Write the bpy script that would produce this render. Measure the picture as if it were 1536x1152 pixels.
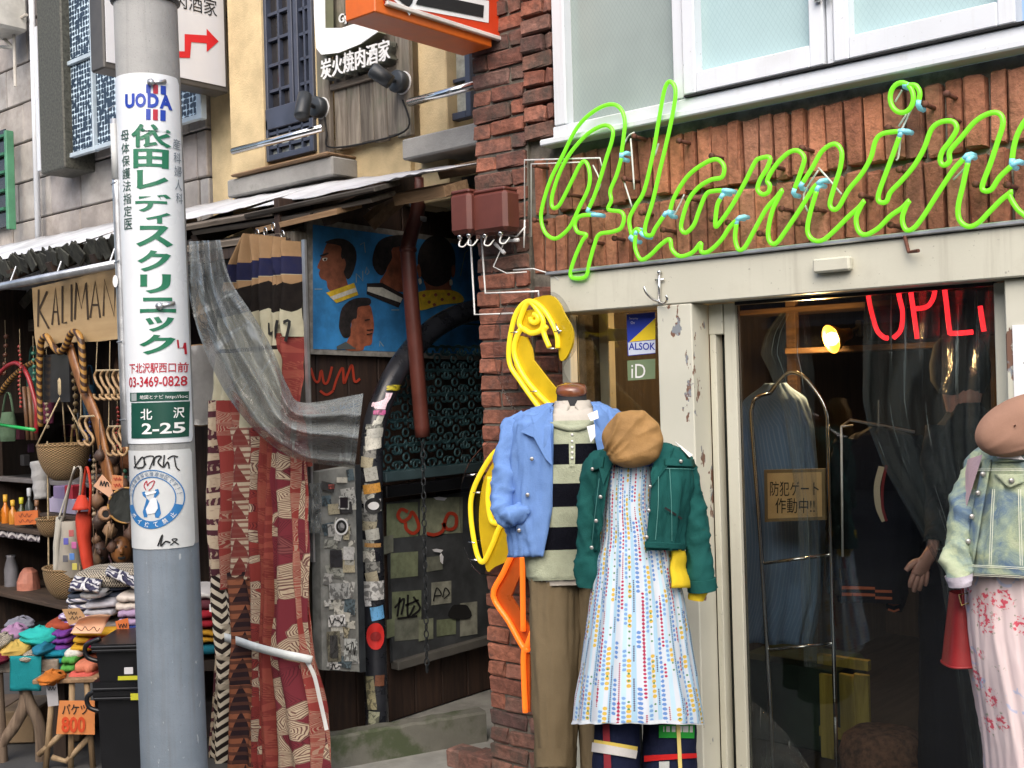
import bpy, bmesh, math, random
from mathutils import Vector, Matrix, noise as mnoise
for o in list(bpy.data.objects): bpy.data.objects.remove(o)
S = bpy.context.scene; COL = S.collection
random.seed(7)
PI = math.pi
# ---------------------------------------------------------------- camera
# world: X runs along the shop front (to the right), Y into the shops (front wall at Y=0), Z up
FOC, CX, CY = 1700.0, 768.0, 576.0
CAM = Vector((0, -3.6, 1.6))
_a = math.radians(49.0); _r = 0.028
FWD = Vector((-math.cos(_a), math.sin(_a), 0)); _R = Vector((math.sin(_a), math.cos(_a), 0)); _U = Vector((0, 0, 1))
CR = (_R*math.cos(_r) - _U*math.sin(_r)); CU = (_U*math.cos(_r) + _R*math.sin(_r))
cd = bpy.data.cameras.new('camera'); cam = bpy.data.objects.new('camera', cd); COL.objects.link(cam)
cd.sensor_width = 36; cd.lens = 36*FOC/1536; cd.clip_end = 2000; cd.clip_start = .05
m = Matrix.Identity(4)
for i in range(3): m[i][0], m[i][1], m[i][2], m[i][3] = CR[i], CU[i], -FWD[i], CAM[i]
cam.matrix_world = m; S.camera = cam
# ---------------------------------------------------------------- light (bright overcast)
SUN_EL, SUN_AZ = math.radians(44), math.radians(148)      # azimuth: direction the light comes from, measured from +Y towards +X
W = bpy.data.worlds.new('World'); S.world = W; W.use_nodes = True
wn = W.node_tree; bg = wn.nodes['Background']; sk = wn.nodes.new('ShaderNodeTexSky')
sk.sky_type = 'NISHITA'; sk.sun_disc = False; sk.sun_elevation = SUN_EL; sk.sun_rotation = SUN_AZ
sk.air_density = 1.0; sk.dust_density = 4.0; sk.ozone_density = 1.0
wn.links.new(sk.outputs[0], bg.inputs[0]); bg.inputs[1].default_value = 0.15
sl = bpy.data.lights.new('sun', 'SUN'); sl.energy = 1.3; sl.angle = math.radians(70); sl.color = (1, .96, .9)
so = bpy.data.objects.new('sun', sl); COL.objects.link(so)
sd = Vector((math.sin(SUN_AZ)*math.cos(SUN_EL), math.cos(SUN_AZ)*math.cos(SUN_EL), math.sin(SUN_EL)))
so.rotation_euler = sd.to_track_quat('Z', 'Y').to_euler(); so.location = (-3, -8, 9)
S.view_settings.view_transform = 'Standard'; S.view_settings.look = 'None'
S.view_settings.exposure = 0.82; S.view_settings.gamma = 1
S.render.engine = 'CYCLES'; S.cycles.use_denoising = True
S.cycles.max_bounces = 7; S.cycles.transparent_max_bounces = 16; S.cycles.caustics_reflective = False; S.cycles.caustics_refractive = False
# ---------------------------------------------------------------- from a sight line to a point on a real plane
def ray(px, py): return FWD + CR*((px-CX)/FOC) + CU*((CY-py)/FOC)
def PY(px, py, Y):
    d = ray(px, py); return CAM + d*((Y-CAM.y)/d.y)
def PXp(px, py, X):
    d = ray(px, py); return CAM + d*((X-CAM.x)/d.x)
def PD(px, py, D): return CAM + ray(px, py)*D
def PZ(px, py, Z):
    d = ray(px, py); return CAM + d*((Z-CAM.z)/d.z)
# ---------------------------------------------------------------- mesh builder
WL = {}
class MB:
    def __init__(s): s.v = []; s.f = []; s.uv = {}; s.mi = []; s.cur = 0
    def add(s, vs, fs, uvs=None):
        b = len(s.v); s.v += [Vector(p) for p in vs]
        for k, f in enumerate(fs):
            if uvs: s.uv[len(s.f)] = [uvs[i] for i in f]
            s.f.append([b+i for i in f]); s.mi.append(s.cur)
        return s
    def box(s, c, d, rz=0, bev=0, M=None):
        x, y, z = d[0]/2, d[1]/2, d[2]/2
        bv = min(bev, x*.9, y*.9, z*.9)
        if bv <= 0:
            vs = [Vector((i*x, j*y, k*z)) for k in (-1, 1) for j in (-1, 1) for i in (-1, 1)]
            fs = [(0,2,3,1),(4,5,7,6),(0,1,5,4),(2,6,7,3),(0,4,6,2),(1,3,7,5)]
        else:
            vs = []; fs = []
            idx = {}
            for k in (-1, 1):
                for j in (-1, 1):
                    for i in (-1, 1):
                        for ax in range(3):
                            p = [i*x, j*y, k*z]
                            for q in range(3):
                                if q != ax: p[q] -= (i, j, k)[q]*bv
                            idx[i, j, k, ax] = len(vs); vs.append(Vector(p))
            for ax in range(3):
                o1, o2 = (ax+1) % 3, (ax+2) % 3
                for sg in (-1, 1):
                    q = []
                    for a, b in ((-1,-1),(1,-1),(1,1),(-1,1)):
                        c3 = [0,0,0]; c3[ax] = sg; c3[o1] = a; c3[o2] = b; q.append(idx[c3[0], c3[1], c3[2], ax])
                    fs.append(q if sg > 0 else q[::-1])
            for ax in range(3):
                o1, o2 = (ax+1) % 3, (ax+2) % 3
                for a in (-1, 1):
                    for b in (-1, 1):
                        q = []
                        for t, w in ((-1, o1), (1, o1), (1, o2), (-1, o2)):
                            c3 = [0,0,0]; c3[ax] = t; c3[o1] = a; c3[o2] = b; q.append(idx[c3[0], c3[1], c3[2], w])
                        fs.append(q if a*b > 0 else q[::-1])
            for k in (-1, 1):
                for j in (-1, 1):
                    for i in (-1, 1):
                        q = [idx[i, j, k, t] for t in range(3)]; fs.append(q if i*j*k > 0 else q[::-1])
        T = Matrix.Translation(Vector(c)) @ (M.to_4x4() if M else Matrix.Rotation(rz, 4, 'Z'))
        return s.add([T @ p for p in vs], fs)
    def tube(s, path, r, n=8, closed=False, cap=True, flat=1.0):
        P = [Vector(p) for p in path]; L = len(P)
        R = r if isinstance(r, (list, tuple)) else [r]*L
        up = None; vs = []; fs = []
        for i in range(L):
            if closed: t = P[(i+1) % L]-P[i-1]
            else: t = P[min(i+1, L-1)]-P[max(i-1, 0)]
            if t.length < 1e-9: t = Vector((0, 0, 1))
            t.normalize()
            if up is None:
                up = Vector((0, 0, 1)) if abs(t.z) < .9 else Vector((0, -1, 0))
            a = up - t*up.dot(t)
            if a.length < 1e-6: a = t.orthogonal()
            a.normalize(); up = a; b = t.cross(a)
            for k in range(n):
                w = 2*PI*k/n; vs.append(P[i] + a*(math.cos(w)*R[i]) + b*(math.sin(w)*R[i]*flat))
        for i in range(L if closed else L-1):
            for k in range(n):
                j = (i+1) % L; fs.append((i*n+k, i*n+(k+1) % n, j*n+(k+1) % n, j*n+k))
        if cap and not closed:
            fs.append(list(range(n))[::-1]); fs.append([(L-1)*n+k for k in range(n)])
        return s.add(vs, fs)
    def lathe(s, prof, c=(0,0,0), n=16, M=None, sx=1, sy=1):
        T = Matrix.Translation(Vector(c)) @ (M.to_4x4() if M else Matrix.Identity(4))
        vs = []; fs = []
        for (r, z) in prof:
            for k in range(n):
                w = 2*PI*k/n; vs.append(T @ Vector((r*math.cos(w)*sx, r*math.sin(w)*sy, z)))
        L = len(prof)
        for i in range(L-1):
            for k in range(n): fs.append((i*n+k, i*n+(k+1) % n, (i+1)*n+(k+1) % n, (i+1)*n+k))
        if prof[0][0] > 1e-5: fs.append(list(range(n))[::-1])
        if prof[-1][0] > 1e-5: fs.append([(L-1)*n+k for k in range(n)])
        return s.add(vs, fs)
    def grid(s, fn, nu, nv, uvf=None, closed=False):
        vs = []; uvs = []; fs = []
        for j in range(nv+1):
            for i in range(nu+1):
                u, v = i/nu, j/nv; vs.append(Vector(fn(u, v))); uvs.append(uvf(u, v) if uvf else (u, v))
        for j in range(nv):
            for i in range(nu):
                a = j*(nu+1)+i; fs.append((a, a+1, a+nu+2, a+nu+1))
        return s.add(vs, fs, uvs)
    def prism(s, pts, off):                     # closed outline (3-D points) pushed by a vector
        n = len(pts); off = Vector(off); P = [Vector(p) for p in pts]
        vs = P + [p+off for p in P]
        return s.add(vs, [list(range(n)), list(range(n, 2*n))[::-1]] + [(i, (i+1) % n, n+(i+1) % n, n+i) for i in range(n)])
    def poly(s, pts): return s.add(pts, [list(range(len(pts)))])
    def ribbon(s, pts, w, fn):                  # a painted stroke: 2-D points, width, map to 3-D
        n = len(pts); L = []; Rr = []
        for i in range(n):
            a = Vector(pts[max(i-1, 0)][:2]); b = Vector(pts[min(i+1, n-1)][:2]); t = b-a
            if t.length < 1e-9: t = Vector((1, 0))
            t.normalize(); q = Vector((-t.y, t.x))*(w/2); p = Vector(pts[i][:2]); L.append(p+q); Rr.append(p-q)
        return s.add([fn(p.x, p.y) for p in L+Rr], [(i, i+1, n+i+1, n+i) for i in range(n-1)])
    def build(s, name, mat, parent=None, smooth=False, loc=None, solid=0, subsurf=0, fixn=False):
        base = WL[parent] if parent else Vector((0, 0, 0))
        org = Vector(loc) if loc is not None else (base if parent else (sum(s.v, Vector())/max(1, len(s.v))))
        if not parent and loc is None:
            org = Vector((org.x, org.y, min(p.z for p in s.v)))
        me = bpy.data.meshes.new(name); me.from_pydata([p-org for p in s.v], [], s.f)
        if s.uv:
            ul = me.uv_layers.new(name='UVMap')
            for pi, pol in enumerate(me.polygons):
                q = s.uv.get(pi)
                if q:
                    for k, li in enumerate(pol.loop_indices): ul.data[li].uv = q[k]
        ms = mat if isinstance(mat, (list, tuple)) else [mat]
        for mm in ms: me.materials.append(mm)
        for pi, pol in enumerate(me.polygons):
            pol.material_index = s.mi[pi]; pol.use_smooth = smooth
        if fixn:
            bm = bmesh.new(); bm.from_mesh(me); bmesh.ops.recalc_face_normals(bm, faces=bm.faces); bm.to_mesh(me); bm.free()
        me.update()
        o = bpy.data.objects.new(name, me); COL.objects.link(o)
        if parent: o.parent = parent; o.location = org-base
        else: o.location = org
        WL[o] = org
        if solid:
            md = o.modifiers.new('thickness', 'SOLIDIFY'); md.thickness = solid; md.offset = 0
        if subsurf:
            md = o.modifiers.new('smooth', 'SUBSURF'); md.levels = subsurf; md.render_levels = subsurf
        return o
def tag(o, label, cat, group=None, kind=None):
    if label: o['label'] = label
    if cat: o['category'] = cat
    if group: o['group'] = group
    if kind: o['kind'] = kind
    return o
def thing(name, label, cat, loc, group=None):
    o = bpy.data.objects.new(name, None); COL.objects.link(o); o.location = loc; o.empty_display_size = .1
    WL[o] = Vector(loc); return tag(o, label, cat, group)
def inst(src, name, parent, loc, rot=None, scale=None, mat=None):      # same mesh data, own object
    o = bpy.data.objects.new(name, src); COL.objects.link(o)
    if parent: o.parent = parent; o.location = Vector(loc)-WL[parent]
    else: o.location = loc
    if rot is not None: o.rotation_euler = rot
    if scale is not None: o.scale = scale
    if mat: 
        o.material_slots[0].link = 'OBJECT'; o.material_slots[0].material = mat
    WL[o] = Vector(loc); return o
def spline(pts, k=6, closed=False):
    P = [Vector(p) for p in pts]; n = len(P); out = []
    for i in range(n if closed else n-1):
        if closed: a, b, c, d = P[i-1], P[i], P[(i+1) % n], P[(i+2) % n]
        else: a, b, c, d = P[max(i-1, 0)], P[i], P[i+1], P[min(i+2, n-1)]
        for j in range(k):
            t = j/k; out.append(.5*((2*b)+(c-a)*t+(2*a-5*b+4*c-d)*t*t+(3*b-a-3*c+d)*t**3))
    if not closed: out.append(P[-1])
    return out
def lerp(a, b, t): return a+(b-a)*t
def table(rows, y):                             # piecewise linear lookup; rows: (key, v1, v2, ...)
    if y <= rows[0][0]: return rows[0][1:]
    for a, b in zip(rows, rows[1:]):
        if y <= b[0]:
            t = (y-a[0])/(b[0]-a[0]); return tuple(lerp(p, q, t) for p, q in zip(a[1:], b[1:]))
    return rows[-1][1:]
def fbm(x, y, z=0, o=3):
    return sum(mnoise.noise(Vector((x*2**i, y*2**i, z*2**i+i*7.3)))/2**i for i in range(o))
# ---------------------------------------------------------------- lettering
_gl = {}
def glyph(txt, bold=0.0, step=0):
    k = (txt, bold, step)
    if k in _gl: return _gl[k]
    c = bpy.data.curves.new('t', 'FONT'); c.body = txt; c.offset = bold; c.resolution_u = 3; c.size = 1
    o = bpy.data.objects.new('t', c); me = o.to_mesh()
    bm = bmesh.new(); bm.from_mesh(me); o.to_mesh_clear()
    bpy.data.objects.remove(o); bpy.data.curves.remove(c)
    if not bm.verts: bm.free(); _gl[k] = ([], [], 0, 0); return _gl[k]
    xs = [v.co.x for v in bm.verts]; ys = [v.co.y for v in bm.verts]; x0, x1, y0, y1 = min(xs), max(xs), min(ys), max(ys)
    if step:
        x = x0+step
        while x < x1:
            bmesh.ops.bisect_plane(bm, geom=bm.verts[:]+bm.edges[:]+bm.faces[:], plane_co=(x, 0, 0), plane_no=(1, 0, 0)); x += step
    bm.verts.index_update()
    vs = [((v.co.x-x0)/max(1e-6, x1-x0), (v.co.y-y0)/max(1e-6, y1-y0)) for v in bm.verts]; fs = [[v.index for v in f.verts] for f in bm.faces]
    bm.free(); _gl[k] = (vs, fs, x1-x0, y1-y0); return _gl[k]
def letters(mb, txt, x0, y0, x1, y1, fn, bold=0.0, step=0):     # fit the text in the rectangle, y0 = bottom
    vs, fs, w, h = glyph(txt, bold, step)
    mb.add([fn(lerp(x0, x1, u), lerp(y0, y1, v)) for u, v in vs], fs); return mb
# ---------------------------------------------------------------- materials
class NT:
    def __init__(s, name):
        s.m = bpy.data.materials.new(name); s.m.use_nodes = True; s.t = s.m.node_tree; s.b = s.t.nodes['Principled BSDF']
    def n(s, ty, **kw):
        nd = s.t.nodes.new('ShaderNode'+ty)
        for k, v in kw.items(): setattr(nd, k, v)
        return nd
    def put(s, sock, v):
        if v is None: return
        if isinstance(v, bpy.types.NodeSocket): s.t.links.new(v, sock)
        else:
            if isinstance(v, (tuple, list)) and len(v) == 3 and sock.type == 'RGBA': v = (*v, 1)
            sock.default_value = v
    def math(s, op, a, b=None, c=None):
        nd = s.n('Math', operation=op); s.put(nd.inputs[0], a); s.put(nd.inputs[1], b)
        if c is not None: s.put(nd.inputs[2], c)
        return nd.outputs[0]
    def mix(s, f, a, b, bt='MIX'):
        nd = s.n('Mix', data_type='RGBA', blend_type=bt); s.put(nd.inputs[0], f); s.put(nd.inputs[6], a); s.put(nd.inputs[7], b); return nd.outputs[2]
    def co(s, kind='Object', scale=None, rot=None, loc=None):
        o = s.n('TexCoord').outputs[kind]
        if scale or rot or loc:
            mp = s.n('Mapping'); s.put(mp.inputs[0], o)
            if scale: mp.inputs['Scale'].default_value = scale if isinstance(scale, (tuple, list)) else (scale,)*3
            if rot: mp.inputs['Rotation'].default_value = rot
            if loc: mp.inputs['Location'].default_value = loc
            o = mp.outputs[0]
        return o
    def noise(s, vec, scale=5, detail=4, rough=.55, dist=0):
        nd = s.n('TexNoise'); s.put(nd.inputs['Vector'], vec); nd.inputs['Scale'].default_value = scale; nd.inputs['Detail'].default_value = detail
        nd.inputs['Roughness'].default_value = rough; nd.inputs['Distortion'].default_value = dist; return nd.outputs[0]
    def wave(s, vec, scale=5, dist=0, ty='BANDS', dir='X', prof='SIN'):
        nd = s.n('TexWave', wave_type=ty, wave_profile=prof)
        if ty == 'BANDS': nd.bands_direction = dir
        s.put(nd.inputs['Vector'], vec); nd.inputs['Scale'].default_value = scale; nd.inputs['Distortion'].default_value = dist; return nd.outputs[1]
    def vor(s, vec, scale=5, feat='F1', out=0, rnd=1):
        nd = s.n('TexVoronoi', feature=feat); s.put(nd.inputs['Vector'], vec); nd.inputs['Scale'].default_value = scale; nd.inputs['Randomness'].default_value = rnd; return nd.outputs[out]
    def xyz(s, vec):
        nd = s.n('SeparateXYZ'); s.put(nd.inputs[0], vec); return nd.outputs
    def vec(s, x, y, z=0):
        nd = s.n('CombineXYZ'); s.put(nd.inputs[0], x); s.put(nd.inputs[1], y); s.put(nd.inputs[2], z); return nd.outputs[0]
    def ramp(s, f, stops, interp='LINEAR'):
        nd = s.n('ValToRGB'); s.put(nd.inputs[0], f); e = nd.color_ramp; e.interpolation = interp
        while len(e.elements) < len(stops): e.elements.new(.5)
        for el, (p, c) in zip(e.elements, stops): el.position = p; el.color = (*c, 1) if len(c) == 3 else c
        return nd.outputs[0]
    def step(s, f, lo, hi):                      # smooth 0..1
        nd = s.n('MapRange', interpolation_type='SMOOTHSTEP'); s.put(nd.inputs[0], f); nd.inputs[1].default_value = lo; nd.inputs[2].default_value = hi; return nd.outputs[0]
    def bump(s, h, strength=.3, dist=.01):
        nd = s.n('Bump'); nd.inputs['Strength'].default_value = strength; nd.inputs['Distance'].default_value = dist; s.put(nd.inputs['Height'], h)
        s.put(s.b.inputs['Normal'], nd.outputs[0]); return nd.outputs[0]
    def out(s, **kw):
        for k, v in kw.items(): s.put(s.b.inputs[k.replace('_', ' ')], v)
        return s.m
_mc = {}
def mat(name, col, rough=.6, metal=0, var=.15, scale=6., bump=0., bscale=60., rnd=0., dirt=None, emit=0, ecol=None, coords='Object', rvar=.1, stretch=None, trans=0, coat=0):
    if name in _mc: return _mc[name]
    t = NT(name); vec = t.co(coords, scale=stretch) if stretch else t.co(coords)
    if rnd:
        oi = t.n('ObjectInfo'); off = t.math('MULTIPLY', oi.outputs['Random'], 37.0)
        va = t.n('VectorMath', operation='ADD'); t.put(va.inputs[0], vec); t.put(va.inputs[1], t.vec(off, off, off)); vec = va.outputs[0]
    n1 = t.noise(vec, scale, 5, .6)
    lo = tuple(c*(1-var*1.6) for c in col); hi = tuple(min(1, c*(1+var*1.6)) for c in col)
    c = t.mix(t.step(n1, .25, .75), lo, hi)
    if rnd:
        c = t.mix(1.0, c, t.ramp(oi.outputs['Random'], [(0, (1-rnd, 1-rnd*.9, 1-rnd*.6)), (.3, (1-rnd*.3, 1-rnd*.45, 1-rnd*.4)), (.6, (1, 1, 1)), (.8, (1+rnd*.2, 1+rnd*.5, 1+rnd*.9)), (1, (1+rnd, 1+rnd*.8, 1+rnd*.6))]), 'MULTIPLY')
    if dirt:
        dc, amt, ds = dirt
        c = t.mix(t.math('MULTIPLY', t.step(t.noise(vec, ds, 6, .7), 1-amt-.12, 1-amt+.2), .85), c, dc)
    kw = dict(Base_Color=c, Roughness=t.math('ADD', t.math('MULTIPLY', n1, rvar*2), rough-rvar), Metallic=metal)
    if emit: kw['Emission_Color'] = ecol or col; kw['Emission_Strength'] = emit
    if trans: kw['Transmission_Weight'] = trans
    if coat: kw['Coat_Weight'] = coat
    if bump: t.bump(t.noise(vec, bscale, 4, .6), bump, .006)
    _mc[name] = t.out(**kw); return _mc[name]
def wood(name, col, dark, axis='Z', scale=1., rough=.75, bump=.35, rnd=.25, weather=None):
    if name in _mc: return _mc[name]
    t = NT(name); st = {'X': (1.2, 14, 14), 'Y': (14, 1.2, 14), 'Z': (14, 14, 1.2)}[axis]
    oi = t.n('ObjectInfo'); off = t.math('MULTIPLY', oi.outputs['Random'], 31.0)
    va = t.n('VectorMath', operation='ADD'); t.put(va.inputs[0], t.co('Object', scale=tuple(a*scale for a in st))); t.put(va.inputs[1], t.vec(off, off, off))
    g = t.noise(va.outputs[0], 2.2, 6, .65, .6)
    c = t.mix(t.step(g, .3, .72), dark, col)
    c = t.mix(1, c, t.ramp(oi.outputs['Random'], [(0, (1-rnd,)*3), (1, (1+rnd,)*3)]), 'MULTIPLY')
    if weather: c = t.mix(t.step(t.noise(t.co('Object'), 3.0, 5, .65), .48, .7), c, weather)
    t.bump(g, bump, .006); _mc[name] = t.out(Base_Color=c, Roughness=rough); return _mc[name]
def glass(name, tint=(.9, .95, .95), rough=.0, clear=.85, ior=1.45):
    # thin clear pane: a transparent layer under a Fresnel reflection
    if name in _mc: return _mc[name]
    t = NT(name); o = t.t.nodes['Material Output']; t.t.nodes.remove(t.b)
    tr = t.n('BsdfTransparent'); t.put(tr.inputs[0], tuple(c*clear for c in tint)); gl = t.n('BsdfGlossy'); gl.inputs['Roughness'].default_value = rough
    fr = t.n('Fresnel'); fr.inputs[0].default_value = ior; mx = t.n('MixShader'); t.put(mx.inputs[0], fr.outputs[0])
    t.t.links.new(tr.outputs[0], mx.inputs[1]); t.t.links.new(gl.outputs[0], mx.inputs[2]); t.t.links.new(mx.outputs[0], o.inputs[0])
    _mc[name] = t.m; return t.m
def vinyl(name, tint, clear, haze, rough=.12, bump=.5, scale=14, weave=0, glint_streak=0):
    # crumpled transparent sheet: part clear, part milky, glossy
    if name in _mc: return _mc[name]
    t = NT(name); o = t.t.nodes['Material Output']
    t.out(Base_Color=tint, Roughness=rough, Specular_IOR_Level=.9)
    vec = t.co('UV')
    h = t.noise(vec, scale, 5, .6, 1.2)
    if weave:
        a = t.xyz(vec); wv = t.math('MAXIMUM', t.math('SINE', t.math('MULTIPLY', a[0], weave)), t.math('SINE', t.math('MULTIPLY', a[1], weave)))
        h = t.math('ADD', h, t.math('MULTIPLY', wv, .12))
    t.bump(h, bump, .02)
    tr = t.n('BsdfTransparent'); t.put(tr.inputs[0], tuple(c*clear for c in (1, 1, 1)))
    mx = t.n('MixShader'); fr = t.n('LayerWeight'); fr.inputs[0].default_value = .35
    f = t.math('MINIMUM', t.math('ADD', t.math('MULTIPLY', fr.outputs[1], .55), t.math('ADD', haze, t.math('MULTIPLY', t.step(t.noise(vec, scale*.6, 4, .6), .5, .75), haze))), 1.0)
    if glint_streak:                                   # pale crease lines painted in as highlights along the folds
        w1 = t.math('ADD', t.noise(t.co('UV', scale=(26, 2.2, 1)), 1.0, 4, .6, .4), 0.0); f = t.math('MINIMUM', t.math('ADD', f, t.math('MULTIPLY', t.step(w1, .56, .72), glint_streak)), 1.0)
    t.put(mx.inputs[0], f); t.t.links.new(tr.outputs[0], mx.inputs[1]); t.t.links.new(t.b.outputs[0], mx.inputs[2]); t.t.links.new(mx.outputs[0], o.inputs[0])
    _mc[name] = t.m; return t.m
def emis(name, col, strength, base=None):
    if name in _mc: return _mc[name]
    t = NT(name); _mc[name] = t.out(Base_Color=base or col, Emission_Color=col, Emission_Strength=strength, Roughness=.25); return _mc[name]
def plain(name, col, rough=.55): return mat(name, col, rough, var=.05, scale=12)

M_BRICK = mat('brick', (.26, .102, .064), .9, var=.22, scale=30, bump=1.0, bscale=60, rnd=.40, dirt=((.055, .045, .042), .43, 9))
M_BRICKD = mat('brick_weathered', (.18, .088, .064), .92, var=.24, scale=30, bump=1.0, bscale=60, rnd=.45, dirt=((.045, .045, .038), .5, 8))
M_BRICKV = mat('brick_soldier', (.32, .130, .072), .9, var=.22, scale=34, bump=1.0, bscale=70, rnd=.46, dirt=((.12, .085, .065), .36, 34))
M_MORTAR = mat('mortar', (.13, .115, .095), .95, var=.3, scale=20, bump=.5, dirt=((.03, .03, .028), .4, 4))
M_MORTL = mat('mortar_light', (.25, .23, .19), .95, var=.3, scale=20, bump=.5, dirt=((.07, .06, .05), .4, 5))
def streaked(name, col, dirt, rough, amt):
    t = NT(name); o = t.co('Object'); st = t.step(t.noise(t.co('Object', scale=(22, 22, 1.3)), 1.0, 6, .68), .52, .78); bl = t.step(t.noise(o, 3.2, 6, .65), .5, .75); sp = t.step(t.noise(o, 70, 2), .70, .74)
    c = t.mix(t.step(t.noise(o, 1.6, 3), .3, .7), tuple(k*.93 for k in col), tuple(min(1, k*1.05) for k in col)); c = t.mix(t.math('MULTIPLY', st, amt), c, dirt); c = t.mix(t.math('MULTIPLY', bl, amt*.8), c, dirt); c = t.mix(t.math('MULTIPLY', sp, .5), c, tuple(k*.45 for k in dirt))
    t.bump(t.noise(o, 90, 3), .08, .004); return t.out(Base_Color=c, Roughness=t.math('ADD', t.math('MULTIPLY', st, .25), rough))
M_CREAM = streaked('cream_paint', (.56, .55, .455), (.33, .31, .245), .42, .45)
def peeling():
    t = NT('peeling_paint'); v = t.co('Object'); c = t.mix(t.step(t.noise(v, 3, 4), .3, .7), (.52, .515, .43), (.60, .59, .50))
    ch = t.noise(t.co('Object', scale=(1, 1, .55)), 11, 5, .62); big = t.noise(v, 2.3, 2)
    msk = t.step(t.math('ADD', ch, t.math('MULTIPLY', big, .35)), .80, .815)
    c2 = t.mix(t.step(t.noise(v, 25, 3), .45, .55), (.22, .24, .26), (.17, .09, .06))
    t.bump(t.math('MULTIPLY', msk, -1.0), .5, .004)
    return t.out(Base_Color=t.mix(msk, c, c2), Roughness=.55)
M_PEEL = peeling()
M_WHITEF = streaked('white_aluminium', (.66, .69, .73), (.46, .45, .43), .3, .4)
M_STEEL = mat('chrome', (.75, .75, .74), .16, 1.0, var=.05, rvar=.04)
M_GALV = mat('galvanised', (.55, .56, .57), .35, .8, var=.12, scale=10)
M_DARKMETAL = mat('dark_metal', (.035, .04, .045), .45, .3, var=.2, scale=8)
M_RUST = mat('rusty_iron', (.13, .05, .032), .8, .2, var=.3, scale=18)
M_BROWNPAINT = mat('brown_red_paint', (.115, .033, .024), .4, var=.12, scale=7, dirt=((.05, .02, .016), .25, 5))
M_BLACKP = mat('black_plastic', (.007, .0075, .009), .34, var=.15, scale=5)
M_DARKWOOD = wood('dark_stained_wood', (.05, .03, .02), (.018, .011, .008))
M_GREYWOOD = wood('weathered_grey_wood', (.24, .21, .17), (.085, .07, .055), weather=(.13, .135, .095))
M_GREYWOODX = wood('weathered_board', (.23, .19, .15), (.07, .055, .042), axis='X')
M_TANWOODX = wood('tan_board', (.33, .21, .115), (.17, .10, .05), axis='X')
M_TANWOOD = wood('tan_timber', (.34, .22, .12), (.18, .105, .05))
M_CONC = mat('concrete', (.27, .265, .25), .9, var=.15, scale=4, bump=.4, bscale=90, dirt=((.10, .10, .085), .35, 5))
M_BLACK = mat('black', (.008, .008, .008), .8)
M_WHITE = mat('white', (.78, .78, .77), .6, var=.04)
M_ROPE = mat('rope', (.42, .33, .2), .9, var=.2, scale=60, bump=.5, bscale=200)
M_WIRE = mat('white_wire', (.68, .68, .66), .45, var=.1)
M_PAPER = mat('white_paper', (.80, .81, .84), .8, var=.03)
# ================================================================ ground
STREET = -0.12
t = NT('asphalt'); v = t.co('Object'); a = t.noise(v, 90, 3, .7); b_ = t.noise(v, 1.2, 5, .6)
t.bump(a, .5, .004); M_ASPH = t.out(Base_Color=t.mix(t.step(b_, .3, .7), (.045, .046, .047), (.075, .075, .073)), Roughness=t.math('ADD', t.math('MULTIPLY', b_, -.5), .95))
mb = MB(); mb.add([(-300, -300, STREET), (300, -300, STREET), (300, 300, STREET), (-300, 300, STREET)], [(0, 1, 2, 3)])
tag(mb.build('ground', M_ASPH, loc=(0, 0, STREET)), None, None, kind='structure')
M_STEP = mat('step_concrete', (.30, .30, .28), .75, var=.2, scale=3, bump=.4, bscale=70, dirt=((.12, .125, .10), .4, 4))
XL = PY(719, 577, 0).x; XS = PY(797, 577, 0).x; XR = PY(843, 577, 0).x
mb = MB(); mb.box(((XR+1.2)/2, 1.45, (0+STREET)/2+.001), (1.2-XR, 3.2, -STREET+.002), bev=.01)
tag(mb.build('shop_step', M_STEP), None, None, kind='structure')
mb = MB(); mb.box((-3.55, .75, STREET+.004), (1.5, 3.4, .016), bev=.003)
tag(mb.build('passage_pavement', M_STEP), None, None, kind='structure')
# ================================================================ brick shop building
def fx(px, py, Y): return PY(px, py, Y).x
def fz(px, py, Y): return PY(px, py, Y).z
ZSILL, ZHT, ZHB = 2.555, 2.03, 1.877
shop = thing('brick_shop', 'red brick shop front with white windows above a cream painted entrance', 'shop', (XL, 0, 0))
mb = MB(); mb.box(((XL+XS)/2+.004, .2, 1.74), (XS-XL-.01, .36, 3.72)); mb.box(((XS+XR)/2-.004, .22, 1.74), (XR-XS, .36, 3.72))
wall = mb.build('wall', M_MORTAR, shop)
mb = MB(); mb.box(((XS+.9)/2, .26, (ZHT+ZSILL)/2), (.9-XS, .40, ZSILL-ZHT+.02)); wallv = mb.build('lintel_wall', M_MORTL, shop)
mb = MB(); mb.box(((XR+.9)/2, .26, 3.35), (.9-XR, .2, .5)); mb.build('upper_wall', M_MORTAR, shop)
def brick_mesh(w, d, h, seed, amp=.005):
    rr = random.Random(seed); mb = MB(); mb.box((0, 0, 0), (w, d, h), bev=.006)
    for p in mb.v:
        p += Vector((rr.uniform(-amp, amp), rr.uniform(-amp, amp), rr.uniform(-amp, amp)))
    me = bpy.data.meshes.new('brick'); me.from_pydata(mb.v, [], mb.f); me.materials.append(M_BRICK); me.update(); return me
BW, BH, JT = .205, .0615, .0105
BM = {}
def brick_at(parent, x0, x1, zc, yf, rr, mt, h=BH):
    w = x1-x0
    if w < .025: return
    q = (round(w*50)/50 if w > .02 else w); k = (q, rr.randrange(3), h)
    if k not in BM: BM[k] = brick_mesh(q, .09, h, hash(k) % 999)
    o = inst(BM[k], 'brick', parent, ((x0+x1)/2, yf+.045-rr.uniform(.004, .016), zc+rr.uniform(-.0015, .0015)), rot=(0, rr.uniform(-.012, .012), rr.uniform(-.015, .015)), scale=(w/q, 1, 1))
    if mt != M_BRICK: o.material_slots[0].link = 'OBJECT'; o.material_slots[0].material = mt
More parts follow.
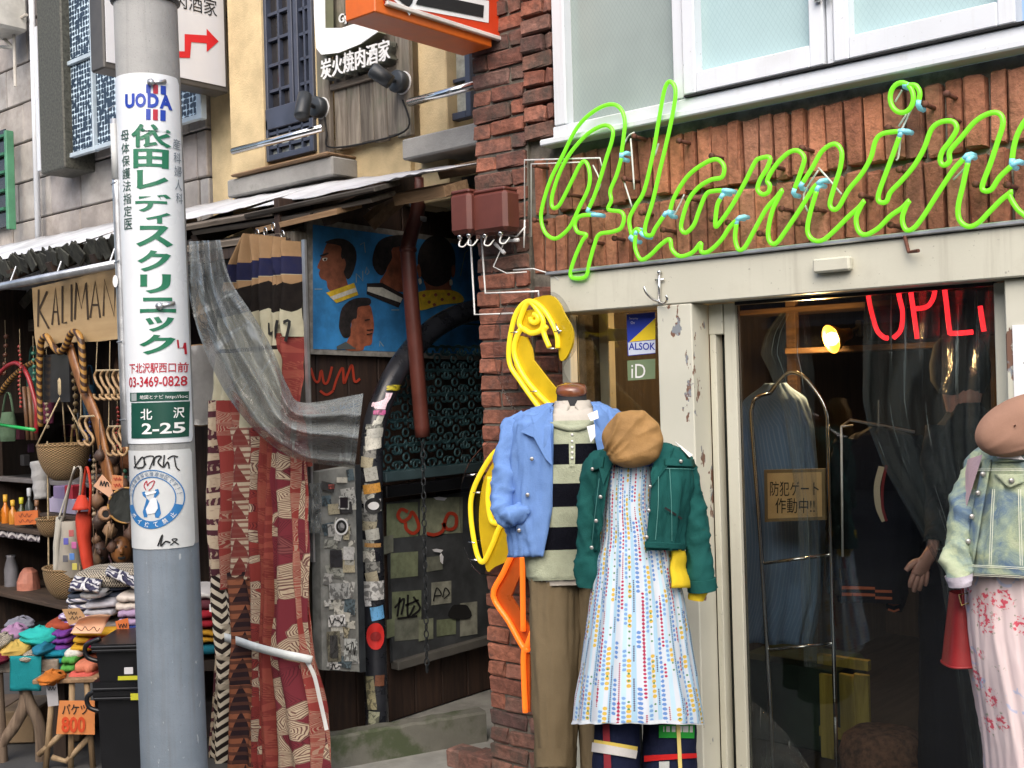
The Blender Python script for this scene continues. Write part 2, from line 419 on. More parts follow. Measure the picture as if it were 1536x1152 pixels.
rr = random.Random(3)
z = -.05; row = 0
while z < 3.45:
    mt = M_BRICKD if (z > 2.0 and rr.random() < .75) or z < .35 else M_BRICK
    off = (.0 if row % 2 else .105)+rr.uniform(-.02, .02)
    # left pier
    x = XL; first = True
    while x < XS-.012:
        w = (BW-off if first and off > .03 else BW); first = False
        x1 = min(x+w, XS-.008); brick_at(wall, x, x1, z, .018, rr, mt if rr.random() < .8 else M_BRICK); x = x1+JT
    # strip between pier and window / entrance
    if z < ZHT-.03 or z > ZSILL+.03:
        xa = XS+.004; x = xa; first = True; up = z > ZSILL
        while x < XR-.012:
            w = (BW*.55 if first and row % 2 == 0 else BW*1.1); first = False
            x1 = min(x+w, XR-.006); brick_at(wall, x, x1, z+(.02 if up else 0), .0 if up else .03, rr, mt); x = x1+JT
    z += BH+JT; row += 1
# two courses of upright bricks behind the neon lettering
hv = (ZSILL-ZHT-.03)/2
for c in range(2):
    x = XS+.006+c*.02; zc = ZHT+.008+hv*(c+.5)
    while x < .35:
        w = rr.uniform(.050, .064); k = ('v', round(w, 2), rr.randrange(4))
        if k not in BM: BM[k] = brick_mesh(k[1], .09, hv-.022, hash(k) % 997, .0045); BM[k].materials[0] = M_BRICKV
        inst(BM[k], 'brick', wallv, (x+w/2, .045+.034-rr.uniform(.0, .022), zc+rr.uniform(-.006, .006)), rot=(rr.uniform(-.02, .02), rr.uniform(-.02, .02), rr.uniform(-.05, .05)))
        x += w+rr.uniform(.007, .012)
# cream entrance header
mb = MB(); mb.box(((XR+.9)/2, .05, (ZHT+ZHB)/2), (.9-XR, .22, ZHT-ZHB), bev=.004); header = mb.build('header', M_CREAM, shop)
mb = MB(); mb.box(((XR+.9)/2-.005, .038, ZHT+.008), (.9-XR+.01, .23, .014), bev=.003); mb.build('flashing', M_GALV, header)
a = PY(1222, 395, -.075); b = PY(1277, 390, -.075)
mb = MB(); mb.box(((a.x+b.x)/2, -.077, fz(1250, 397, -.08)), (b.x-a.x, .034, .047), bev=.006); mb.build('junction_box', M_CREAM, header)
# posts and jambs
YD = .055                                                   # plane of the sliding door
xp0, xp1 = fx(988, 577, -.06), fx(1040, 577, -.06)
mb = MB(); mb.box(((xp0+xp1)/2, .0, ZHB/2), (xp1-xp0, .12, ZHB-.004), bev=.004); mb.build('post', M_PEEL, shop)
mb = MB(); mb.box((xp0-.012, .045, ZHB/2), (.02, .06, ZHB-.006), bev=.002); mb.build('glazing_bead', M_CREAM, shop)
xa = XR+.002; xb = fx(861, 577, .02)
mb = MB(); mb.box(((xa+xb)/2, .03, ZHB/2), (xb-xa, .06, ZHB-.006), bev=.003); mb.build('jamb', M_CREAM, shop)
mb = MB(); mb.box(((xb+xp0)/2-.01, .05, .13), (xp0-xb, .05, .26), bev=.003); mb.build('kick_panel', M_CREAM, shop)
mb = MB(); mb.box(((xb+xp0)/2-.012, .05, (ZHB+.25)/2), (xp0-xb-.024, .008, ZHB-.27)); M_GL = glass('shop_glass', (.96, .985, .975), 0, .97); mb.build('pane', M_GL, shop)
xj = fx(1515, 577, .0); xs0, xs1 = fx(1088, 577, YD), fx(1105, 577, YD); xs2, xs3 = fx(1494, 577, YD), fx(1512, 577, YD)
mb = MB(); mb.box((xj+.2, .02, ZHB/2), (.4, .1, ZHB-.004), bev=.004); mb.build('post', M_PEEL, shop)
# window above
def xw(px): return fx(px+13, 577, 0)
wz0 = ZSILL
win = thing('x', None, None, (xw(838), 0, wz0)); win.name = 'window'; win.parent = shop; win.location = WL[win]-WL[shop]
for k in ('label', 'category'):
    if k in win: del win[k]
xwl, xwr = xw(836), .6
mb = MB(); mb.box(((xwl+xwr)/2-.03, -.012, wz0+.014), (xwr-xwl+.06, .085, .026), bev=.005); mb.box(((xwl+xwr)/2, .012, wz0+.051), (xwr-xwl+.02, .08, .047), bev=.004); mb.build('sill', M_WHITEF, win)
def wbar(x0, x1, z0, z1, y0, y1, nm='frame', mt=M_WHITEF, bev=.004):
    mb = MB(); mb.box(((x0+x1)/2, (y0+y1)/2, (z0+z1)/2), (x1-x0, y1-y0, z1-z0), bev=bev); return mb.build(nm, mt, win)
ZT = 3.6
wbar(xwl, xw(854), wz0+.076, ZT, -.03, .07); wbar(xw(1016), xw(1032), wz0+.076, ZT, -.03, .07)
wbar(xw(1247), xw(1258), wz0+.076, ZT, -.03, .07)
def wireglass(name, col, wire, sc):
    t = NT(name); o = t.xyz(t.co('Object')); p = t.math('ADD', o[0], t.math('MULTIPLY', o[2], .62)); q = t.math('SUBTRACT', o[0], t.math('MULTIPLY', o[2], .62))
    def ln(p): return t.step(t.math('ABSOLUTE', t.math('SUBTRACT', t.math('FRACT', t.math('MULTIPLY', p, sc)), .5)), .42, .49)
    w = t.math('MAXIMUM', ln(p), ln(q)); n = t.noise(t.co('Object'), 2.2, 3)
    c = t.mix(t.math('MULTIPLY', w, .30), t.mix(t.step(n, .3, .7), tuple(k*.9 for k in col), tuple(min(1, k*1.08) for k in col)), wire)
    t.bump(t.noise(t.co('Object'), 160, 2), .12, .002)
    return t.out(Base_Color=c, Roughness=.22, Specular_IOR_Level=.5)
M_WG1 = wireglass('frosted_wire_glass', (.29, .345, .325), (.16, .19, .19), 52)
M_WG2 = wireglass('pale_wire_glass', (.36, .495, .505), (.20, .29, .31), 52)
wbar(xw(852), xw(1018), wz0+.07, ZT, .02, .028, 'pane', M_WG1, 0)
for x0, x1 in ((xw(1034), xw(1245)), (xw(1260), xw(1532))):
    ys0, ys1 = -.045, .03; s0, s1 = x0, x1; z0 = wz0+.082
    wd = .052
    sash = wbar(s0, s0+wd, z0, ZT, ys0, ys1, 'sash_rail')
    for (a0, a1, b0, b1) in ((s1-wd, s1, z0, ZT), (s0+wd, s1-wd, z0, z0+.075)):
        mb = MB(); mb.box(((a0+a1)/2, (ys0+ys1)/2, (b0+b1)/2), (a1-a0, ys1-ys0-.002, b1-b0), bev=.004); mb.build('sash_rail', M_WHITEF, win)
    mb = MB(); mb.box(((s0+s1)/2, .012, (z0+ZT)/2), (s1-s0-.09, .008, ZT-z0-.1)); mb.build('pane', M_WG2, win)
mb = MB(); mb.box(((xw(1034)+xwr)/2, -.02, wz0+.0785), (xwr-xw(1034), .045, .006)); mb.build('gap_shade_strip', M_BLACK, win)  # black strip painted in for the shade between sashes and sill
for k, px in enumerate((1240, 1254)):
    x = xw(px); mb = MB(); mb.lathe([(.0, -.06), (.011, -.06), (.011, -.002), (.012, 0), (.011, .002), (.011, .06), (.0, .06)], (x, -.055, 2.905+k*.004), 10); mb.build('hinge', M_GALV, win, True)
# sliding glass door
door = thing('x', None, None, (xs0, YD, 0)); door.name = 'sliding_door'; door.parent = shop; door.location = WL[door]-WL[shop]
for k in ('label', 'category'):
    if k in door: del door[k]
for (x0, x1) in ((xs0, xs1), (xs2, xs3)):
    mb = MB(); mb.box(((x0+x1)/2, YD+.02, ZHB/2), (x1-x0, .04, ZHB-.008), bev=.003); mb.build('stile', M_CREAM, door)
mb = MB(); mb.box(((xs1+xs2)/2, YD+.02, ZHB-.006), (xs2-xs1, .036, .012)); mb.build('top_rail', M_BLACKP, door)
mb = MB(); mb.box(((xs1+xs2)/2, YD+.02, .05), (xs2-xs1, .036, .09), bev=.003); mb.build('bottom_rail', M_CREAM, door)
mb = MB(); mb.box(((xs1+xs2)/2, YD+.022, ZHB/2+.04), (xs2-xs1, .006, ZHB-.11)); mb.build('pane', M_GL, door)
# narrow dark side light between post and door
xg = xp1+.003
mb = MB(); mb.box(((xg+xs0)/2, YD+.05, ZHB/2+.0), (xs0-xg, .01, ZHB-.01)); mb.build('side_light', mat('smoked_glass', (.02, .024, .022), .08), shop)
mb = MB(); mb.box((xg+.016, YD+.02, ZHB/2), (.026, .05, ZHB-.012), bev=.003); mb.build('jamb', M_CREAM, shop)
mb = MB(); mb.box(((xg+xs0)/2, YD+.015, ZHB-.06), (xs0-xg-.004, .045, .112), bev=.003); mb.build('side_light_head', M_CREAM, shop)
# room inside
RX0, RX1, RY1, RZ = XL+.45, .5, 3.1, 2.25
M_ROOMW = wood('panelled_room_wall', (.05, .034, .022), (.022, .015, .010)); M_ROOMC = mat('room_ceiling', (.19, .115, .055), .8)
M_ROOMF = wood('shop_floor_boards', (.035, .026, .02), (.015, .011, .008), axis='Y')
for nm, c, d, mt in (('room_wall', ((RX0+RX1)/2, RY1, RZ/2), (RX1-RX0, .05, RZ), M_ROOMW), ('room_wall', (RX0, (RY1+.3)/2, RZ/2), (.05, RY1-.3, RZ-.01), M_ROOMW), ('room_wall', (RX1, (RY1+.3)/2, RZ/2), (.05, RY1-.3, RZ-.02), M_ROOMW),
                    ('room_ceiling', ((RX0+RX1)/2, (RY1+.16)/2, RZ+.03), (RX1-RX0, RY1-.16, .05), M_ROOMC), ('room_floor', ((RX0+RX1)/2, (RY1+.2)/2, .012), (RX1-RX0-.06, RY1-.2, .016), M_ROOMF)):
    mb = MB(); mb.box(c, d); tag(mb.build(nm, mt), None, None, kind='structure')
# stickers on the fixed pane
def flat_on_Y(Y): return lambda px, py: PY(px, py, Y)
def sticker_alarm():
    Yq = .0435; f = flat_on_Y(Yq)
    th = thing('window_sticker', 'blue and yellow security sticker on the narrow shop pane', 'sticker', PY(955, 535, Yq))
    mb = MB(); mb.prism([f(940, 472), f(983, 468), f(983, 530), f(942, 534)], (0, -.0012, 0)); mb.build('sheet', plain('sticker_blue', (.02, .05, .42)), th)
    mb = MB(); f2 = flat_on_Y(Yq-.0018); mb.poly([f2(944, 513), f2(983, 477), f2(983, 509)]); mb.build('yellow_triangle', plain('sticker_yellow', (.85, .62, .02)), th)
    mb = MB(); mb.poly([f2(942, 514), f2(983, 510), f2(983, 529), f2(943, 533)]); mb.build('pale_band', plain('sticker_pale', (.62, .68, .80)), th)
    f3 = flat_on_Y(Yq-.0026); mb = MB(); letters(mb, 'ALSOK', 943, 525, 983, 514, f3, .02); mb.build('lettering', plain('sticker_ink', (.01, .03, .35)), th)
    mb = MB(); letters(mb, 'Security', 944, 480, 957, 476, f3); letters(mb, 'On', 946, 486, 952, 482, f3); mb.build('small_lettering', M_WHITE, th)
sticker_alarm()
Yq = .0435; f = flat_on_Y(Yq); th = thing('window_sticker', 'small green payment sticker reading iD on the narrow shop pane', 'sticker', PY(955, 570, Yq))
mb = MB(); mb.prism([f(941, 541), f(983, 538), f(983, 568), f(942, 571)], (0, -.0012, 0)); mb.build('sheet', plain('sticker_green', (.16, .22, .12)), th)
mb = MB(); letters(mb, 'iD', 947, 567, 968, 546, flat_on_Y(Yq-.002)); mb.build('lettering', M_WHITE, th)
# notice paper on the right jamb
xx = xj+.012
mb = MB(); mb.box((xx+.11, -.033, 1.60), (.20, .003, .27)); pn = mb.build('paper_notice', M_PAPER); tag(pn, 'white printed paper notice taped to the peeling jamb by the door', 'notice')
mb = MB()
for k in range(9): mb.box((xx+.06+rr.uniform(0, .01)+.02, -.0352, 1.62-k*.012), (.08+rr.uniform(-.03, .03), .001, .003))
mb.build('print', plain('ink', (.12, .12, .13)), pn)
# hook on the header
def hook(px, py):
    Yh = -.07; th = thing('coat_hook', 'silver anchor shaped coat hook screwed to the cream header', 'hook', PY(px, py+40, Yh))
    q = lambda x, y, d=0: PY(x, y, Yh-d)
    mb = MB(); mb.tube([q(989, 409), q(989, 455)], .0055, 8); mb.tube([q(983, 420), q(996, 419)], .004, 8); mb.build('shank', M_STEEL, th, True)
    mb = MB(); mb.tube(spline([q(989, 452, 0), q(980, 449, .02), (q(970, 440, .05)), q(966, 430, .055)], 5), .005, 8); mb.build('prong', M_STEEL, th, True)
    mb = MB(); mb.tube(spline([q(989, 452, 0), q(996, 455, .02), (q(1001, 449, .04)), q(999, 443, .045)], 5), .005, 8); mb.build('prong', M_STEEL, th, True)
    mb = MB(); mb.lathe([(0, -.006), (.008, -.004), (.008, .004), (0, .006)], q(989, 408), 10); mb.build('knob', M_STEEL, th, True)
hook(989, 430)
# ================================================================ green neon script
YN = -.075
GREEN = NT('green_neon'); lw = GREEN.n('LayerWeight'); lw.inputs[0].default_value = .4
M_GN = GREEN.out(Base_Color=(.12, .48, .02), Roughness=.2, Emission_Color=(.23, .84, .025), Emission_Strength=.36)
M_NEND = mat('neon_tube_end', (.25, .62, .72), .2, var=.1, emit=.15, ecol=(.2, .6, .8))
def z7(p): return (680+p[0]/2.743, p[1]/2.743)
def z10(p): return (1080+p[0]/2.743, p[1]/2.743)
T7 = [
 [(692,632),(700,570),(706,500),(690,450),(658,430),(610,440),(550,480),(500,540),(450,640),(400,740),(366,850),(362,910),(380,960),(415,982),(450,965),(485,925),(520,850),(550,790),(562,740),(557,690),(541,664),(520,680),(490,740),(450,820),(430,850),(410,855),(404,830),(412,785),(440,705),(480,632),(540,562),(590,527),(632,516),(656,538),(652,580),(630,650),(600,750),(575,820),(558,856)],
 [(692,648),(672,720),(646,785),(650,825),(638,862),(690,872),(702,900),(688,940),(650,955),(600,965),(580,1010),(560,1080),(544,1138),(492,1144),(482,1120),(502,1055),(530,992),(547,966),(512,955),(500,922),(520,890),(572,884)],
 [(735,972),(724,905),(748,850),(785,785),(820,640),(848,480),(870,365),(893,336),(914,370),(906,450),(880,575),(850,700),(820,830),(792,920),(790,962),(815,968),(832,938),(866,888)],
 [(735,968),(755,942),(772,958)],
 [(750,965),(748,1020),(772,1068),(810,1050),(850,1010),(890,985),(900,1028),(935,1055),(985,1038),(1018,1000),(1020,1035),(1050,1035),(1100,990),(1137,935),(1167,905)],
 [(892,866),(910,810),(960,730),(1020,680),(1080,655),(1113,682),(1106,728),(1060,740),(1010,770),(970,820),(945,890),(937,940),(957,958),(990,925),(1012,865),(1040,800),(1072,786),(1110,784)],
 [(1100,815),(1085,850),(1078,930),(1100,912),(1150,840),(1200,750),(1240,670),(1260,652),(1302,648),(1292,690),(1262,740),(1252,780),(1272,800),(1297,790),(1302,762),(1292,740),(1327,680),(1377,630),(1417,620),(1444,650),(1432,700),(1404,778)],
]
T10 = [
 [(68,920),(62,980),(76,1026),(102,1018),(140,950),(190,860),(230,815),(256,782),(240,815),(215,870),(198,950),(206,996),(232,1000),(270,950),(330,860),(380,780),(402,756)],
 [(398,785),(370,880),(360,950),(380,985),(420,990),(470,950),(530,890),(570,855),(594,826),(578,852),(560,900),(570,950),(600,966),(650,940),(700,890),(750,855),(778,826),(764,852),(750,900),(762,942),(790,944),(830,900),(900,790),(960,700),(1004,652)],
 [(1020,668),(1000,760),(980,850),(986,905),(1020,932),(1060,920),(1110,870),(1160,820),(1200,790),(1190,800),(1210,840),(1240,875),(1300,905),(1370,850)],
 [(340,752),(380,690),(420,622),(470,592),(500,622),(495,690),(470,770),(452,838),(466,862),(490,850),(530,780),(580,720),(620,650),(640,580),(670,550),(738,540)],
 [(738,562),(710,640),(680,720),(652,800),(656,830),(684,830),(702,790),(750,740),(800,680),(840,610),(870,532),(910,502),(958,500),(974,530),(950,575),(915,622),(906,660),(920,680),(944,664),(946,622),(990,570),(1050,500),(1110,466),(1152,470),(1164,510),(1140,590),(1110,680),(1080,760),(1086,784),(1116,780),(1150,730),(1200,682)],
 [(1202,656),(1210,600),(1230,540),(1270,480),(1330,450)],
 [(775,350),(805,352),(822,380),(818,415)],
]
neon = thing('neon_script_sign', 'lit green neon tubing in looping handwritten script over the shop entrance', 'neon sign', PY(1150, 400, YN))
def neon_tube(pts, cv, r=.0080):
    path = spline([PY(*cv(p), YN) for p in pts], 5)
    # overlapping strokes step forward a little so the glass does not intersect
    mb = MB(); mb.tube(path, r, 10); mb.build('neon_tube', M_GN, neon, True)
    for e, g in ((path[0], path[1]), (path[-1], path[-2])):
        d = (e-g).normalized(); mb = MB(); mb.tube([e-d*.002, e+d*.012, e+d*.02+Vector((0, .02, 0)), e+d*.02+Vector((0, .05, 0))], .0085, 8); mb.build('electrode', M_NEND, neon, True)
for s in T7: neon_tube(s, z7)
for s in T10: neon_tube(s, z10)
ring = [PY(*z10((748+48*math.cos(w), 402+62*math.sin(w))), YN) for w in [2*PI*k/26 for k in range(26)]]
mb = MB(); mb.tube(ring, .0080, 10, closed=True); mb.build('neon_tube', M_GN, neon, True)
stand = [(470,800),(700,735),(925,578),(660,980),(560,995),(330,905),(1060,640),(860,945),(1060,900),(330,680),(960,815),(740,560),(770,875)]
stand = [z7(p) for p in stand]+[z10(p) for p in [(335,608),(220,685),(250,858),(160,960),(320,918),(580,803),(700,925),(735,697),(840,427),(945,484),(1050,757),(1180,760),(930,385),(30,915),(390,860),(690,525)]]
for (px, py) in stand:
    a = PY(px, py, YN+.016); mb = MB(); mb.tube([a, a+Vector((.0, .12, 0))], .0075, 8); mb.lathe([(0, 0), (.011, .001), (.011, .012), (0, .014)], a+Vector((0, -.001, 0)), 8, Matrix.Rotation(-PI/2, 3, 'X')); mb.build('standoff', M_RUST, neon, True)
for pts in ([(700,600),(720,560),(745,545)],[(575,680),(605,760),(560,830)],[(845,590),(830,640)],[(900,900),(925,855),(950,800)],[(730,570),(745,780)],[(700,740),(735,850)]):
    mb = MB(); mb.tube(spline([PY(*z7(p), YN+.03) for p in pts], 4), .0035, 6); mb.build('wire', M_WIRE, neon, True)
for pts in ([(735,520),(790,440),(735,560)],[(745,545),(735,640),(725,660)],[(405,690),(450,740),(500,800)],[(405,700),(345,800),(360,870)],[(1020,680),(960,740)],[(720,420),(750,370)]):
    mb = MB(); mb.tube(spline([PY(*z10(p), YN+.03) for p in pts], 4), .0035, 6); mb.build('wire', M_WIRE, neon, True)
a = PY(1356, 350, -.07); mb = MB(); mb.tube([a, PY(1363, 378, -.08), PY(1378, 376, -.1)], .006, 6); mb.build('bracket', M_RUST, neon)
# ================================================================ flamingo neon
YF = -.17
M_YN = emis('yellow_neon', (.95, .70, .02), .30, (.72, .54, .03)); M_ON = emis('orange_neon', (1, .17, .015), .45, (.8, .2, .02))
M_YPL = mat('yellow_acrylic', (.56, .385, .012), .3, var=.12); M_OPL = mat('orange_acrylic', (.50, .10, .015), .3, var=.12)
flam = thing('flamingo_neon_sign', 'yellow flamingo neon sign with orange legs hung before the brick pier', 'neon sign', PY(790, 1075, YF))
def z8(p): return (680+p[0]/2.743, 380+p[1]/2.743)
def z9(p): return (680+p[0]/2.88, 752+p[1]/2.88)
def Q(pts, cv, Y): return [PY(*cv(p), Y) for p in pts]
clear_out = [(300,170),(390,155),(450,190),(500,300),(500,400),(450,470),(500,560),(640,700),(700,900),(600,1150),(430,1250),(250,1290),(110,1320),(40,1200),(25,1000),(70,850),(190,740),(260,680),(200,560),(165,420),(170,300),(220,210)]
mb = MB(); mb.prism(spline(Q(clear_out, z8, YF+.022), 3, True), (0, .006, 0)); mb.build('clear_acrylic_back', glass('clear_acrylic', (.9, .9, .9), .05, .93, 1.25), flam)
neck = [(262,335),(300,345),(322,395),(328,440),(390,520),(440,580),(520,660),(470,760),(380,690),(320,600),(275,515),(250,460),(250,380)]
head = [(318,192),(395,172),(435,205),(455,248),(488,310),(490,370),(462,432),(440,440),(432,395),(425,330),(400,270),(352,218)]
mb = MB(); mb.prism(spline(Q(head, z8, YF+.008), 3, True), (0, .010, 0)); mb.build('yellow_backplate', M_YPL, flam)
mb = MB(); mb.prism(spline(Q([(290,240),(340,235),(365,280),(350,320),(290,315),(272,285)], z8, YF+.012), 3, True), (0, .006, 0)); mb.build('yellow_backplate', M_YPL, flam)
mb = MB(); mb.prism(Q(neck, z8, YF+.008), (0, .010, 0)); mb.build('yellow_backplate', M_YPL, flam)
body = [(520,660),(640,800),(640,1000),(540,1150),(400,1230),(250,1260),(170,1290),(140,1310),(120,1230),(105,1100),(120,950),(170,850),(250,775),(400,700)]
mb = MB(); mb.prism(spline(Q(body, z8, YF+.010), 3, True), (0, .008, 0)); mb.build('yellow_backplate', M_YPL, flam)
yt = [
 [(430,390),(425,330),(385,250),(340,205),(300,200),(262,240),(240,310),(228,400),(236,465),(275,525),(335,610),(400,690),(500,770)],
 [(300,320),(275,300),(275,270),(310,200),(350,240),(370,280),(360,315),(320,328),(282,310),(258,350),(250,400),(262,450),(300,520),(370,600),(440,660)],
 [(395,385),(380,350),(372,320),(385,300)],
 [(330,250),(345,258),(348,275),(335,285),(320,278),(318,262)],
 [(218,782),(160,830),(105,920),(75,1000),(72,1080),(85,1180),(102,1250),(125,1268),(160,1200),(195,1120),(240,1110),(300,1080)],
 [(150,920),(142,1000),(150,1080),(170,1110),(240,1100)],
]
for s in yt:
    mb = MB(); mb.tube(spline(Q(s, z8, YF), 5), .0105, 10); mb.build('yellow_tube', M_YN, flam, True)
leg = [(262,212),(165,405),(300,640),(345,650),(340,560),(250,410),(300,290),(300,215)]
mb = MB(); mb.prism(Q(leg, z9, YF+.008), (0, .008, 0)); mb.build('orange_backplate', M_OPL, flam)
mb = MB(); mb.prism(Q([(296,650),(330,660),(330,910),(305,915)], z9, YF+.008), (0, .008, 0)); mb.build('orange_backplate', M_OPL, flam)
for s in ([(262,212),(215,310),(172,408),(240,520),(300,628),(325,640)], [(298,220),(300,400),(302,560)], [(340,565),(318,625),(303,660),(306,800),(311,912)]):
    mb = MB(); mb.tube(spline(Q(s, z9, YF-.004), 4), .0115, 10); mb.build('orange_tube', M_ON, flam, True)
for p in [(250,325),(330,568),(400,392),(430,320),(70,912),(95,985),(75,1190),(85,1262)]:
    a = PY(*z8(p), YF-.012); mb = MB(); mb.tube([a, a+Vector((0, .05, 0))], .004, 6); mb.tube([a+Vector((-.018, 0, 0)), a+Vector((.018, 0, 0))], .0022, 6); mb.build('clip', M_STEEL, flam, True)
a = PY(*z8((430, 310)), YF-.01); mb = MB(); mb.tube([a+Vector((-.01, 0, .02)), a+Vector((.008, 0, -.02))], [.003, .007], 8); mb.build('eye', M_STEEL, flam, True)
for p in ((300, 240), (330, 560)):
    a = PY(*z8(p), YF+.028); mb = MB(); mb.tube([a, (a.x, .02, a.z)], .006, 6); mb.build('wall_bracket', M_GALV, flam)
# ================================================================ transformer boxes, wires
def transformer(px0, px1, py0, py1, Y, lab):
    a = PY(px0, py1, Y); b = PY(px1, py0, Y); z0, z1 = a.z, b.z; x0, x1 = a.x, b.x; w = x1-x0
    th = thing('neon_transformer', lab, 'transformer', ((x0+x1)/2, Y, z0), 'transformers on the brick pier')
    mb = MB(); mb.box(((x0+x1)/2, Y+.05, (z0+z1)/2), (w, .10, z1-z0), bev=.016); mb.build('case', M_BROWNPAINT, th, False)
    mb = MB(); mb.box(((x0+x1)/2, Y+.05, z1+.004), (w*.9, .09, .016), bev=.006); mb.build('lid', M_BROWNPAINT, th)
    for k in (.28, .72):
        x = lerp(x0, x1, k); mb = MB(); mb.lathe([(0, -.024), (.006, -.024), (.006, -.016), (.011, -.014), (.011, 0), (.008, .004)], (x, Y+.03, z0-.001), 10); mb.build('terminal', M_STEEL, th, True)
        mb = MB(); mb.tube(spline([(x, Y+.03, z0-.02), (x+.003, Y+.02, z0-.045), (x+.02, Y+.03, z0-.05), (x+.03, Y+.05, z0-.025)], 4), .0035, 6); mb.build('lead', M_WIRE, th, True)
    mb = MB(); mb.tube([((x0+x1)/2, Y+.1, z1-.02), ((x0+x1)/2, .03, z1-.02)], .008, 6); mb.build('bracket', M_RUST, th)
transformer(706, 757, 282, 352, -.17, 'wider brown painted transformer box fixed to the brick pier')
transformer(674, 703, 286, 353, -.20, 'narrower brown painted transformer box left of its wider twin on the pier')
cf = thing('wire_frame', 'thin white wire frame with porcelain knobs beside the neon script', 'wire frame', PY(790, 480, -.06))
for pts, r in (([(787,330),(787,240),(900,237),(903,250)],.0035), ([(797,355),(797,246),(880,243)],.003), ([(787,330),(786,372)],.0035), ([(757,352),(775,355),(788,340)],.004),
               ([(722,352),(728,440),(808,437),(808,446)],.0045), ([(706,360),(712,472),(770,470)],.0045), ([(757,362),(740,400),(760,410),(790,408)],.0028), ([(770,405),(800,403),(830,412),(838,420)],.0028)):
    mb = MB(); P_ = [PY(p[0], p[1], -.06) for p in pts]; mb.tube([P_[0]]+P_[1:], r, 6); mb.build('wire', M_WIRE, cf, True)
for p0, p1 in (((742,365),(757,380)), ((752,362),(778,360))):
    a, b = PY(*p0, -.07), PY(*p1, -.07); mb = MB(); mb.tube([a, a.lerp(b, .3), a.lerp(b, .35), a.lerp(b, .7), a.lerp(b, .75), b], [.008, .008, .006, .006, .009, .008], 8); mb.build('porcelain_knob', M_WHITE, cf, True)
# ================================================================ cloth helpers
def ridge(x, y, z):
    return max(0.0, 1-2.6*abs(mnoise.noise(Vector((x, y, z)))))**2
class Loft:
    """rows: (py, x_left, x_right, half depth in m), seen at distance D; a real round shell"""
    def __init__(s, rows, D, e=2.3, sub=8):
        s.D = D; s.e = e; R = []
        V = [Vector(r) for r in rows]
        for i in range(len(V)-1):
            a, b, c, d = V[max(i-1, 0)], V[i], V[i+1], V[min(i+2, len(V)-1)]
            for j in range(sub):
                t = j/sub; q = .5*((2*b)+(c-a)*t+(2*a-5*b+4*c-d)*t*t+(3*b-a-3*c+d)*t**3)
                q[0] = lerp(b[0], c[0], t); R.append(q)
        R.append(V[-1]); s.R = [tuple(r) for r in R]
    def pt(s, row, th, off=0):
        py, xl, xr, ry = row; c = PD((xl+xr)/2, py, s.D); rx = (xr-xl)/2*s.D/FOC+off; ry = ry+off
        ct, st = math.cos(th), math.sin(th); k = 2/s.e
        c.z = CAM.z+(c.z-CAM.z)*(1-max(0, math.sin(th))*ry/s.D)
        dv = Vector((c.x-CAM.x, c.y-CAM.y, 0)).normalized(); rv = Vector((dv.y, -dv.x, 0))       # the figure faces the lens
        return c + rv*(rx*math.copysign(abs(ct)**k, ct)) - dv*(ry*math.copysign(abs(st)**k, st))
    def th_at(s, row, px):
        py, xl, xr, ry = row; q = max(-1, min(1, (px-(xl+xr)/2)/((xr-xl)/2))); return math.acos(math.copysign(abs(q)**(s.e/2), q))
    def row(s, py): return (py,)+tuple(table(s.R, py))
    def surf(s, px, py, off=.004):
        r = s.row(py); return s.pt(r, s.th_at(r, px), off)
    def mesh(s, n=56, gap=None, wr=(.006, 9), seed=0, pleat=None, bands=None, us=0):
        mb = MB(); vs = []; uvs = []; fs = []; cols = n+1
        for row in s.R:
            if gap:
                gl, gr = table(gap, row[0]); a = s.th_at(row, gl); b = 2*PI+s.th_at(row, gr)
            else: a, b = PI/2*3-2*PI, PI/2*3
            rx = (row[2]-row[1])/2*s.D/FOC
            for i in range(cols):
                th = lerp(a, b, i/n); p = s.pt(row, th)
                qx, qy = math.cos(th)*1.3*wr[1]*.25+seed, math.sin(th)*1.3*wr[1]*.25; d = wr[0]*.45*fbm(qx, qy, p.z*wr[1]*.6+seed*3.1) + wr[0]*.9*(ridge(qx*1.9+5, qy*1.9, p.z*wr[1]*.28+qx*1.1+seed)-.35) + wr[0]*.5*(ridge(qx*2.6, qy*2.6+9, p.z*wr[1]*.9-qx*3+seed)-.3)
                if pleat: d += pleat(th, row[0])
                nn = (_R*math.cos(th)-FWD*math.sin(th)); p = p+nn*d
                vs.append(p); uvs.append((th*us if us else th*max(rx, .07), p.z))
        for j in range(len(s.R)-1):
            for i in range(n):
                q = j*cols+i; fs.append((q+cols, q+cols+1, q+1, q))
        mb.add(vs, fs, uvs)
        if bands:
            k = 0
            for j in range(len(s.R)-1):
                m_ = bands((s.R[j][0]+s.R[j+1][0])/2)
                for i in range(n): mb.mi[k] = m_; k += 1
        return mb
def patch(L, corners, off=.005, n=6):            # four px corners (tl, tr, br, bl) laid on a loft
    mb = MB(); tl, tr, br, bl = [Vector(c) for c in corners]
    def f(u, v):
        p = tl.lerp(tr, u).lerp(bl.lerp(br, u), v); return L.surf(p.x, p.y, off)
    return mb.grid(f, n, n)
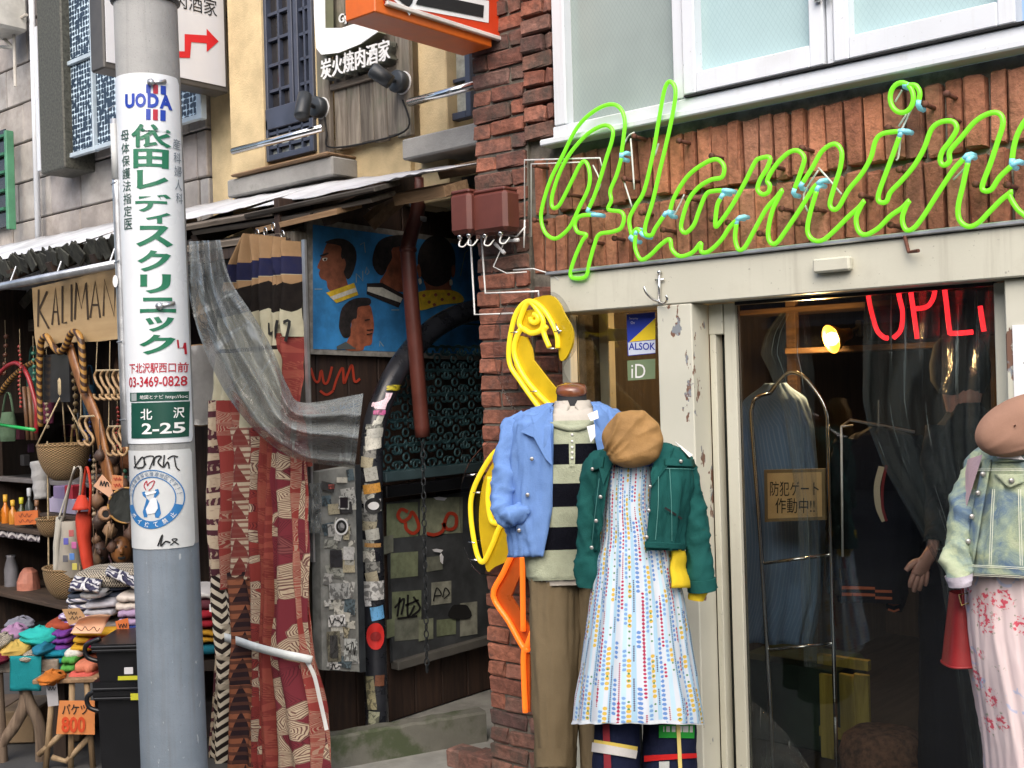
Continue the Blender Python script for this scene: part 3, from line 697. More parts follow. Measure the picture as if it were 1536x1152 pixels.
def sleeve(pts, D, wr=.005, seed=0, n=34, flat=.9):   # pts: (px, py, radius px, depth offset)
    P = spline([Vector((*PD(p[0], p[1], D+p[3]), p[2]*D/FOC)) for p in pts], 14)
    mb = MB(); path = [Vector(p[:3]) for p in P]; R = [p[3] for p in P]
    mb.tube(path, R, n, cap=False)
    b = 0
    for i, c in enumerate(path):
        for k in range(n):
            v = mb.v[b]; d = (v-c); L = d.length
            if L > 1e-6: v += d/L*(wr*1.7*(ridge(v.x*8+seed, v.y*8, v.z*10+v.x*10)-.3)+wr*.9*(ridge(v.x*15, v.y*15+seed, v.z*22-v.x*14)-.3)+wr*.9*fbm(v.x*9+seed, v.y*9, v.z*7+seed)+wr*.28*math.sin(v.z*48+v.x*30+5*fbm(v.x*6, v.y*6, v.z*4+seed)))
            b += 1
    return mb
def button(parent, p, mt, r=.0055, nm='button'):
    mb = MB(); M3 = Matrix((_R, _U, -FWD)).transposed(); mb.lathe([(0, .003), (r*.6, .0034), (r, .002), (r, -.002)], p, 10, M3); mb.build(nm, mt, parent, True)
def cloth(name, col, rough=.85, var=.1, weave=900, wrinkle=.25, seam=None):
    if name in _mc: return _mc[name]
    t = NT(name); v = t.co('Object'); n = t.noise(v, 6, 4); f = t.noise(v, 280, 2, .7)
    c = t.mix(t.step(n, .3, .7), tuple(k*(1-var) for k in col), tuple(min(1, k*(1+var)) for k in col))
    c = t.mix(t.math('MULTIPLY', f, .35), c, tuple(k*.55 for k in col))
    h = t.math('ADD', t.math('MULTIPLY', f, .25), t.noise(t.co('Object', scale=(1, 1, .6)), 22, 4, .6))
    t.bump(h, wrinkle*1.6, .012); _mc[name] = t.out(Base_Color=c, Roughness=rough, Specular_IOR_Level=.12); return _mc[name]
M_BLUEJ = cloth('light_blue_cotton', (.155, .28, .58)); M_SAGE = cloth('sage_marl_knit', (.40, .43, .31), var=.2, wrinkle=.5); M_NAVYK = cloth('black_navy_knit', (.0045, .005, .009), rough=1.0, wrinkle=.5)
M_KHAKI = cloth('khaki_cotton', (.19, .145, .085)); M_SHIRT = cloth('stone_shirt', (.52, .48, .42)); M_TEAL = cloth('bottle_green_twill', (.012, .085, .078), var=.18)
M_YCLOTH = cloth('yellow_knit', (.72, .52, .03)); M_SUEDE = cloth('tan_suede', (.34, .195, .075), var=.3, rough=.6, wrinkle=.35); M_BERET = cloth('rose_brown_felt', (.33, .19, .135), var=.1, wrinkle=.08)
M_NAVY = cloth('navy_denim', (.012, .016, .042), var=.2); M_STITCH = plain('stitching', (.06, .20, .18)); M_BUTTON = mat('pewter_button', (.5, .48, .45), .3, .8)
M_MANN = mat('mannequin_cloth', (.012, .012, .014), .8); M_CAPW = mat('varnished_neck_cap', (.15, .05, .022), .16, var=.3, scale=12, coat=.6)
M_TAG = mat('price_tag', (.8, .8, .8), .7, var=.03)
def stand(parent, px, D, z1):                     # pole and round foot
    c = PD(px, 1150, D); z0 = 0.0 if c.y > -.14 else STREET
    mb = MB(); mb.lathe([(.15, z0+.002), (.15, z0+.018), (.02, z0+.03), (.014, z0+.05), (.014, z1)], (c.x, c.y, 0), 20); mb.build('stand', M_DARKMETAL, parent, True)
def neckpiece(parent, px, y0, y1, y2, w, D):
    c = PD(px, y2, D); k = D/FOC; r = w/2*k; zt = PD(px, y0, D).z; zm = PD(px, y1, D).z
    mb = MB(); mb.lathe([(r*1.15, c.z-.03), (r*1.02, c.z), (r*.96, zm)], (c.x, c.y, 0), 24); mb.build('neck', M_MANN, parent, True)
    mb = MB(); mb.lathe([(r*.97, zm-.004), (r*1.04, zm), (r*1.04, zm+.008), (r*.98, zm+.02), (r*.9, zt-.006), (r*.5, zt), (0, zt+.002)], (c.x, c.y, 0), 28)
    Tq = Matrix.Translation((c.x, c.y, zm)) @ Matrix.Rotation(.22, 4, _R) @ Matrix.Translation((-c.x, -c.y, -zm))
    for p in mb.v: p[:] = Tq @ p
    mb.build('neck_cap', M_CAPW, parent, True)
# ================================================================ mannequin in the blue jacket
D1 = 4.05
c = PD(850, 1150, D1); man = thing('mannequin', 'headless mannequin in light blue jacket, striped jumper and khaki trousers', 'mannequin', (c.x, c.y, STREET if c.y < -.14 else 0))
stand(man, 850, D1, .9); neckpiece(man, 858, 575, 589, 612, 46, D1)
L = Loft([(612, 818, 902, .06), (622, 800, 915, .095), (645, 788, 925, .115), (700, 785, 925, .125), (780, 785, 920, .125), (835, 786, 915, .125), (864, 790, 912, .13), (870, 794, 908, .128)], D1, sub=16)
bl = [(667, 695), (726, 760), (792, 823)]
mb = L.mesh(48, wr=(.005, 10), bands=lambda y: 2 if y < 630 else 1 if any(a < y < b for a, b in bl) else 0)
jum = mb.build('jumper', [M_SAGE, M_NAVYK, M_SHIRT], man, True); LJ = L
mb = patch(L, [(853, 640), (863, 640), (862, 700), (854, 700)], .004); mb.build('placket', M_SAGE, man, True)
for y in (643, 652, 662, 671, 679, 687): button(man, L.surf(858, y, .007), plain('pearl', (.75, .74, .7), .3), .0045)
mb = Loft([(866, 797, 905, .118), (878, 800, 903, .116)], D1).mesh(40, wr=(.006, 14)); mb.build('shirt_tail', M_SHIRT, man, True)
# shirt collar, knitted neckband
LC = Loft([(601, 834, 884, .054), (608, 832, 887, .060), (618, 827, 891, .072), (630, 823, 895, .088)], D1)
mb = LC.mesh(48, gap=[(601, 852, 866), (609, 855, 862), (619, 850, 868), (630, 842, 876)], wr=(.002, 9)); mb.build('shirt_collar', M_SHIRT, man, True, solid=.006)
mb = MB(); mb.tube(spline([L.surf(x, y, .004) for x, y in ((829, 633), (836, 637), (856, 643), (876, 640), (886, 634))], 6), .011, 10); mb.build('neckband', M_SAGE, man, True)
mb = MB(); mb.ribbon([(858, 609), (858, 618), (858, 629)], 9, lambda x, y: LC.surf(x, y, -.003)); mb.build('shirt_front', M_SHIRT, man, True)
# jacket
LJ = Loft([(604, 822, 898, .06), (611, 800, 912, .085), (622, 776, 926, .10), (640, 766, 934, .115), (690, 762, 936, .125), (760, 760, 934, .13), (800, 762, 930, .135), (834, 766, 926, .14)], D1)
mb = LJ.mesh(84, gap=[(604, 829, 884), (640, 831, 894), (690, 830, 891), (760, 829, 886), (800, 823, 884), (834, 816, 884)], wr=(.016, 8), seed=2); jk = mb.build('jacket', M_BLUEJ, man, True, solid=.004)
mb = sleeve([(790, 626, 14, .03), (772, 645, 20, .02), (761, 700, 20, -.0), (753, 748, 19, -.04), (758, 772, 16, -.08), (776, 772, 14, -.09), (798, 766, 10, -.07)], D1, .008, 1); mb.build('sleeve', M_BLUEJ, man, True)
mb = sleeve([(905, 628, 18, .02), (920, 650, 25, .0), (930, 720, 25, -.0), (932, 800, 22, -.0), (930, 850, 19, 0)], D1, .008, 5); mb.build('sleeve', M_BLUEJ, man, True)
for pts, dd in (([(801, 612), (829, 610), (831, 650), (830, 697), (822, 688), (806, 655), (788, 646), (806, 634)], .017), ([(884, 605), (905, 612), (918, 640), (912, 668), (896, 700), (888, 660)], .017)):
    P_ = [LJ.surf(x, y, dd) for x, y in pts]; mb = MB(); mb.prism(P_, FWD*.006); mb.build('lapel', M_BLUEJ, man)
mb = patch(LJ, [(768, 757), (800, 762), (798, 770), (768, 764)], .012); mb.build('pocket_flap', M_BLUEJ, man, True, solid=.003)
for x, y in ((802, 687), (796, 741), (784, 794)): button(man, LJ.surf(x, y, .012), M_BUTTON, .0075)
for xl, xr, yy, nm in ((793, 876, 0, 0), (861, 922, 4, 3)):
    mb = Loft([(862+yy, xl, xr, .10), (900, xl+1, xr-2, .1), (960, xl+3, xr-3, .098), (1050, xl+6, xr-6, .092), (1132, xl+11, xr-12, .085), (1170, xl+13, xr-14, .083)], D1, 2.2).mesh(60, wr=(.010, 6), seed=nm); mb.build('trouser_leg', M_KHAKI, man, True)
mb = Loft([(1122, 800, 866, .09), (1150, 802, 865, .09)], D1, 2.2).mesh(36, wr=(.004, 9)); mb.build('turn_up', M_KHAKI, man, True)
for pts in ([(876, 622), (888, 616), (890, 628), (880, 632)], [(875, 640), (885, 637), (886, 655), (880, 664)]):
    P_ = [LJ.surf(x, y, .026)-FWD*.03 for x, y in pts]; mb = MB(); mb.prism(P_, FWD*.001); mb.build('price_tag', M_TAG, man)
# ================================================================ mannequin in the green jacket
D2 = 3.7
def dress_print():
    t = NT('fruit_and_heart_print'); uv = t.xyz(t.co('UV'))
    P_ = .0112; cu = t.math('DIVIDE', uv[0], P_); ci = t.math('FLOOR', cu); fu = t.math('SUBTRACT', t.math('FRACT', cu), .5)
    kind = t.math('MODULO', t.math('ADD', ci, 300.0), 5.0)
    base = t.mix(t.step(t.math('ABSOLUTE', t.math('SUBTRACT', kind, 1.0)), .4, .6), (.32, .50, .64), (.54, .585, .64))
    base = t.mix(t.step(t.math('ABSOLUTE', t.math('SUBTRACT', kind, 3.0)), .4, .6), (.42, .59, .70), base)
    def motif(k, pv, r, col, ph, keep, sq=1.0, wob=0):
        vv = t.math('ADD', t.math('DIVIDE', uv[1], pv), t.math('MULTIPLY', ci, .37+ph)); vi = t.math('FLOOR', vv); fv = t.math('SUBTRACT', t.math('FRACT', vv), .5)
        du = t.math('MULTIPLY', fu, P_); dv = t.math('MULTIPLY', fv, pv*sq)
        d = t.math('SQRT', t.math('ADD', t.math('MULTIPLY', du, du), t.math('MULTIPLY', dv, dv)))
        if wob: d = t.math('ADD', d, t.math('MULTIPLY', t.math('SUBTRACT', t.noise(t.co('UV'), 500, 1), .5), wob))
        w = t.n('TexWhiteNoise', noise_dimensions='2D'); t.put(w.inputs['Vector'], t.vec(ci, t.math('FLOOR', t.math('DIVIDE', vi, keep[1]))))
        on = t.math('LESS_THAN', w.outputs[0], keep[0]); msk = t.math('MULTIPLY', t.math('LESS_THAN', d, r), on)
        kk = t.math('LESS_THAN', t.math('ABSOLUTE', t.math('SUBTRACT', kind, float(k))), .5)
        return t.math('MULTIPLY', msk, kk), col
    for msk, col in (motif(0, .014, .0050, (.10, .22, .50), .1, (.62, 4), 1, .005), motif(3, .014, .0048, (.16, .30, .56), .3, (.5, 5), 1, .005), motif(1, .0055, .0021, (.05, .04, .10), .2, (.55, 9)),
                     motif(2, .015, .0056, (.56, .38, .06), .4, (.55, 3), 1, .003), motif(4, .0115, .0038, (.36, .015, .07), .6, (.55, 4)), motif(4, .006, .0022, (.30, .02, .06), .15, (.4, 7)), motif(2, .021, .003, (.06, .20, .08), .75, (.5, 2))):
        base = t.mix(msk, base, col)
    t.bump(t.noise(t.co('Object', scale=(1, 1, .5)), 20, 4), .2, .01)
    return t.out(Base_Color=base, Roughness=.8)
M_DRESS = dress_print()
c = PD(960, 1150, D2); wom = thing('mannequin', 'mannequin in bottle green jacket over a printed fruit and heart dress', 'mannequin', (c.x, c.y, STREET))
stand(wom, 958, D2, .9); neckpiece(wom, 950, 640, 655, 680, 44, D2)
LD = Loft([(682, 915, 985, .06), (700, 905, 992, .09), (760, 902, 990, .11), (800, 899, 1000, .12), (830, 893, 1010, .13), (900, 884, 1024, .15), (1000, 871, 1038, .18), (1084, 860, 1052, .205)], D2, 2.15)
mb = LD.mesh(110, wr=(.008, 5), seed=4, us=.15, pleat=lambda th, y: .006*max(0, (y-800)/280)*math.sin(th*15+1.2*math.sin(th*3))); dr = mb.build('dress', M_DRESS, wom, True)
mb = Loft([(1080, 861, 1051, .204), (1086, 859, 1053, .206)], D2, 2.15).mesh(80, wr=(.0, 5), pleat=lambda th, y: .006*math.sin(th*15+1.2*math.sin(th*3))); mb.build('hem', cloth('white_cotton', (.62, .66, .70)), wom, True)
mb = Loft([(676, 925, 985, .07), (700, 915, 982, .1)], D2).mesh(40, wr=(.004, 12)); mb.build('blouse', cloth('blue_blouse', (.16, .22, .48)), wom, True)
LG = Loft([(666, 925, 1003, .06), (674, 905, 1020, .085), (688, 893, 1033, .11), (715, 888, 1038, .135), (760, 886, 1034, .15), (800, 888, 1028, .155), (826, 890, 1024, .16)], D2)
mb = LG.mesh(84, gap=[(666, 938, 984), (700, 918, 978), (760, 909, 974), (800, 902, 970), (826, 896, 967)], wr=(.012, 10), seed=6); mb.build('jacket', M_TEAL, wom, True, solid=.004)
mb = sleeve([(1015, 684, 16, .03), (1027, 706, 21, 0), (1037, 760, 20, -.02), (1047, 830, 19.5, -.04), (1053, 884, 19.5, -.05)], D2, .006, 2); mb.build('sleeve', M_TEAL, wom, True)
mb = sleeve([(908, 686, 16, .03), (896, 706, 22, 0), (890, 760, 22, -.0), (884, 830, 20, -.0), (882, 880, 18, -.0)], D2, .006, 3); mb.build('sleeve', M_TEAL, wom, True)
mb = sleeve([(1051, 868, 20.6, -.05), (1053, 886, 20.8, -.05)], D2, .001, 3); mb.build('cuff', M_TEAL, wom, True, solid=.004)
mb = sleeve([(1052, 872, 17, -.05), (1046, 890, 13, -.05), (1045, 900, 11, -.05)], D2, .003, 3); mb.build('yellow_cuff', M_YCLOTH, wom, True)
for pts, o_ in (([(985, 664), (1004, 672), (996, 700), (976, 730), (974, 712)], .016), ([(926, 668), (940, 664), (926, 690), (912, 726), (906, 700)], .016)):
    mb = MB(); mb.prism([LG.surf(x, y, o_) for x, y in pts], FWD*.006); mb.build('collar', M_TEAL, wom)
for cs in ([(994, 688), (1034, 691), (1036, 702), (994, 699)], [(884+6, 688), (912, 684), (910, 700), (892, 706)]):
    mb = patch(LG, cs, .012); mb.build('pocket_flap', M_TEAL, wom, True, solid=.004)
mb = patch(LG, [(966, 812), (1024, 816), (1024, 825), (966, 822)], .010); mb.build('waistband', M_TEAL, wom, True, solid=.004)
for pts in ([(985, 715), (984, 760), (980, 810)], [(1000, 704), (1002, 760), (1002, 812)], [(994, 703), (1035, 705)], [(905, 716), (899, 770), (894, 820)]):
    q = spline([(x, y, 0) for x, y in pts], 6); mb = MB(); mb.ribbon(q, .9, lambda x, y: LG.surf(x, y, .012)); mb.build('stitching', M_STITCH, wom)
mb = MB(); mb.ribbon([(993, 762), (1004, 770), (1016, 779)], 3, lambda x, y: LG.surf(x, y, .012)); mb.build('welt_pocket', M_BLACK, wom)
for x, y in ((898, 702), (1013, 693), (973, 730), (971, 766), (968, 806), (909, 744), (903, 780), (897, 820)): button(wom, LG.surf(x, y, .019), M_BUTTON, .0062)
mb = MB(); mb.prism([LG.surf(x, y, .02) for x, y in ((1006, 664), (1012, 663), (1029, 684), (1024, 687))], FWD*.002); mb.build('price_tag', M_TAG, wom)
def yb(u, v):
    p = Vector((lerp(998, 1024, u), lerp(822, 882, v))); return LD.surf(min(p.x, 1018), p.y, .02+.012*math.sin(u*PI)+.004*math.sin(v*9)) + _R*max(0, p.x-1018)*D2/FOC
mb = MB(); mb.grid(yb, 8, 12); yp = mb.build('yellow_pouch', M_YCLOTH, wom, True, solid=.012)
# patchwork trousers
LT = [Loft([(1070, xl, xr, .11), (1115, xl-3, xr+1, .11), (1165, xl-5, xr+3, .11)], D2, 2.1) for xl, xr in ((893, 958), (966, 1044))]
for k, l_ in enumerate(LT): l_.mesh(32, wr=(.007, 9), seed=k).build('trouser_leg', M_NAVY, wom, True)
for l_, cs, col in ((LT[0], [(893, 1113), (952, 1126), (950, 1138), (892, 1127)], (.62, .60, .58)), (LT[0], [(895, 1109), (953, 1120), (952, 1126), (894, 1115)], (.72, .55, .12)), (LT[1], [(990, 1088), (1039, 1084), (1038, 1107), (990, 1107)], (.03, .33, .05)),
                    (LT[1], [(996, 1090), (1036, 1088), (1036, 1098), (996, 1098)], (.60, .58, .56)), (LT[1], [(970, 1134), (1041, 1129), (1041, 1136), (970, 1143)], (.55, .02, .02)), (LT[1], [(1013, 1085), (1018, 1085), (1021, 1160), (1016, 1160)], (.72, .58, .2)),
                    (LT[0], [(906, 1086), (915, 1086), (918, 1160), (908, 1160)], (.25, .03, .04)), (LT[1], [(990, 1143), (1004, 1142), (1004, 1162), (990, 1162)], (.5, .52, .5))):
    patch(l_, cs, .006+.002*(cs[0][0] % 3)).build('sewn_patch', cloth('patch_%d_%d' % (int(col[0]*100), int(col[1]*100)), col), wom, True)
def beret(nm, lab, px, py, D, rx, rz, dep, tilt, mt, seed, crease, loc_off):
    k = (D+loc_off)/FOC; cen = PD(px, py, D+loc_off); th = thing(nm, lab, 'beret', cen-_U*(rz*k)); mb = MB()
    A = _R*math.cos(tilt)+_U*math.sin(tilt); B = _U*math.cos(tilt)-_R*math.sin(tilt)
    def cr_(w, q):                               # soft folds gathered towards one side of the crown
        x_, y_ = math.cos(w)*q, math.sin(w)*q
        return crease*(.7*fbm(x_*.9+seed, y_*.9, seed)+1.3*ridge(math.atan2(y_+.5, x_+1.3)*2.4+seed, seed*.7, q*.35)*(q**1.3)-.4*q)
    def f(u, v):
        w = 2*PI*u; q = v**.8; h = dep*(1-q**3.2)**.5 if q < 1 else 0
        p = cen + A*(math.cos(w)*rx*k*q) + B*(math.sin(w)*rz*k*q) - FWD*h
        d = cr_(w, q); return p-FWD*d+(A*math.cos(w)+B*math.sin(w))*d*.5
    mb.grid(f, 72, 24)
    def g(u, v):
        w = 2*PI*u; q = lerp(1, .55, v); d0 = cr_(w, 1)*(1-v)
        return cen + A*(math.cos(w)*rx*k*q) + B*(math.sin(w)*rz*k*q) + FWD*(dep*.5*math.sin(v*PI/2)) - FWD*d0+(A*math.cos(w)+B*math.sin(w))*d0*.5
    mb.grid(g, 72, 8)
    mb.build('crown', mt, th, True)
    mb = MB(); mb.tube([cen+FWD*dep*.55+A*(math.cos(w)*rx*k*.55)+B*(math.sin(w)*rz*k*.55) for w in [2*PI*i/24 for i in range(24)]], .007, 8, closed=True); mb.build('band', mt, th, True)
    return th, cen, A, B
beret('beret', 'tan suede beret hung on the mannequin in the green jacket', 948, 659, D2, 44, 44, .048, .25, M_SUEDE, 7, .012, -.12)
# ================================================================ mannequin in the pink dress
D3 = 3.14
def rose_print():
    t = NT('pink_rose_print'); uv = t.co('UV'); base = t.mix(t.step(t.noise(uv, 5, 3), .3, .7), (.58, .46, .47), (.66, .55, .55))
    rg = t.vor(uv, 11); ring = t.math('MULTIPLY', t.step(t.math('ABSOLUTE', t.math('SUBTRACT', rg, .30)), .055, .03), t.math('GREATER_THAN', t.noise(uv, 26, 2), .5))
    base = t.mix(t.math('MULTIPLY', ring, .75), base, (.36, .42, .60))
    cl = t.vor(uv, 12.5); cell = t.step(cl, .40, .32); pet = t.step(t.noise(uv, 75, 3, .6), .5, .56)
    base = t.mix(t.math('MULTIPLY', t.math('MULTIPLY', cell, pet), .95), base, (.55, .05, .09))
    leaf = t.math('MULTIPLY', t.math('MULTIPLY', t.step(cl, .48, .40), t.math('SUBTRACT', 1.0, cell)), t.step(t.noise(uv, 60, 2), .58, .62))
    base = t.mix(t.math('MULTIPLY', leaf, .8), base, (.12, .18, .09)); return t.out(Base_Color=base, Roughness=.75)
M_ROSE = rose_print()
def acid():
    t = NT('acid_wash_denim'); v = t.co('Object'); n = t.noise(v, 9, 5, .65, 1.0); f = t.noise(v, 260, 2)
    c = t.ramp(n, [(.34, (.07, .13, .22)), (.47, (.22, .29, .24)), (.58, (.38, .44, .28)), (.72, (.48, .52, .36))]); c = t.mix(t.math('MULTIPLY', f, .3), c, (.2, .24, .2))
    t.bump(t.math('ADD', t.math('MULTIPLY', f, .3), t.noise(v, 25, 4)), .35, .01); return t.out(Base_Color=c, Roughness=.85)
M_ACID = acid()
c = PD(1535, 1150, D3); pin = thing('mannequin', 'mannequin in acid washed denim jacket and pleated pink rose print dress', 'mannequin', (c.x, c.y, STREET))
stand(pin, 1535, D3, .9); neckpiece(pin, 1532, 632, 645, 680, 50, D3)
LP = Loft([(676, 1478, 1588, .08), (700, 1468, 1600, .11), (760, 1460, 1606, .125), (830, 1454, 1600, .13), (870, 1451, 1600, .14), (950, 1455, 1610, .15), (1000, 1461, 1620, .16), (1050, 1470, 1632, .17), (1100, 1478, 1642, .18), (1170, 1485, 1655, .19)], D3, 2.1)
mb = LP.mesh(170, wr=(.007, 5), us=.15, pleat=lambda th, y: (.007*max(0, min(1, (y-840)/80)))*(abs(math.sin(th*11+1.5*math.sin(th*4.3)))**.6-.5)); mb.build('dress', M_ROSE, pin, True)
LA = Loft([(668, 1490, 1576, .09), (676, 1476, 1592, .115), (695, 1466, 1606, .14), (760, 1458, 1614, .165), (820, 1450, 1612, .175), (866, 1446, 1610, .18)], D3)
mb = LA.mesh(56, gap=[(668, 1494, 1560), (690, 1484, 1575), (720, 1474, 1580), (770, 1464, 1584), (866, 1452, 1590)][::1], wr=(.006, 11), seed=9)
mb = LA.mesh(90, wr=(.011, 11), seed=9); mb.build('jacket', M_ACID, pin, True, solid=.004)
mb = sleeve([(1492, 684, 20, .05), (1474, 700, 23, .03), (1455, 750, 22, .0), (1441, 805, 21, -.03), (1434, 845, 20, -.06), (1437, 870, 20, -.07)], D3, .008, 8); mb.build('sleeve', M_ACID, pin, True)
mb = sleeve([(1437, 862, 19, -.09), (1440, 878, 16, -.09)], D3, .003, 8); mb.build('lining_cuff', cloth('lilac_lining', (.5, .46, .52)), pin, True)
mb = sleeve([(1585, 690, 22, .03), (1610, 760, 27, 0), (1620, 860, 24, 0)], D3, .008, 8); mb.build('sleeve', M_ACID, pin, True)
mb = patch(LA, [(1466, 690), (1489, 682), (1464, 780), (1457, 780)], .022); mb.build('blouse_opening', cloth('pale_pink_blouse', (.60, .42, .45)), pin, True)
for cs in ([(1500, 712), (1536, 712), (1536, 724), (1518, 733)], [(1449, 850), (1570, 852), (1570, 866), (1449, 864)], [(1487, 690), (1497, 690), (1473, 850), (1460, 850)]):
    mb = patch(LA, cs, .014); mb.build('seam_band', M_ACID, pin, True, solid=.005)
mb = patch(LA, [(1500, 676), (1560, 676), (1556, 690), (1500, 694)], .016); mb.build('collar', M_ACID, pin, True, solid=.006)
M_SEAM = plain('denim_seam', (.62, .64, .52))
for pts in ([(1500, 735), (1497, 790), (1494, 850)], [(1530, 735), (1530, 800), (1530, 850)], [(1470, 704), (1536, 704)], [(1450, 850), (1536, 853)], [(1450, 864), (1536, 866)]):
    for dd in (0, 2.4):
        q = spline([(x+(dd if abs(pts[0][0]-pts[-1][0]) < 40 else 0), y+(dd if abs(pts[0][0]-pts[-1][0]) >= 40 else 0), 0) for x, y in pts], 8); mb = MB(); mb.ribbon(q, .8, lambda x, y: LA.surf(x, y, .020)); mb.build('stitching', M_SEAM, pin)
for x, y in ((1489, 712), (1483, 741), (1475, 777), (1470, 815), (1465, 856), (1522, 722)): button(pin, LA.surf(x, y, .021), M_BUTTON, .0075)
mb = MB(); mb.prism([LA.surf(x, y, .03) for x, y in ((1503, 678), (1530, 680), (1536, 690), (1508, 688))], FWD*.002); mb.build('price_tag', M_TAG, pin)
th, cen, A, B = beret('beret', 'rose brown felt beret on the mannequin in the denim jacket', 1535, 637, D3, 76, 44, .055, .33, M_BERET, 5, .004, -.13)
mb = MB(); q = cen-FWD*.052-A*.045+B*.015; mb.tube([q, q-FWD*.012+_U*.004], [.003, .002], 6); mb.build('stalk', M_BERET, th)
# red handbag hanging from the cuff
DB = 3.2
q = lambda x, y, d=0: PD(x, y, DB)+FWD*d
M_RED = mat('red_leather', (.21, .013, .014), .4, var=.15, scale=6, bump=.15, bscale=120)
bag = thing('handbag', 'red leather bucket bag hanging from the denim sleeve', 'bag', q(1437, 1000))
mb = MB()
def bf(u, v):
    w = 2*PI*u; xl, xr = lerp(1427, 1417, v), lerp(1476, 1478, v); y = lerp(888, 994+7*(u if u < .5 else 1-u), v)
    cx = (xl+xr)/2; hx = (xr-xl)/2*DB/FOC; p = q(cx, y); return p + _R*hx*math.copysign(abs(math.cos(w))**.5, math.cos(w)) - FWD*(.035+.02*v)*math.copysign(abs(math.sin(w))**.6, math.sin(w))
mb.grid(bf, 40, 14); mb.build('body', M_RED, bag, True)
mb = MB(); mb.add([bf(i/24, 1)+_U*.001 for i in range(24)], [list(range(24))]); mb.build('base', M_RED, bag)
mb = MB(); mb.tube([bf(i/32, .985)*1.0 for i in range(32)], .0035, 6, closed=True); mb.build('piping', M_RED, bag, True)
mb = MB(); mb.tube(spline([q(1432, 905, -.058), q(1433, 885, -.055), q(1436, 868, -.03), q(1442, 850, .0), q(1452, 868, .03), q(1455, 900, .03)], 5), .009, 8, flat=.3); mb.build('strap', M_RED, bag, True)
mb = MB(); P_ = [q(x, y, -.066) for x, y in ((1425, 886), (1440, 882), (1442, 897), (1428, 901))]; mb.tube(P_, .0028, 6, closed=True); mb.build('buckle', mat('brass', (.75, .5, .18), .25, 1), bag, True)
# ================================================================ things inside the shop
M_RN = emis('red_neon', (1, .022, .03), 1.35, (.8, .05, .05))
YO = .24
op = thing('open_neon_sign', 'red neon open sign hanging inside the glass door', 'neon sign', PY(1400, 510, YO))
for pts in ([(1290,350),(1297,400),(1303,446),(1309,475),(1316,496),(1326,506),(1332,507)], [(1340,507),(1351,495),(1354,469),(1348,440),(1338,370),(1312,335),(1292,348)], [(1350,335),(1366,437),(1376,508)],
            [(1350,335),(1390,340),(1404,400),(1402,437),(1397,453),(1388,461),(1374,463)], [(1400,330),(1417,435),(1424,494),(1429,500),(1459,498)], [(1400,330),(1436,328)], [(1411,410),(1446,408)], [(1470,459),(1476,497)], [(1450,335),(1462,410)]):
    mb = MB(); mb.tube(spline([PY(x, y, YO) for x, y in pts], 5), .0085, 8); mb.build('neon_tube', M_RN, op, True)
mb = MB(); mb.box((PY(1400, 440, YO).x, YO+.05, PY(1400, 440, YO).z+.02), (.52, .02, .34)); mb.build('backboard', glass('sign_acrylic', (.8, .8, .8), .1, .9, 1.2), op)
for x in (1320, 1480):
    a = PY(x, 395, YO+.05); mb = MB(); mb.tube([a, (a.x, a.y, RZ)], .003, 6); mb.build('hanger_wire', M_GALV, op)
# warm lamp
YLm = .95; lp = PY(1252, 507, YLm)
lamp = thing('clamp_lamp', 'lit brass clip lamp glowing warm inside the doorway', 'lamp', lp-Vector((0, 0, .05)))
ax = (CAM-lp).normalized(); ax = (ax+Vector((-1.0, 0, -.25))).normalized(); M3 = ax.to_track_quat('Z', 'Y').to_matrix()
mb = MB(); mb.lathe([(.022, -.08), (.03, -.04), (.055, .0), (.064, .02), (.061, .02), (.052, .002), (.026, -.04)], lp, 24, M3); mb.build('shade', mat('brass_shade', (.7, .45, .12), .3, .9), lamp, True)
mb = MB(); mb.lathe([(0, -.02), (.02, -.012), (.03, .008), (.028, .024), (.016, .034), (0, .037)], lp, 20, M3); mb.build('bulb', emis('lit_bulb', (1, .6, .2), 4.5), lamp, True)
mb = MB(); mb.tube([lp-ax*.06, lp+Vector((.06, .1, .04))], .01, 8); mb.box(lp+Vector((.065, .11, .04)), (.03, .03, .07), bev=.005); mb.build('clamp', M_DARKMETAL, lamp)
ld = bpy.data.lights.new('lamp_light', 'POINT'); ld.energy = 13; ld.color = (1, .6, .25); ld.shadow_soft_size = .045
lo = bpy.data.objects.new('lamp_light', ld); COL.objects.link(lo); lo.parent = lamp; lo.location = lp+ax*.10-WL[lamp]
# shelving behind
M_AMB = wood('amber_shelf_wood', (.16, .085, .03), (.07, .036, .014), axis='X')
shf = thing('wall_shelf', 'brown wooden shelf and post behind the clip lamp', 'shelf', (PY(1250, 600, 1.15).x, 1.15, 0))
for (p0, p1, yy) in (((1180, 527), (1420, 527), 1.1), ((1110, 470), (1420, 470), 1.35)):
    a, b = PY(*p0, yy), PY(*p1, yy); mb = MB(); mb.box(((a.x+b.x)/2, yy+.12, a.z), (b.x-a.x, .28, .025), bev=.003); mb.build('shelf_board', M_AMB, shf)
for px in (1182, 1490):
    a = PY(px, 577, 1.3); mb = MB(); mb.box((a.x, 1.36, 1.1), (.05, .04, 2.2), bev=.003); mb.build('post', M_AMB, shf)
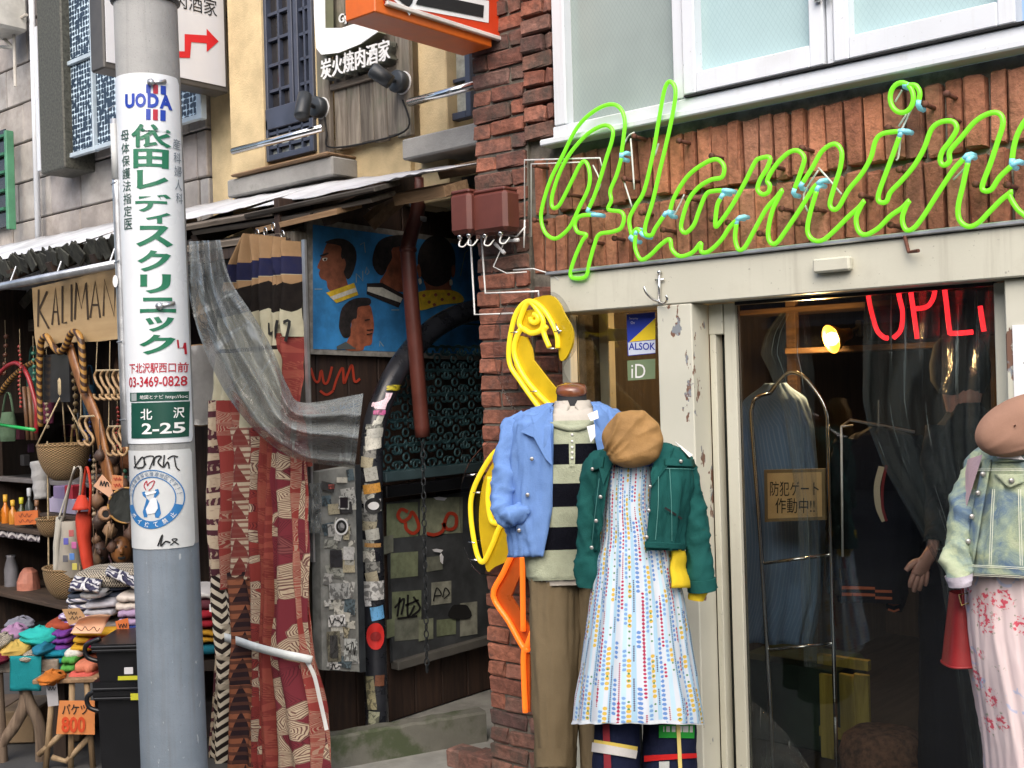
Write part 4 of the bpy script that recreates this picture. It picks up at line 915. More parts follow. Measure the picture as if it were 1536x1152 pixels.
# chrome garment rack
YR = .42
rk = thing('garment_rack', 'chrome pipe garment rack with rungs behind the glass door', 'rack', (PY(1190, 900, YR).x, YR, .02))
f_ = lambda L_, Y: [PY(x, y, Y) for x, y in L_]
a = spline(f_([(1162,1190),(1152,1000),(1140,800),(1128,640),(1129,608),(1136,596)], YR)+[PY(1155, 590, YR+.1)], 6); mb = MB(); mb.tube(a, .0085, 10); mb.build('pipe', M_STEEL, rk, True)
a = spline([PY(1155, 590, YR+.1)]+f_([(1178,562),(1196,560),(1215,575),(1238,612),(1242,660),(1246,800),(1253,1075)], YR+.1), 6); mb = MB(); mb.tube(a, .0085, 10); mb.build('pipe', M_STEEL, rk, True)
for p0, p1 in (((1146, 845), (1246, 832)), ((1153, 975), (1250, 965))):
    mb = MB(); mb.tube([PY(*p0, YR), PY(*p1, YR+.1)], .007, 8); mb.build('rung', M_STEEL, rk, True)
mb = MB(); mb.tube([PY(1253, 1075, YR+.1), Vector((PY(1253, 1075, YR+.1).x, YR+.1, .02))], .0085, 8); mb.build('foot', M_STEEL, rk)
def stripe_denim():
    t = NT('striped_denim'); uv = t.xyz(t.co('UV')); s_ = t.step(t.math('ABSOLUTE', t.math('SUBTRACT', t.math('FRACT', t.math('MULTIPLY', uv[0], 75.0)), .5)), .3, .45)
    c = t.mix(s_, (.17, .28, .46), (.32, .45, .62)); return t.out(Base_Color=t.mix(t.noise(t.co('Object'), 5), c, (.15, .24, .40)), Roughness=.9)
DC = 4.75
L = Loft([(575, 1150, 1178, .03), (600, 1118, 1205, .07), (640, 1104, 1218, .1), (800, 1098, 1232, .12), (900, 1096, 1226, .13), (966, 1098, 1212, .14)], DC)
mb = L.mesh(80, wr=(.012, 6), seed=3, pleat=lambda th, y: .012*max(0, (y-600)/300)*math.sin(th*13+2*math.sin(th*2)))
o = mb.build('denim_coat', stripe_denim(), None, True, solid=.004); tag(o, 'striped blue denim coat hanging on the chrome rack', 'coat')
mb = MB(); a, b = PY(862, 577, .3), PY(903, 577, .3); mb.box(((a.x+b.x)/2, .3, .95), (b.x-a.x, .03, 1.9)); tag(mb.build('inner_partition', mat('sage_partition', (.34, .37, .29), .6, var=.15, scale=3)), 'pale sage partition seen through the narrow pane', 'partition')
mb = MB(); a = PY(910, 577, .28); mb.box((a.x, .29, .95), (.05, .05, 1.9), bev=.004); mb.box((a.x+.2, .29, PY(930, 502, .28).z), (.36, .045, .05)); tag(mb.build('inner_door_frame', M_CREAM), 'cream inner door frame seen through the narrow pane', 'door frame')
# security notice board
YB = .33
nb = thing('notice_board', 'tan security gate notice in a dark frame on the garment rack', 'sign', PY(1192, 785, YB))
cz = [PY(x, y, YB) for x, y in ((1147, 783), (1238, 780), (1237, 703), (1146, 705))]
mb = MB(); mb.prism(cz, (0, .012, 0)); mb.build('frame', mat('dim_brass_frame', (.22, .15, .07), .5), nb)
cz = [PY(x, y, YB-.002) for x, y in ((1152, 778), (1233, 775), (1232, 708), (1151, 710))]
mb = MB(); mb.prism(cz, (0, .001, 0)); mb.build('face', plain('tan_card', (.62, .40, .18)), nb)
mb = MB(); fb = lambda x, y: PY(x, y, YB-.005)
letters(mb, '防犯ゲート', 1155, 744, 1228, 722, fb, .0); letters(mb, '作動中!!', 1163, 770, 1222, 747, fb, .0); mb.build('lettering', M_BLACK, nb)
# clear vinyl covers
M_VD = vinyl('clear_dark_vinyl', (.42, .47, .47), .95, .05, .15, .7, 7, glint_streak=.75)
def sheet(name, lab, fn, nu, nv, mt):
    mb = MB(); mb.grid(fn, nu, nv); o = mb.build(name, mt, None, True); return tag(o, lab, 'plastic sheet')
def v1(u, v):
    y = lerp(436, 1160, v); l_ = table([(436, 1295), (600, 1294), (640, 1302), (700, 1325), (850, 1408), (950, 1424), (1160, 1455)], y)[0]
    k = u*9+1.4*math.sin(v*4)+1.0*fbm(u*2, v*2.5, 3); px = lerp(l_, 1492, u)
    return PY(px, y, .15+.03*math.sin(k*2.4)+.025*ridge(u*5, v*2.2, 1)+.012*math.sin(v*5+u*3))
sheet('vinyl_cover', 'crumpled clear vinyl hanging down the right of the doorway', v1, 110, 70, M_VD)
def v2(u, v):
    y = lerp(470, 1000, v); l_, r_ = table([(470, 1170, 1212), (500, 1148, 1216), (530, 1140, 1218), (560, 1155, 1222), (620, 1176, 1222), (760, 1196, 1226), (1000, 1206, 1236)], y)
    return PY(lerp(l_, r_, u), y, .24-.05*math.sin(u*PI)+.02*fbm(u*3, v*5, 8))
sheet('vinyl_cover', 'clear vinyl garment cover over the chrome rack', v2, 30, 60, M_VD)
def v3(u, v):
    px = lerp(1106, 1215, u); y0 = table([(1106, 1035), (1140, 1060), (1180, 1100), (1215, 1150)], px)[0]; y = lerp(y0, 1180, v)
    return PY(px, y, .2-.06*math.sin(v*PI*.8)+.03*fbm(u*3, v*3, 5))
sheet('vinyl_cover', 'shiny crumpled clear vinyl heaped low behind the door glass', v3, 30, 24, vinyl('clear_bright_vinyl', (.55, .57, .56), .9, .14, .06, .8, 5, glint_streak=.5))
# white rail, yellow crate, brown bag
mb = MB(); mb.tube([PY(1262, 640, .5), PY(1264, 835, .5)], .0045, 8); mb.tube([PY(1262, 640, .5), PY(1262, 640, .5)+Vector((0, .1, .0))], .004, 6)
tag(mb.build('hanging_rod', M_WHITE, None, True), 'thin white rod hanging beside the chrome rack', 'rod')
cr = thing('yellow_crate', 'yellow slatted crate on the floor behind the door glass', 'crate', PY(1255, 1150, .75))
M_YW = wood('yellow_painted_slat', (.42, .33, .06), (.24, .18, .03))
for k, px in enumerate((1228, 1258, 1280)):
    a = PY(px, 1010, .75); b_x = PY(px+22, 1010, .75).x; mb = MB(); mb.box(((a.x+b_x)/2, .76, a.z/2+.01), (b_x-a.x, .02, a.z-.02), bev=.003); mb.build('slat', M_YW, cr)
a, b = PY(1226, 1030, .77), PY(1302, 1030, .77)
for z_ in (.12, .42): mb = MB(); mb.box(((a.x+b.x)/2, .79, z_), (b.x-a.x, .03, .04)); mb.build('batten', M_YW, cr)
mb = MB(); mb.lathe([(.11, .02), (.15, .05), (.16, .15), (.14, .22), (.10, .25), (.05, .255), (0, .25)], (PY(1325, 1150, .55).x, .55, 0), 26)
for p in mb.v:
    d = fbm(p.x*9, p.y*9, p.z*9); p += Vector((d, d*.6, d*.4))*.02
tag(mb.build('shaggy_bag', mat('brown_fur', (.16, .08, .045), .95, var=.4, scale=40, bump=1, bscale=150), None, True), 'brown shaggy bag on the floor inside the door', 'bag')
mb = MB(); mb.box((PY(1200, 1100, .9).x, .95, .2), (.45, .3, .38), bev=.02); tag(mb.build('storage_trunk', mat('dark_green_trunk', (.03, .05, .035), .6), None), 'dark green trunk under the hanging denim coat', 'trunk')
# ================================================================ person inside the doorway
DP = 3.95
q = lambda x, y, d=0: PD(x, y, DP+d)
base = q(1452, 900, .10); base0 = base; per = thing('person', 'person in a dark coat standing inside the doorway, open hand lowered', 'person', (base.x, base.y, .02))
M_SKIN = mat('skin', (.58, .31, .24), .5, var=.08, scale=20)
bm_v = []; bm_e = []; rad = []
def jv(p, r, prev=None):
    bm_v.append(Vector(p)); rad.append(r); i = len(bm_v)-1
    if prev is not None: bm_e.append((prev, i))
    return i
dn = lambda z: Vector((base.x, base.y, z))
pel = jv(dn(.92), .085); che = jv(dn(1.22), .085, pel); nk = jv(dn(1.44), .05, che); h0 = jv(dn(1.52), .075, nk); h1 = jv(dn(1.62), .085, h0); h2 = jv(dn(1.69), .06, h1)
for sgn in (-1, 1):
    hp = jv(dn(.86)+_R*.085*sgn, .07, pel); kn = jv(dn(.48)+_R*.085*sgn, .05, hp); jv(dn(.08)+_R*.085*sgn, .035, kn)
sh = jv(dn(1.30)-_R*.12, .03, che); el = jv(q(1411, 745, .06), .02, sh); wr_ = jv(q(1398, 826, -.1), .02, el); pm = jv(q(1388, 843, -.11), .03, wr_)
sh2 = jv(dn(1.33)+_R*.15, .04, che); el2 = jv(dn(1.1)+_R*.24, .045, sh2); w2 = jv(dn(.88)+_R*.2-FWD*.05, .028, el2); jv(dn(.8)+_R*.2-FWD*.06, .03, w2)
me = bpy.data.meshes.new('body'); me.from_pydata([p-WL[per] for p in bm_v], bm_e, []); bo = bpy.data.objects.new('body', me); COL.objects.link(bo); bo.parent = per; WL[bo] = WL[per]
md = bo.modifiers.new('skin', 'SKIN'); md.use_smooth_shade = True
for i, r in enumerate(rad): me.skin_vertices[0].data[i].radius = (r, r)
me.skin_vertices[0].data[0].use_root = True; bo.modifiers.new('sub', 'SUBSURF').render_levels = 2; me.materials.append(M_SKIN)
# the open hand: palm, four fingers, thumb leaving the side of the palm
def chain(pts, rs, nm='finger'):
    mb = MB(); mb.tube(spline([q(*p) for p in pts], 5), [table([(i/(len(rs)-1), r) for i, r in enumerate(rs)], k/((len(pts)-1)*5))[0] for k in range((len(pts)-1)*5+1)], 10); return mb.build(nm, M_SKIN, bo, True)
mb = MB(); P_ = [q(*p) for p in ((1399, 826, -.10), (1394, 834, -.115), (1386, 845, -.12), (1380, 855, -.122), (1377, 861, -.12))]; mb.tube(spline(P_, 4), [.024]*3+[.030]*5+[.034]*5+[.030]*4, 14, flat=.5)
mb.build('palm', M_SKIN, bo, True)
chain([(1385, 842, -.118), (1374, 843, -.128), (1366, 848, -.132), (1359, 856, -.13)], [.013, .012, .011, .008], 'thumb')
chain([(1374, 856, -.12), (1369, 866, -.122), (1366, 874, -.118), (1365, 880, -.11)], [.0105, .0098, .009, .007])
chain([(1379, 859, -.12), (1375, 870, -.122), (1372, 880, -.116), (1371, 887, -.108)], [.0108, .01, .0092, .007])
chain([(1384, 860, -.12), (1382, 870, -.12), (1380, 878, -.114), (1379, 885, -.106)], [.0105, .0098, .009, .007])
chain([(1390, 857, -.118), (1390, 866, -.118), (1389, 873, -.112), (1388, 878, -.106)], [.009, .0085, .008, .006])
M_DKJ = cloth('black_wool', (.010, .010, .014)); M_TRIM = cloth('orange_rib_trim', (.40, .11, .05))
LPe = Loft([(604, 1432, 1472, .07), (622, 1422, 1484, .1), (640, 1408, 1498, .12), (660, 1396, 1508, .12), (760, 1394, 1512, .13), (905, 1392, 1512, .14)], DP+.10)
LPe.mesh(40, wr=(.01, 8), seed=11).build('coat', M_DKJ, per, True)
sleeve([(1412, 640, 22, .1), (1406, 690, 22, .09), (1412, 750, 20, .06), (1406, 790, 18, -.02), (1400, 818, 14, -.08)], DP, .006, 2).build('sleeve', M_DKJ, per, True)
sleeve([(1495, 640, 22, .1), (1512, 700, 22, .1), (1520, 800, 19, .08)], DP, .006, 3).build('sleeve', M_DKJ, per, True)
for xl, xr in ((1382, 1452), (1452, 1530)):
    Loft([(880, xl, xr, .12), (1000, xl, xr, .11), (1230, xl, xr, .10), (1290, xl, xr, .10)], DP+.10).mesh(32, wr=(.01, 8), seed=xl).build('trouser_leg', M_DKJ, per, True)
DP = 4.42
vj = thing('varsity_jacket', 'black varsity jacket with orange striped hem hanging beside the vinyl', 'jacket', q(1318, 905))
LPn = Loft([(640, 1306, 1330, .05), (652, 1280, 1362, .08), (672, 1262, 1378, .11), (740, 1256, 1382, .13), (820, 1258, 1380, .14), (905, 1260, 1352, .14)], DP)
LPn.mesh(48, wr=(.01, 8), seed=11).build('body', M_DKJ, vj, True)
for y in (880, 890):
    patch(LPn, [(1268, y), (1312, y+1), (1312, y+5), (1268, y+5)], .008).build('hem_stripe', M_TRIM, vj, True); patch(LPn, [(1312, y+5), (1334, y+5), (1334, y+9), (1312, y+9)], .008).build('hem_stripe', M_TRIM, vj, True)
sleeve([(1360, 656, 20, 0), (1372, 720, 22, -.02), (1362, 800, 20, -.04), (1346, 880, 16, -.05), (1341, 915, 13, -.05)], DP, .006, 2).build('sleeve', M_DKJ, vj, True)
sleeve([(1275, 656, 20, 0), (1262, 720, 22, .02), (1258, 800, 20, .03), (1256, 890, 16, .03)], DP, .006, 3).build('sleeve', M_DKJ, vj, True)
for x0, y in ((1332, 905), (1332, 914)): mb = MB(); mb.ribbon([(x0, y), (x0+9, y+3), (x0+17, y)], 3, lambda x, y: q(x, y, -.10)); mb.build('cuff_stripe', M_TRIM, vj, True)
mb = MB(); mb.ribbon(spline([(1322, 700, 0), (1316, 730, 0), (1318, 760, 0), (1326, 782, 0)], 5), 8, lambda x, y: LPn.surf(x, y, .014)); mb.build('sleeve_stripe', cloth('cream_leather', (.50, .43, .31)), vj, True)
mb = MB(); mb.ribbon(spline([(1328, 698, 0), (1323, 730, 0), (1323, 760, 0), (1328, 782, 0)], 5), 3.5, lambda x, y: LPn.surf(x, y, .016)); mb.build('sleeve_piping', cloth('maroon_piping', (.20, .03, .03)), vj, True)
mb = MB(); mb.tube([q(1262, 640, 0), q(1275, 630, .05), q(1372, 648, .0)], .006, 6); mb.tube([q(1318, 640), q(1318, 600)], .003, 5); mb.build('hanger', M_GALV, vj)
mb = MB(); mb.lathe([(.0, .12), (.05, .11), (.085, .07), (.102, .0), (.098, -.06), (.075, -.11)], dn(1.63)+FWD*.012, 24)
for p in mb.v: p += Vector((1, 1, 1))*.006*fbm(p.x*20, p.y*20, p.z*20)
mb.build('hair', mat('black_hair', (.008, .007, .006), .85), per, True)
mb = MB(); mb.tube([dn(1.61)-FWD*.085, dn(1.595)-FWD*.108, dn(1.585)-FWD*.085], [.008, .012, .008], 8); mb.build('nose', M_SKIN, per, True)
# ================================================================ passage between the stall and the brick pier
XW = -4.3
w = thing('passage_wall', 'dark brown boarded side wall of the passage beside the stall', 'wall', (XW-.03, .9, STREET))
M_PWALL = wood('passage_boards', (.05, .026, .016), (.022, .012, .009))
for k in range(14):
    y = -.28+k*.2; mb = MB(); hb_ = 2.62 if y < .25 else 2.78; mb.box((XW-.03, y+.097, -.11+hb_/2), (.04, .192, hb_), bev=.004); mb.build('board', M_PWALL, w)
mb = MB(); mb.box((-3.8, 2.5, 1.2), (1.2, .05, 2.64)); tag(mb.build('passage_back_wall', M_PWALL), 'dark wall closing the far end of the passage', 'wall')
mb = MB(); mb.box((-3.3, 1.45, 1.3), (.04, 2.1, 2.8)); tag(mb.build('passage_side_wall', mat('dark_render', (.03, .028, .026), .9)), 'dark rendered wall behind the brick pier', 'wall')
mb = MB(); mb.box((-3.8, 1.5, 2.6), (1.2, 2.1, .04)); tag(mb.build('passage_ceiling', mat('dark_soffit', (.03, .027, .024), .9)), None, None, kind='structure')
# barber poster
def z5(p): return (300+p[0]/2.56, 250+p[1]/2.56)
XPb = XW+.02
pos = thing('painted_poster', 'blue painted board showing four heads with barbered hairstyles', 'painting', PXp(580, 532, XPb))
def layer(k): return lambda x, y: PXp(x, y, XPb+.012+k*.0012)
def onp(pts, k): f = layer(k); return [f(*z5(p)) for p in pts]
mb = MB(); mb.prism([PXp(*z5(p), XPb+.010) for p in ((409, 194), (1120, 298), (1120, 745), (412, 719))], (-.018, 0, 0)); mb.build('board', mat('raw_board_edge', (.26, .245, .22), .9, var=.2, scale=30), pos)
M_PB = mat('poster_blue', (.032, .215, .50), .8, var=.2, scale=9, dirt=((.035, .15, .30), .35, 6), coords='Object')
mb = MB(); mb.poly(onp([(433, 222), (1100, 312), (1100, 722), (434, 700)], 0)); mb.build('blue_field', M_PB, pos)
SK1, SK2, HR = mat('painted_brown', (.25, .082, .042), .8, var=.22, scale=24), mat('painted_red_brown', (.30, .088, .042), .8, var=.24, scale=24), mat('painted_black', (.018, .013, .013), .85, var=.5, scale=30)
YEL, WHT = mat('painted_yellow', (.70, .47, .03), .8, var=.16, scale=30), mat('painted_white', (.66, .63, .54), .8, var=.12, scale=30)
def pp(pts, mt, k, sm=True, nm='painted_shape'):
    mb = MB(); P_ = onp(pts, k)
    mb.poly(spline(P_, 3, True) if sm else P_); mb.build(nm, mt, pos)
pp([(500,280),(480,310),(468,345),(450,385),(461,396),(456,410),(465,430),(486,440),(492,470),(530,490),(570,475),(560,420),(560,330),(545,285)], SK1, 1)
pp([(480,292),(520,276),(562,281),(595,312),(601,360),(584,415),(566,432),(552,405),(556,370),(541,345),(540,305)], HR, 2)
pp([(535,375),(552,352),(560,375),(552,402),(540,405)], SK1, 3); pp([(470,352),(488,350),(486,360),(474,362)], WHT, 2); pp([(476,354),(484,353),(483,360),(477,361)], HR, 3); pp([(462,340),(490,330),(492,336),(466,346)], HR, 2)
pp([(484,484),(592,446),(608,492),(524,524)], YEL, 3, False); pp([(498,500),(598,464),(603,480),(512,512)], WHT, 4, False)
pp([(740,312),(800,300),(830,380),(800,470),(752,478),(690,450),(715,400)], SK2, 1)
pp([(664,340),(684,290),(730,266),(800,266),(830,300),(742,310),(738,350),(722,380),(705,415),(684,412),(664,380)], HR, 2)
pp([(722,390),(738,375),(745,400),(735,425),(722,415)], SK1, 3)
pp([(641,448),(700,446),(786,494),(762,542),(640,490)], HR, 3, False); pp([(644,462),(700,464),(778,505),(770,522),(642,478)], WHT, 4, False)
pp([(864,430),(868,470),(845,492),(990,488),(964,470),(964,430)], SK1, 1)
pp([(908+73*math.cos(a_), 362+98*math.sin(a_)) for a_ in [2*PI*k/20 for k in range(20)]], HR, 2); pp([(832,385),(842,375),(850,415),(840,425)], SK1, 3); pp([(966,385),(980,378),(978,415),(968,425)], SK1, 3)
pp([(838,432),(848,430),(852,445),(842,452)], WHT, 3); pp([(958,436),(968,434),(970,452),(960,456)], WHT, 3)
pp([(834,490),(862,476),(960,474),(1002,490),(1010,520),(930,530),(850,552),(838,530)], YEL, 3)
for a_, b_ in ((860, 495), (880, 520), (905, 492), (930, 510), (955, 490), (975, 505), (900, 530)): pp([(a_-7, b_), (a_, b_-7), (a_+7, b_), (a_, b_+7)], SK2, 4)
pp([(606,536),(650,530),(664,575),(668,618),(662,650),(658,682),(632,690),(622,706),(556,702),(572,655),(582,605)], SK2, 1)
pp([(534,600),(546,542),(590,507),(650,505),(652,531),(607,540),(602,580),(580,600),(577,650),(552,656),(537,630)], HR, 2); pp([(583,592),(598,584),(604,605),(592,632),(582,615)], SK1, 3)
pp([(525,690),(560,672),(600,700),(525,702)], plain('painted_grey', (.08, .09, .09)), 3, False)
for a_ in ([(632,590),(652,586)],[(640,628),(664,626)],[(640,645),(662,640)]): 
    mb = MB(); mb.ribbon([z5(p) for p in a_], 1.6, layer(4)); mb.build('painted_line', HR, pos)
for a_ in ([(600,445),(600,410),(610,420),(625,440),(625,400)],[(635,410),(640,385),(650,405),(640,415)],[(615,300),(630,290),(635,330)],[(690,690),(690,670),(705,690)],[(1000,420),(1018,330),(1030,320)],[(440,470),(470,470)],[(735,550),(765,550)]):
    mb = MB(); mb.ribbon([z5(p) for p in a_], 1.1, layer(3)); mb.build('painted_line', plain('painted_ochre', (.30, .36, .30)), pos)
# red graffiti on the dark boards
def scrib(nm, lab, strokes, X, wpx, mt, cat='graffiti'):
    mb = MB()
    for k, s_ in enumerate(strokes): mb.ribbon(spline([(p[0], p[1], 0) for p in s_], 6), wpx, lambda x, y, k=k: PXp(x, y, X+k*.0006))
    return tag(mb.build(nm, mt), lab, cat)
M_REDP = plain('red_spray', (.42, .045, .02))
scrib('graffiti', 'orange red spray scribble on dark boards under the painted poster', [[(466,552),(472,570),(478,572),(482,556),(486,574),(492,572),(498,550)],[(500,585),(506,566),(514,552),(516,575),(522,560),(528,548),(532,572),(540,568)],[(480,586),(490,592),(500,586)]], XW-.004, 3.5, M_REDP)
# brown downpipe with its hanging chain
XD = -4.02
dp = thing('downpipe', 'red brown rain pipe with an elbow hanging before the poster', 'pipe', PXp(634, 660, XD))
mb = MB(); mb.tube(spline([PXp(x, y, XD) for x, y in ((629, 268), (628, 300), (625, 322), (617, 350), (612, 372), (613, 395), (617, 450), (625, 545), (634, 655))], 5), .038, 14); mb.build('pipe', M_BROWNPAINT, dp, True)
for x, y in ((627, 328), (612, 374)):
    a = PXp(x, y, XD); mb = MB(); mb.lathe([(.039, -.012), (.043, -.01), (.043, .01), (.039, .012)], a, 14, Matrix.Rotation(.12, 3, 'Y')); mb.build('collar', M_BROWNPAINT if y > 350 else M_GALV, dp, True)
mb = MB(); mb.tube(spline([PXp(611, 285, XD-.1), PXp(617, 310, XD-.06), PXp(622, 328, XD-.04)], 4), .006, 6); mb.build('tie_wire', M_WIRE, dp)
ch = thing('rain_chain', 'dark rusty chain hanging below the rain pipe', 'chain', PXp(641, 1010, XD))
lk = MB(); lk.tube([Vector((.011*math.cos(a_), 0, .02*math.sin(a_))) for a_ in [2*PI*k/10 for k in range(10)]], .0035, 5, closed=True)
lm = bpy.data.meshes.new('chain_link'); lm.from_pydata(lk.v, [], lk.f); lm.materials.append(M_DARKMETAL)
for k in range(34):
    y = 660+k*10.4; p = PXp(634+k*.2, y, XD); inst(lm, 'chain_link', ch, p, rot=(0, 0, PI/2*(k % 2)+.4))
# bent pipe arch
XA = -4.1
arch = thing('pipe_arch', 'thick black pipe arch plastered with stickers in the passage', 'pipe arch', PXp(562, 1090, XA))
ap = [(566, 1092), (563, 1000), (560, 900), (558, 800), (557, 720), (558, 670), (564, 630), (576, 595), (596, 555), (622, 520), (652, 492), (684, 474), (716, 465), (740, 462)]
AP = spline([PXp(x, y, XA) for x, y in ap], 6)
M_ARCH = mat('worn_black_pipe', (.022, .024, .03), .28, .1, var=.3, scale=9, dirt=((.10, .085, .06), .28, 6))
mb = MB(); mb.tube(AP, .056, 20); mb.build('pipe', M_ARCH, arch, True)
M_STK = {}
def stk(col):
    k = 'sticker_%d_%d_%d' % tuple(int(c*99) for c in col)
    if k in _mc: return _mc[k]
    t = NT(k); oi = t.n('ObjectInfo'); off = t.math('MULTIPLY', oi.outputs['Random'], 53.0); va = t.n('VectorMath', operation='ADD'); t.put(va.inputs[0], t.co('Object')); t.put(va.inputs[1], t.vec(off, off, off)); v = va.outputs[0]
    big = t.step(t.noise(v, 34, 2, .5, .8), .52, .56); fine = t.step(t.noise(v, 120, 2), .55, .6); on = t.math('GREATER_THAN', oi.outputs['Random'], .35)
    c = t.mix(t.step(t.noise(v, 12, 4), .3, .7), tuple(q*.8 for q in col), tuple(min(1, q*1.2) for q in col)); ink = tuple(q*.18+.01 for q in col)
    c = t.mix(t.math('MULTIPLY', t.math('MULTIPLY', big, on), .8), c, ink); c = t.mix(t.math('MULTIPLY', fine, .35), c, ink)
    _mc[k] = t.out(Base_Color=c, Roughness=.55); return _mc[k]
def arch_patch(y, dx, w, h, col, rot=0, nm='sticker', lay=0):   # a paper label wrapped on the upright of the arch
    best = min(AP, key=lambda p: abs(p.z-PXp(560, y, XA).z) if p.z < PXp(560, 560, XA).z else 9)
    k = 1/FOC*(best-CAM).dot(FWD); r = .0575+.0008*lay
    mb = MB()
    def f(u, v):
        a_ = (dx+(u-.5)*w*math.cos(rot)-(v-.5)*h*math.sin(rot))*k; zz = ((v-.5)*h*math.cos(rot)+(u-.5)*w*math.sin(rot))*k
        th = a_/.056; tilt = (min(AP, key=lambda p: abs(p.z-(best.z-zz)))-best) if best.z > PXp(560, 680, XA).z else Vector()
        return best + Vector((tilt.x, tilt.y, 0)) + _R*math.sin(th)*r - FWD*math.cos(th)*r - _U*zz
    mb.grid(f, 8, 3); return mb.build(nm, stk(col) if isinstance(col, tuple) else col, arch, True)
rs = random.Random(5)
GREYS = [(.44, .44, .39), (.33, .34, .30), (.52, .51, .45), (.24, .24, .22), (.40, .36, .25)]
for k, y in enumerate(range(628, 880, 17)): arch_patch(y, rs.uniform(-6, 4), rs.uniform(18, 27), rs.uniform(14, 22), GREYS[k % 5], rs.uniform(-.2, .2), lay=k % 3)
for y, dx, w_, h_, col in ((603, 0, 22, 24, (.72, .55, .62)), (617, 4, 18, 7, (.55, .12, .3)), (736, 3, 26, 14, (.55, .27, .05)), (812, 3, 24, 6, (.5, .28, .1)), (762, 4, 26, 18, (.62, .62, .6)), (884, 3, 34, 28, (.62, .62, .6)), (917, 8, 20, 20, (.12, .34, .6)), (905, -6, 10, 12, (.6, .6, .6)), (1030, -6, 14, 50, (.26, .24, .14)), (1080, -4, 16, 40, (.28, .29, .2)), (650, 4, 24, 14, (.42, .42, .38)), (582, 12, 24, 8, (.5, .42, .02)), (1018, 8, 14, 16, (.16, .06, .03))):
    arch_patch(y, dx, w_, h_, col, rs.uniform(-.12, .12), lay=4)
mb = MB()
best = min(AP, key=lambda p: abs(p.z-PXp(560, 952, XA).z)); k_ = (best-CAM).dot(FWD)/FOC
def disc(rw, rh, dx, mt, y, lay, nm='sticker'):
    b = min(AP, key=lambda p: abs(p.z-PXp(560, y, XA).z)); pts = []
    for i in range(24):
        a_ = 2*PI*i/24; th = (dx+rw*math.cos(a_))*k_/.056; pts.append(b+_R*math.sin(th)*(.058+lay*.001)-FWD*math.cos(th)*(.058+lay*.001)+_U*rh*math.sin(a_)*k_)
    mb = MB(); mb.add(pts+[sum(pts, Vector())/24-FWD*.004], [(i, (i+1) % 24, 24) for i in range(24)]); mb.build(nm, mt, arch)
disc(13, 20, 4, plain('red_sticker', (.60, .022, .018)), 952, 5); disc(7, 7, 4, plain('sticker_dark_print', (.25, .01, .01)), 950, 7, 'sticker_print')
disc(12, 12, 5, plain('black_sticker', (.02, .02, .02)), 762, 7); disc(7, 6, 5, M_WHITE, 760, 9, 'sticker_print')
# iron lace panel
XG = -4.2
lace = thing('iron_lace_panel', 'dark teal wrought iron lattice of scrolls behind the arch', 'grille', PXp(645, 702, XG))
M_TEALM = mat('dark_teal_iron', (.035, .085, .095), .5, .2, var=.3, scale=10)
sc_ = MB()
for sx in (-1, 1):
    for sz in (-1, 1):
        P_ = [];
        for k in range(22):
            a_ = k/21*4.2*PI/2; r = .046*(1-k/21*.72); P_.append(Vector((0, sx*(.046+.0-r*math.cos(a_)), sz*(.006+.042+r*math.sin(a_)*.8-.01))))
        sc_.tube(P_, .0065, 5)
sc_.tube([Vector((0, .02*math.cos(2*PI*k/12), .02*math.sin(2*PI*k/12))) for k in range(12)], .006, 5, closed=True)
scm = bpy.data.meshes.new('scroll'); scm.from_pydata(sc_.v, [], sc_.f); scm.materials.append(M_TEALM)
for p in scm.polygons: p.use_smooth = True
g0, g1 = PXp(568, 690, XG), PXp(716, 690, XG); zt, zb = PXp(640, 515, XG).z, PXp(640, 700, XG).z
ny = int((g1.y-g0.y)/.125)+2; nz = int((zt-zb)/.125)+2
def arch_z(y):                                   # height of the arch above this depth
    c = [p.z for p in AP if abs(p.y-y) < .06]; return max(c) if c else (9 if y > AP[-1].y else -9)
for i in range(ny):
    for j in range(nz):
        yy, zz = g0.y+.06+i*.125, zb+.06+j*.125
        if zz > arch_z(yy)-.17 or yy < AP[0].y+.06: continue
        inst(scm, 'scroll', lace, (XG+rs.uniform(-.006, .006), g0.y+.06+i*.125, zb+.06+j*.125), rot=(rs.uniform(-.05, .05), 0, 0))
for j in range(nz+1):
    zz = zb+j*.125-.003; ok = [y for y in [g0.y+.02*q_ for q_ in range(90)] if arch_z(y) > zz+.06]
    if not ok: continue
    ys_ = min(ok); mb = MB(); mb.box((XG, (ys_+g1.y)/2+.1, zz), (.012, g1.y-ys_+.2, .009)); mb.build('bar', M_TEALM, lace)
a, b = PXp(574, 716, XG+.02), PXp(730, 716, XG+.02); mb = MB(); mb.box((XG+.02, (a.y+b.y)/2, a.z), (.05, b.y-a.y, .05), bev=.004); mb.build('rail', mat('pale_teal_rail', (.05, .085, .095), .5), lace)
a, b = PXp(574, 738, XG+.01), PXp(730, 738, XG+.01); mb = MB(); mb.box((XG+.01, (a.y+b.y)/2, a.z), (.06, b.y-a.y, .06), bev=.004); mb.build('rail', M_BLACKP, lace)
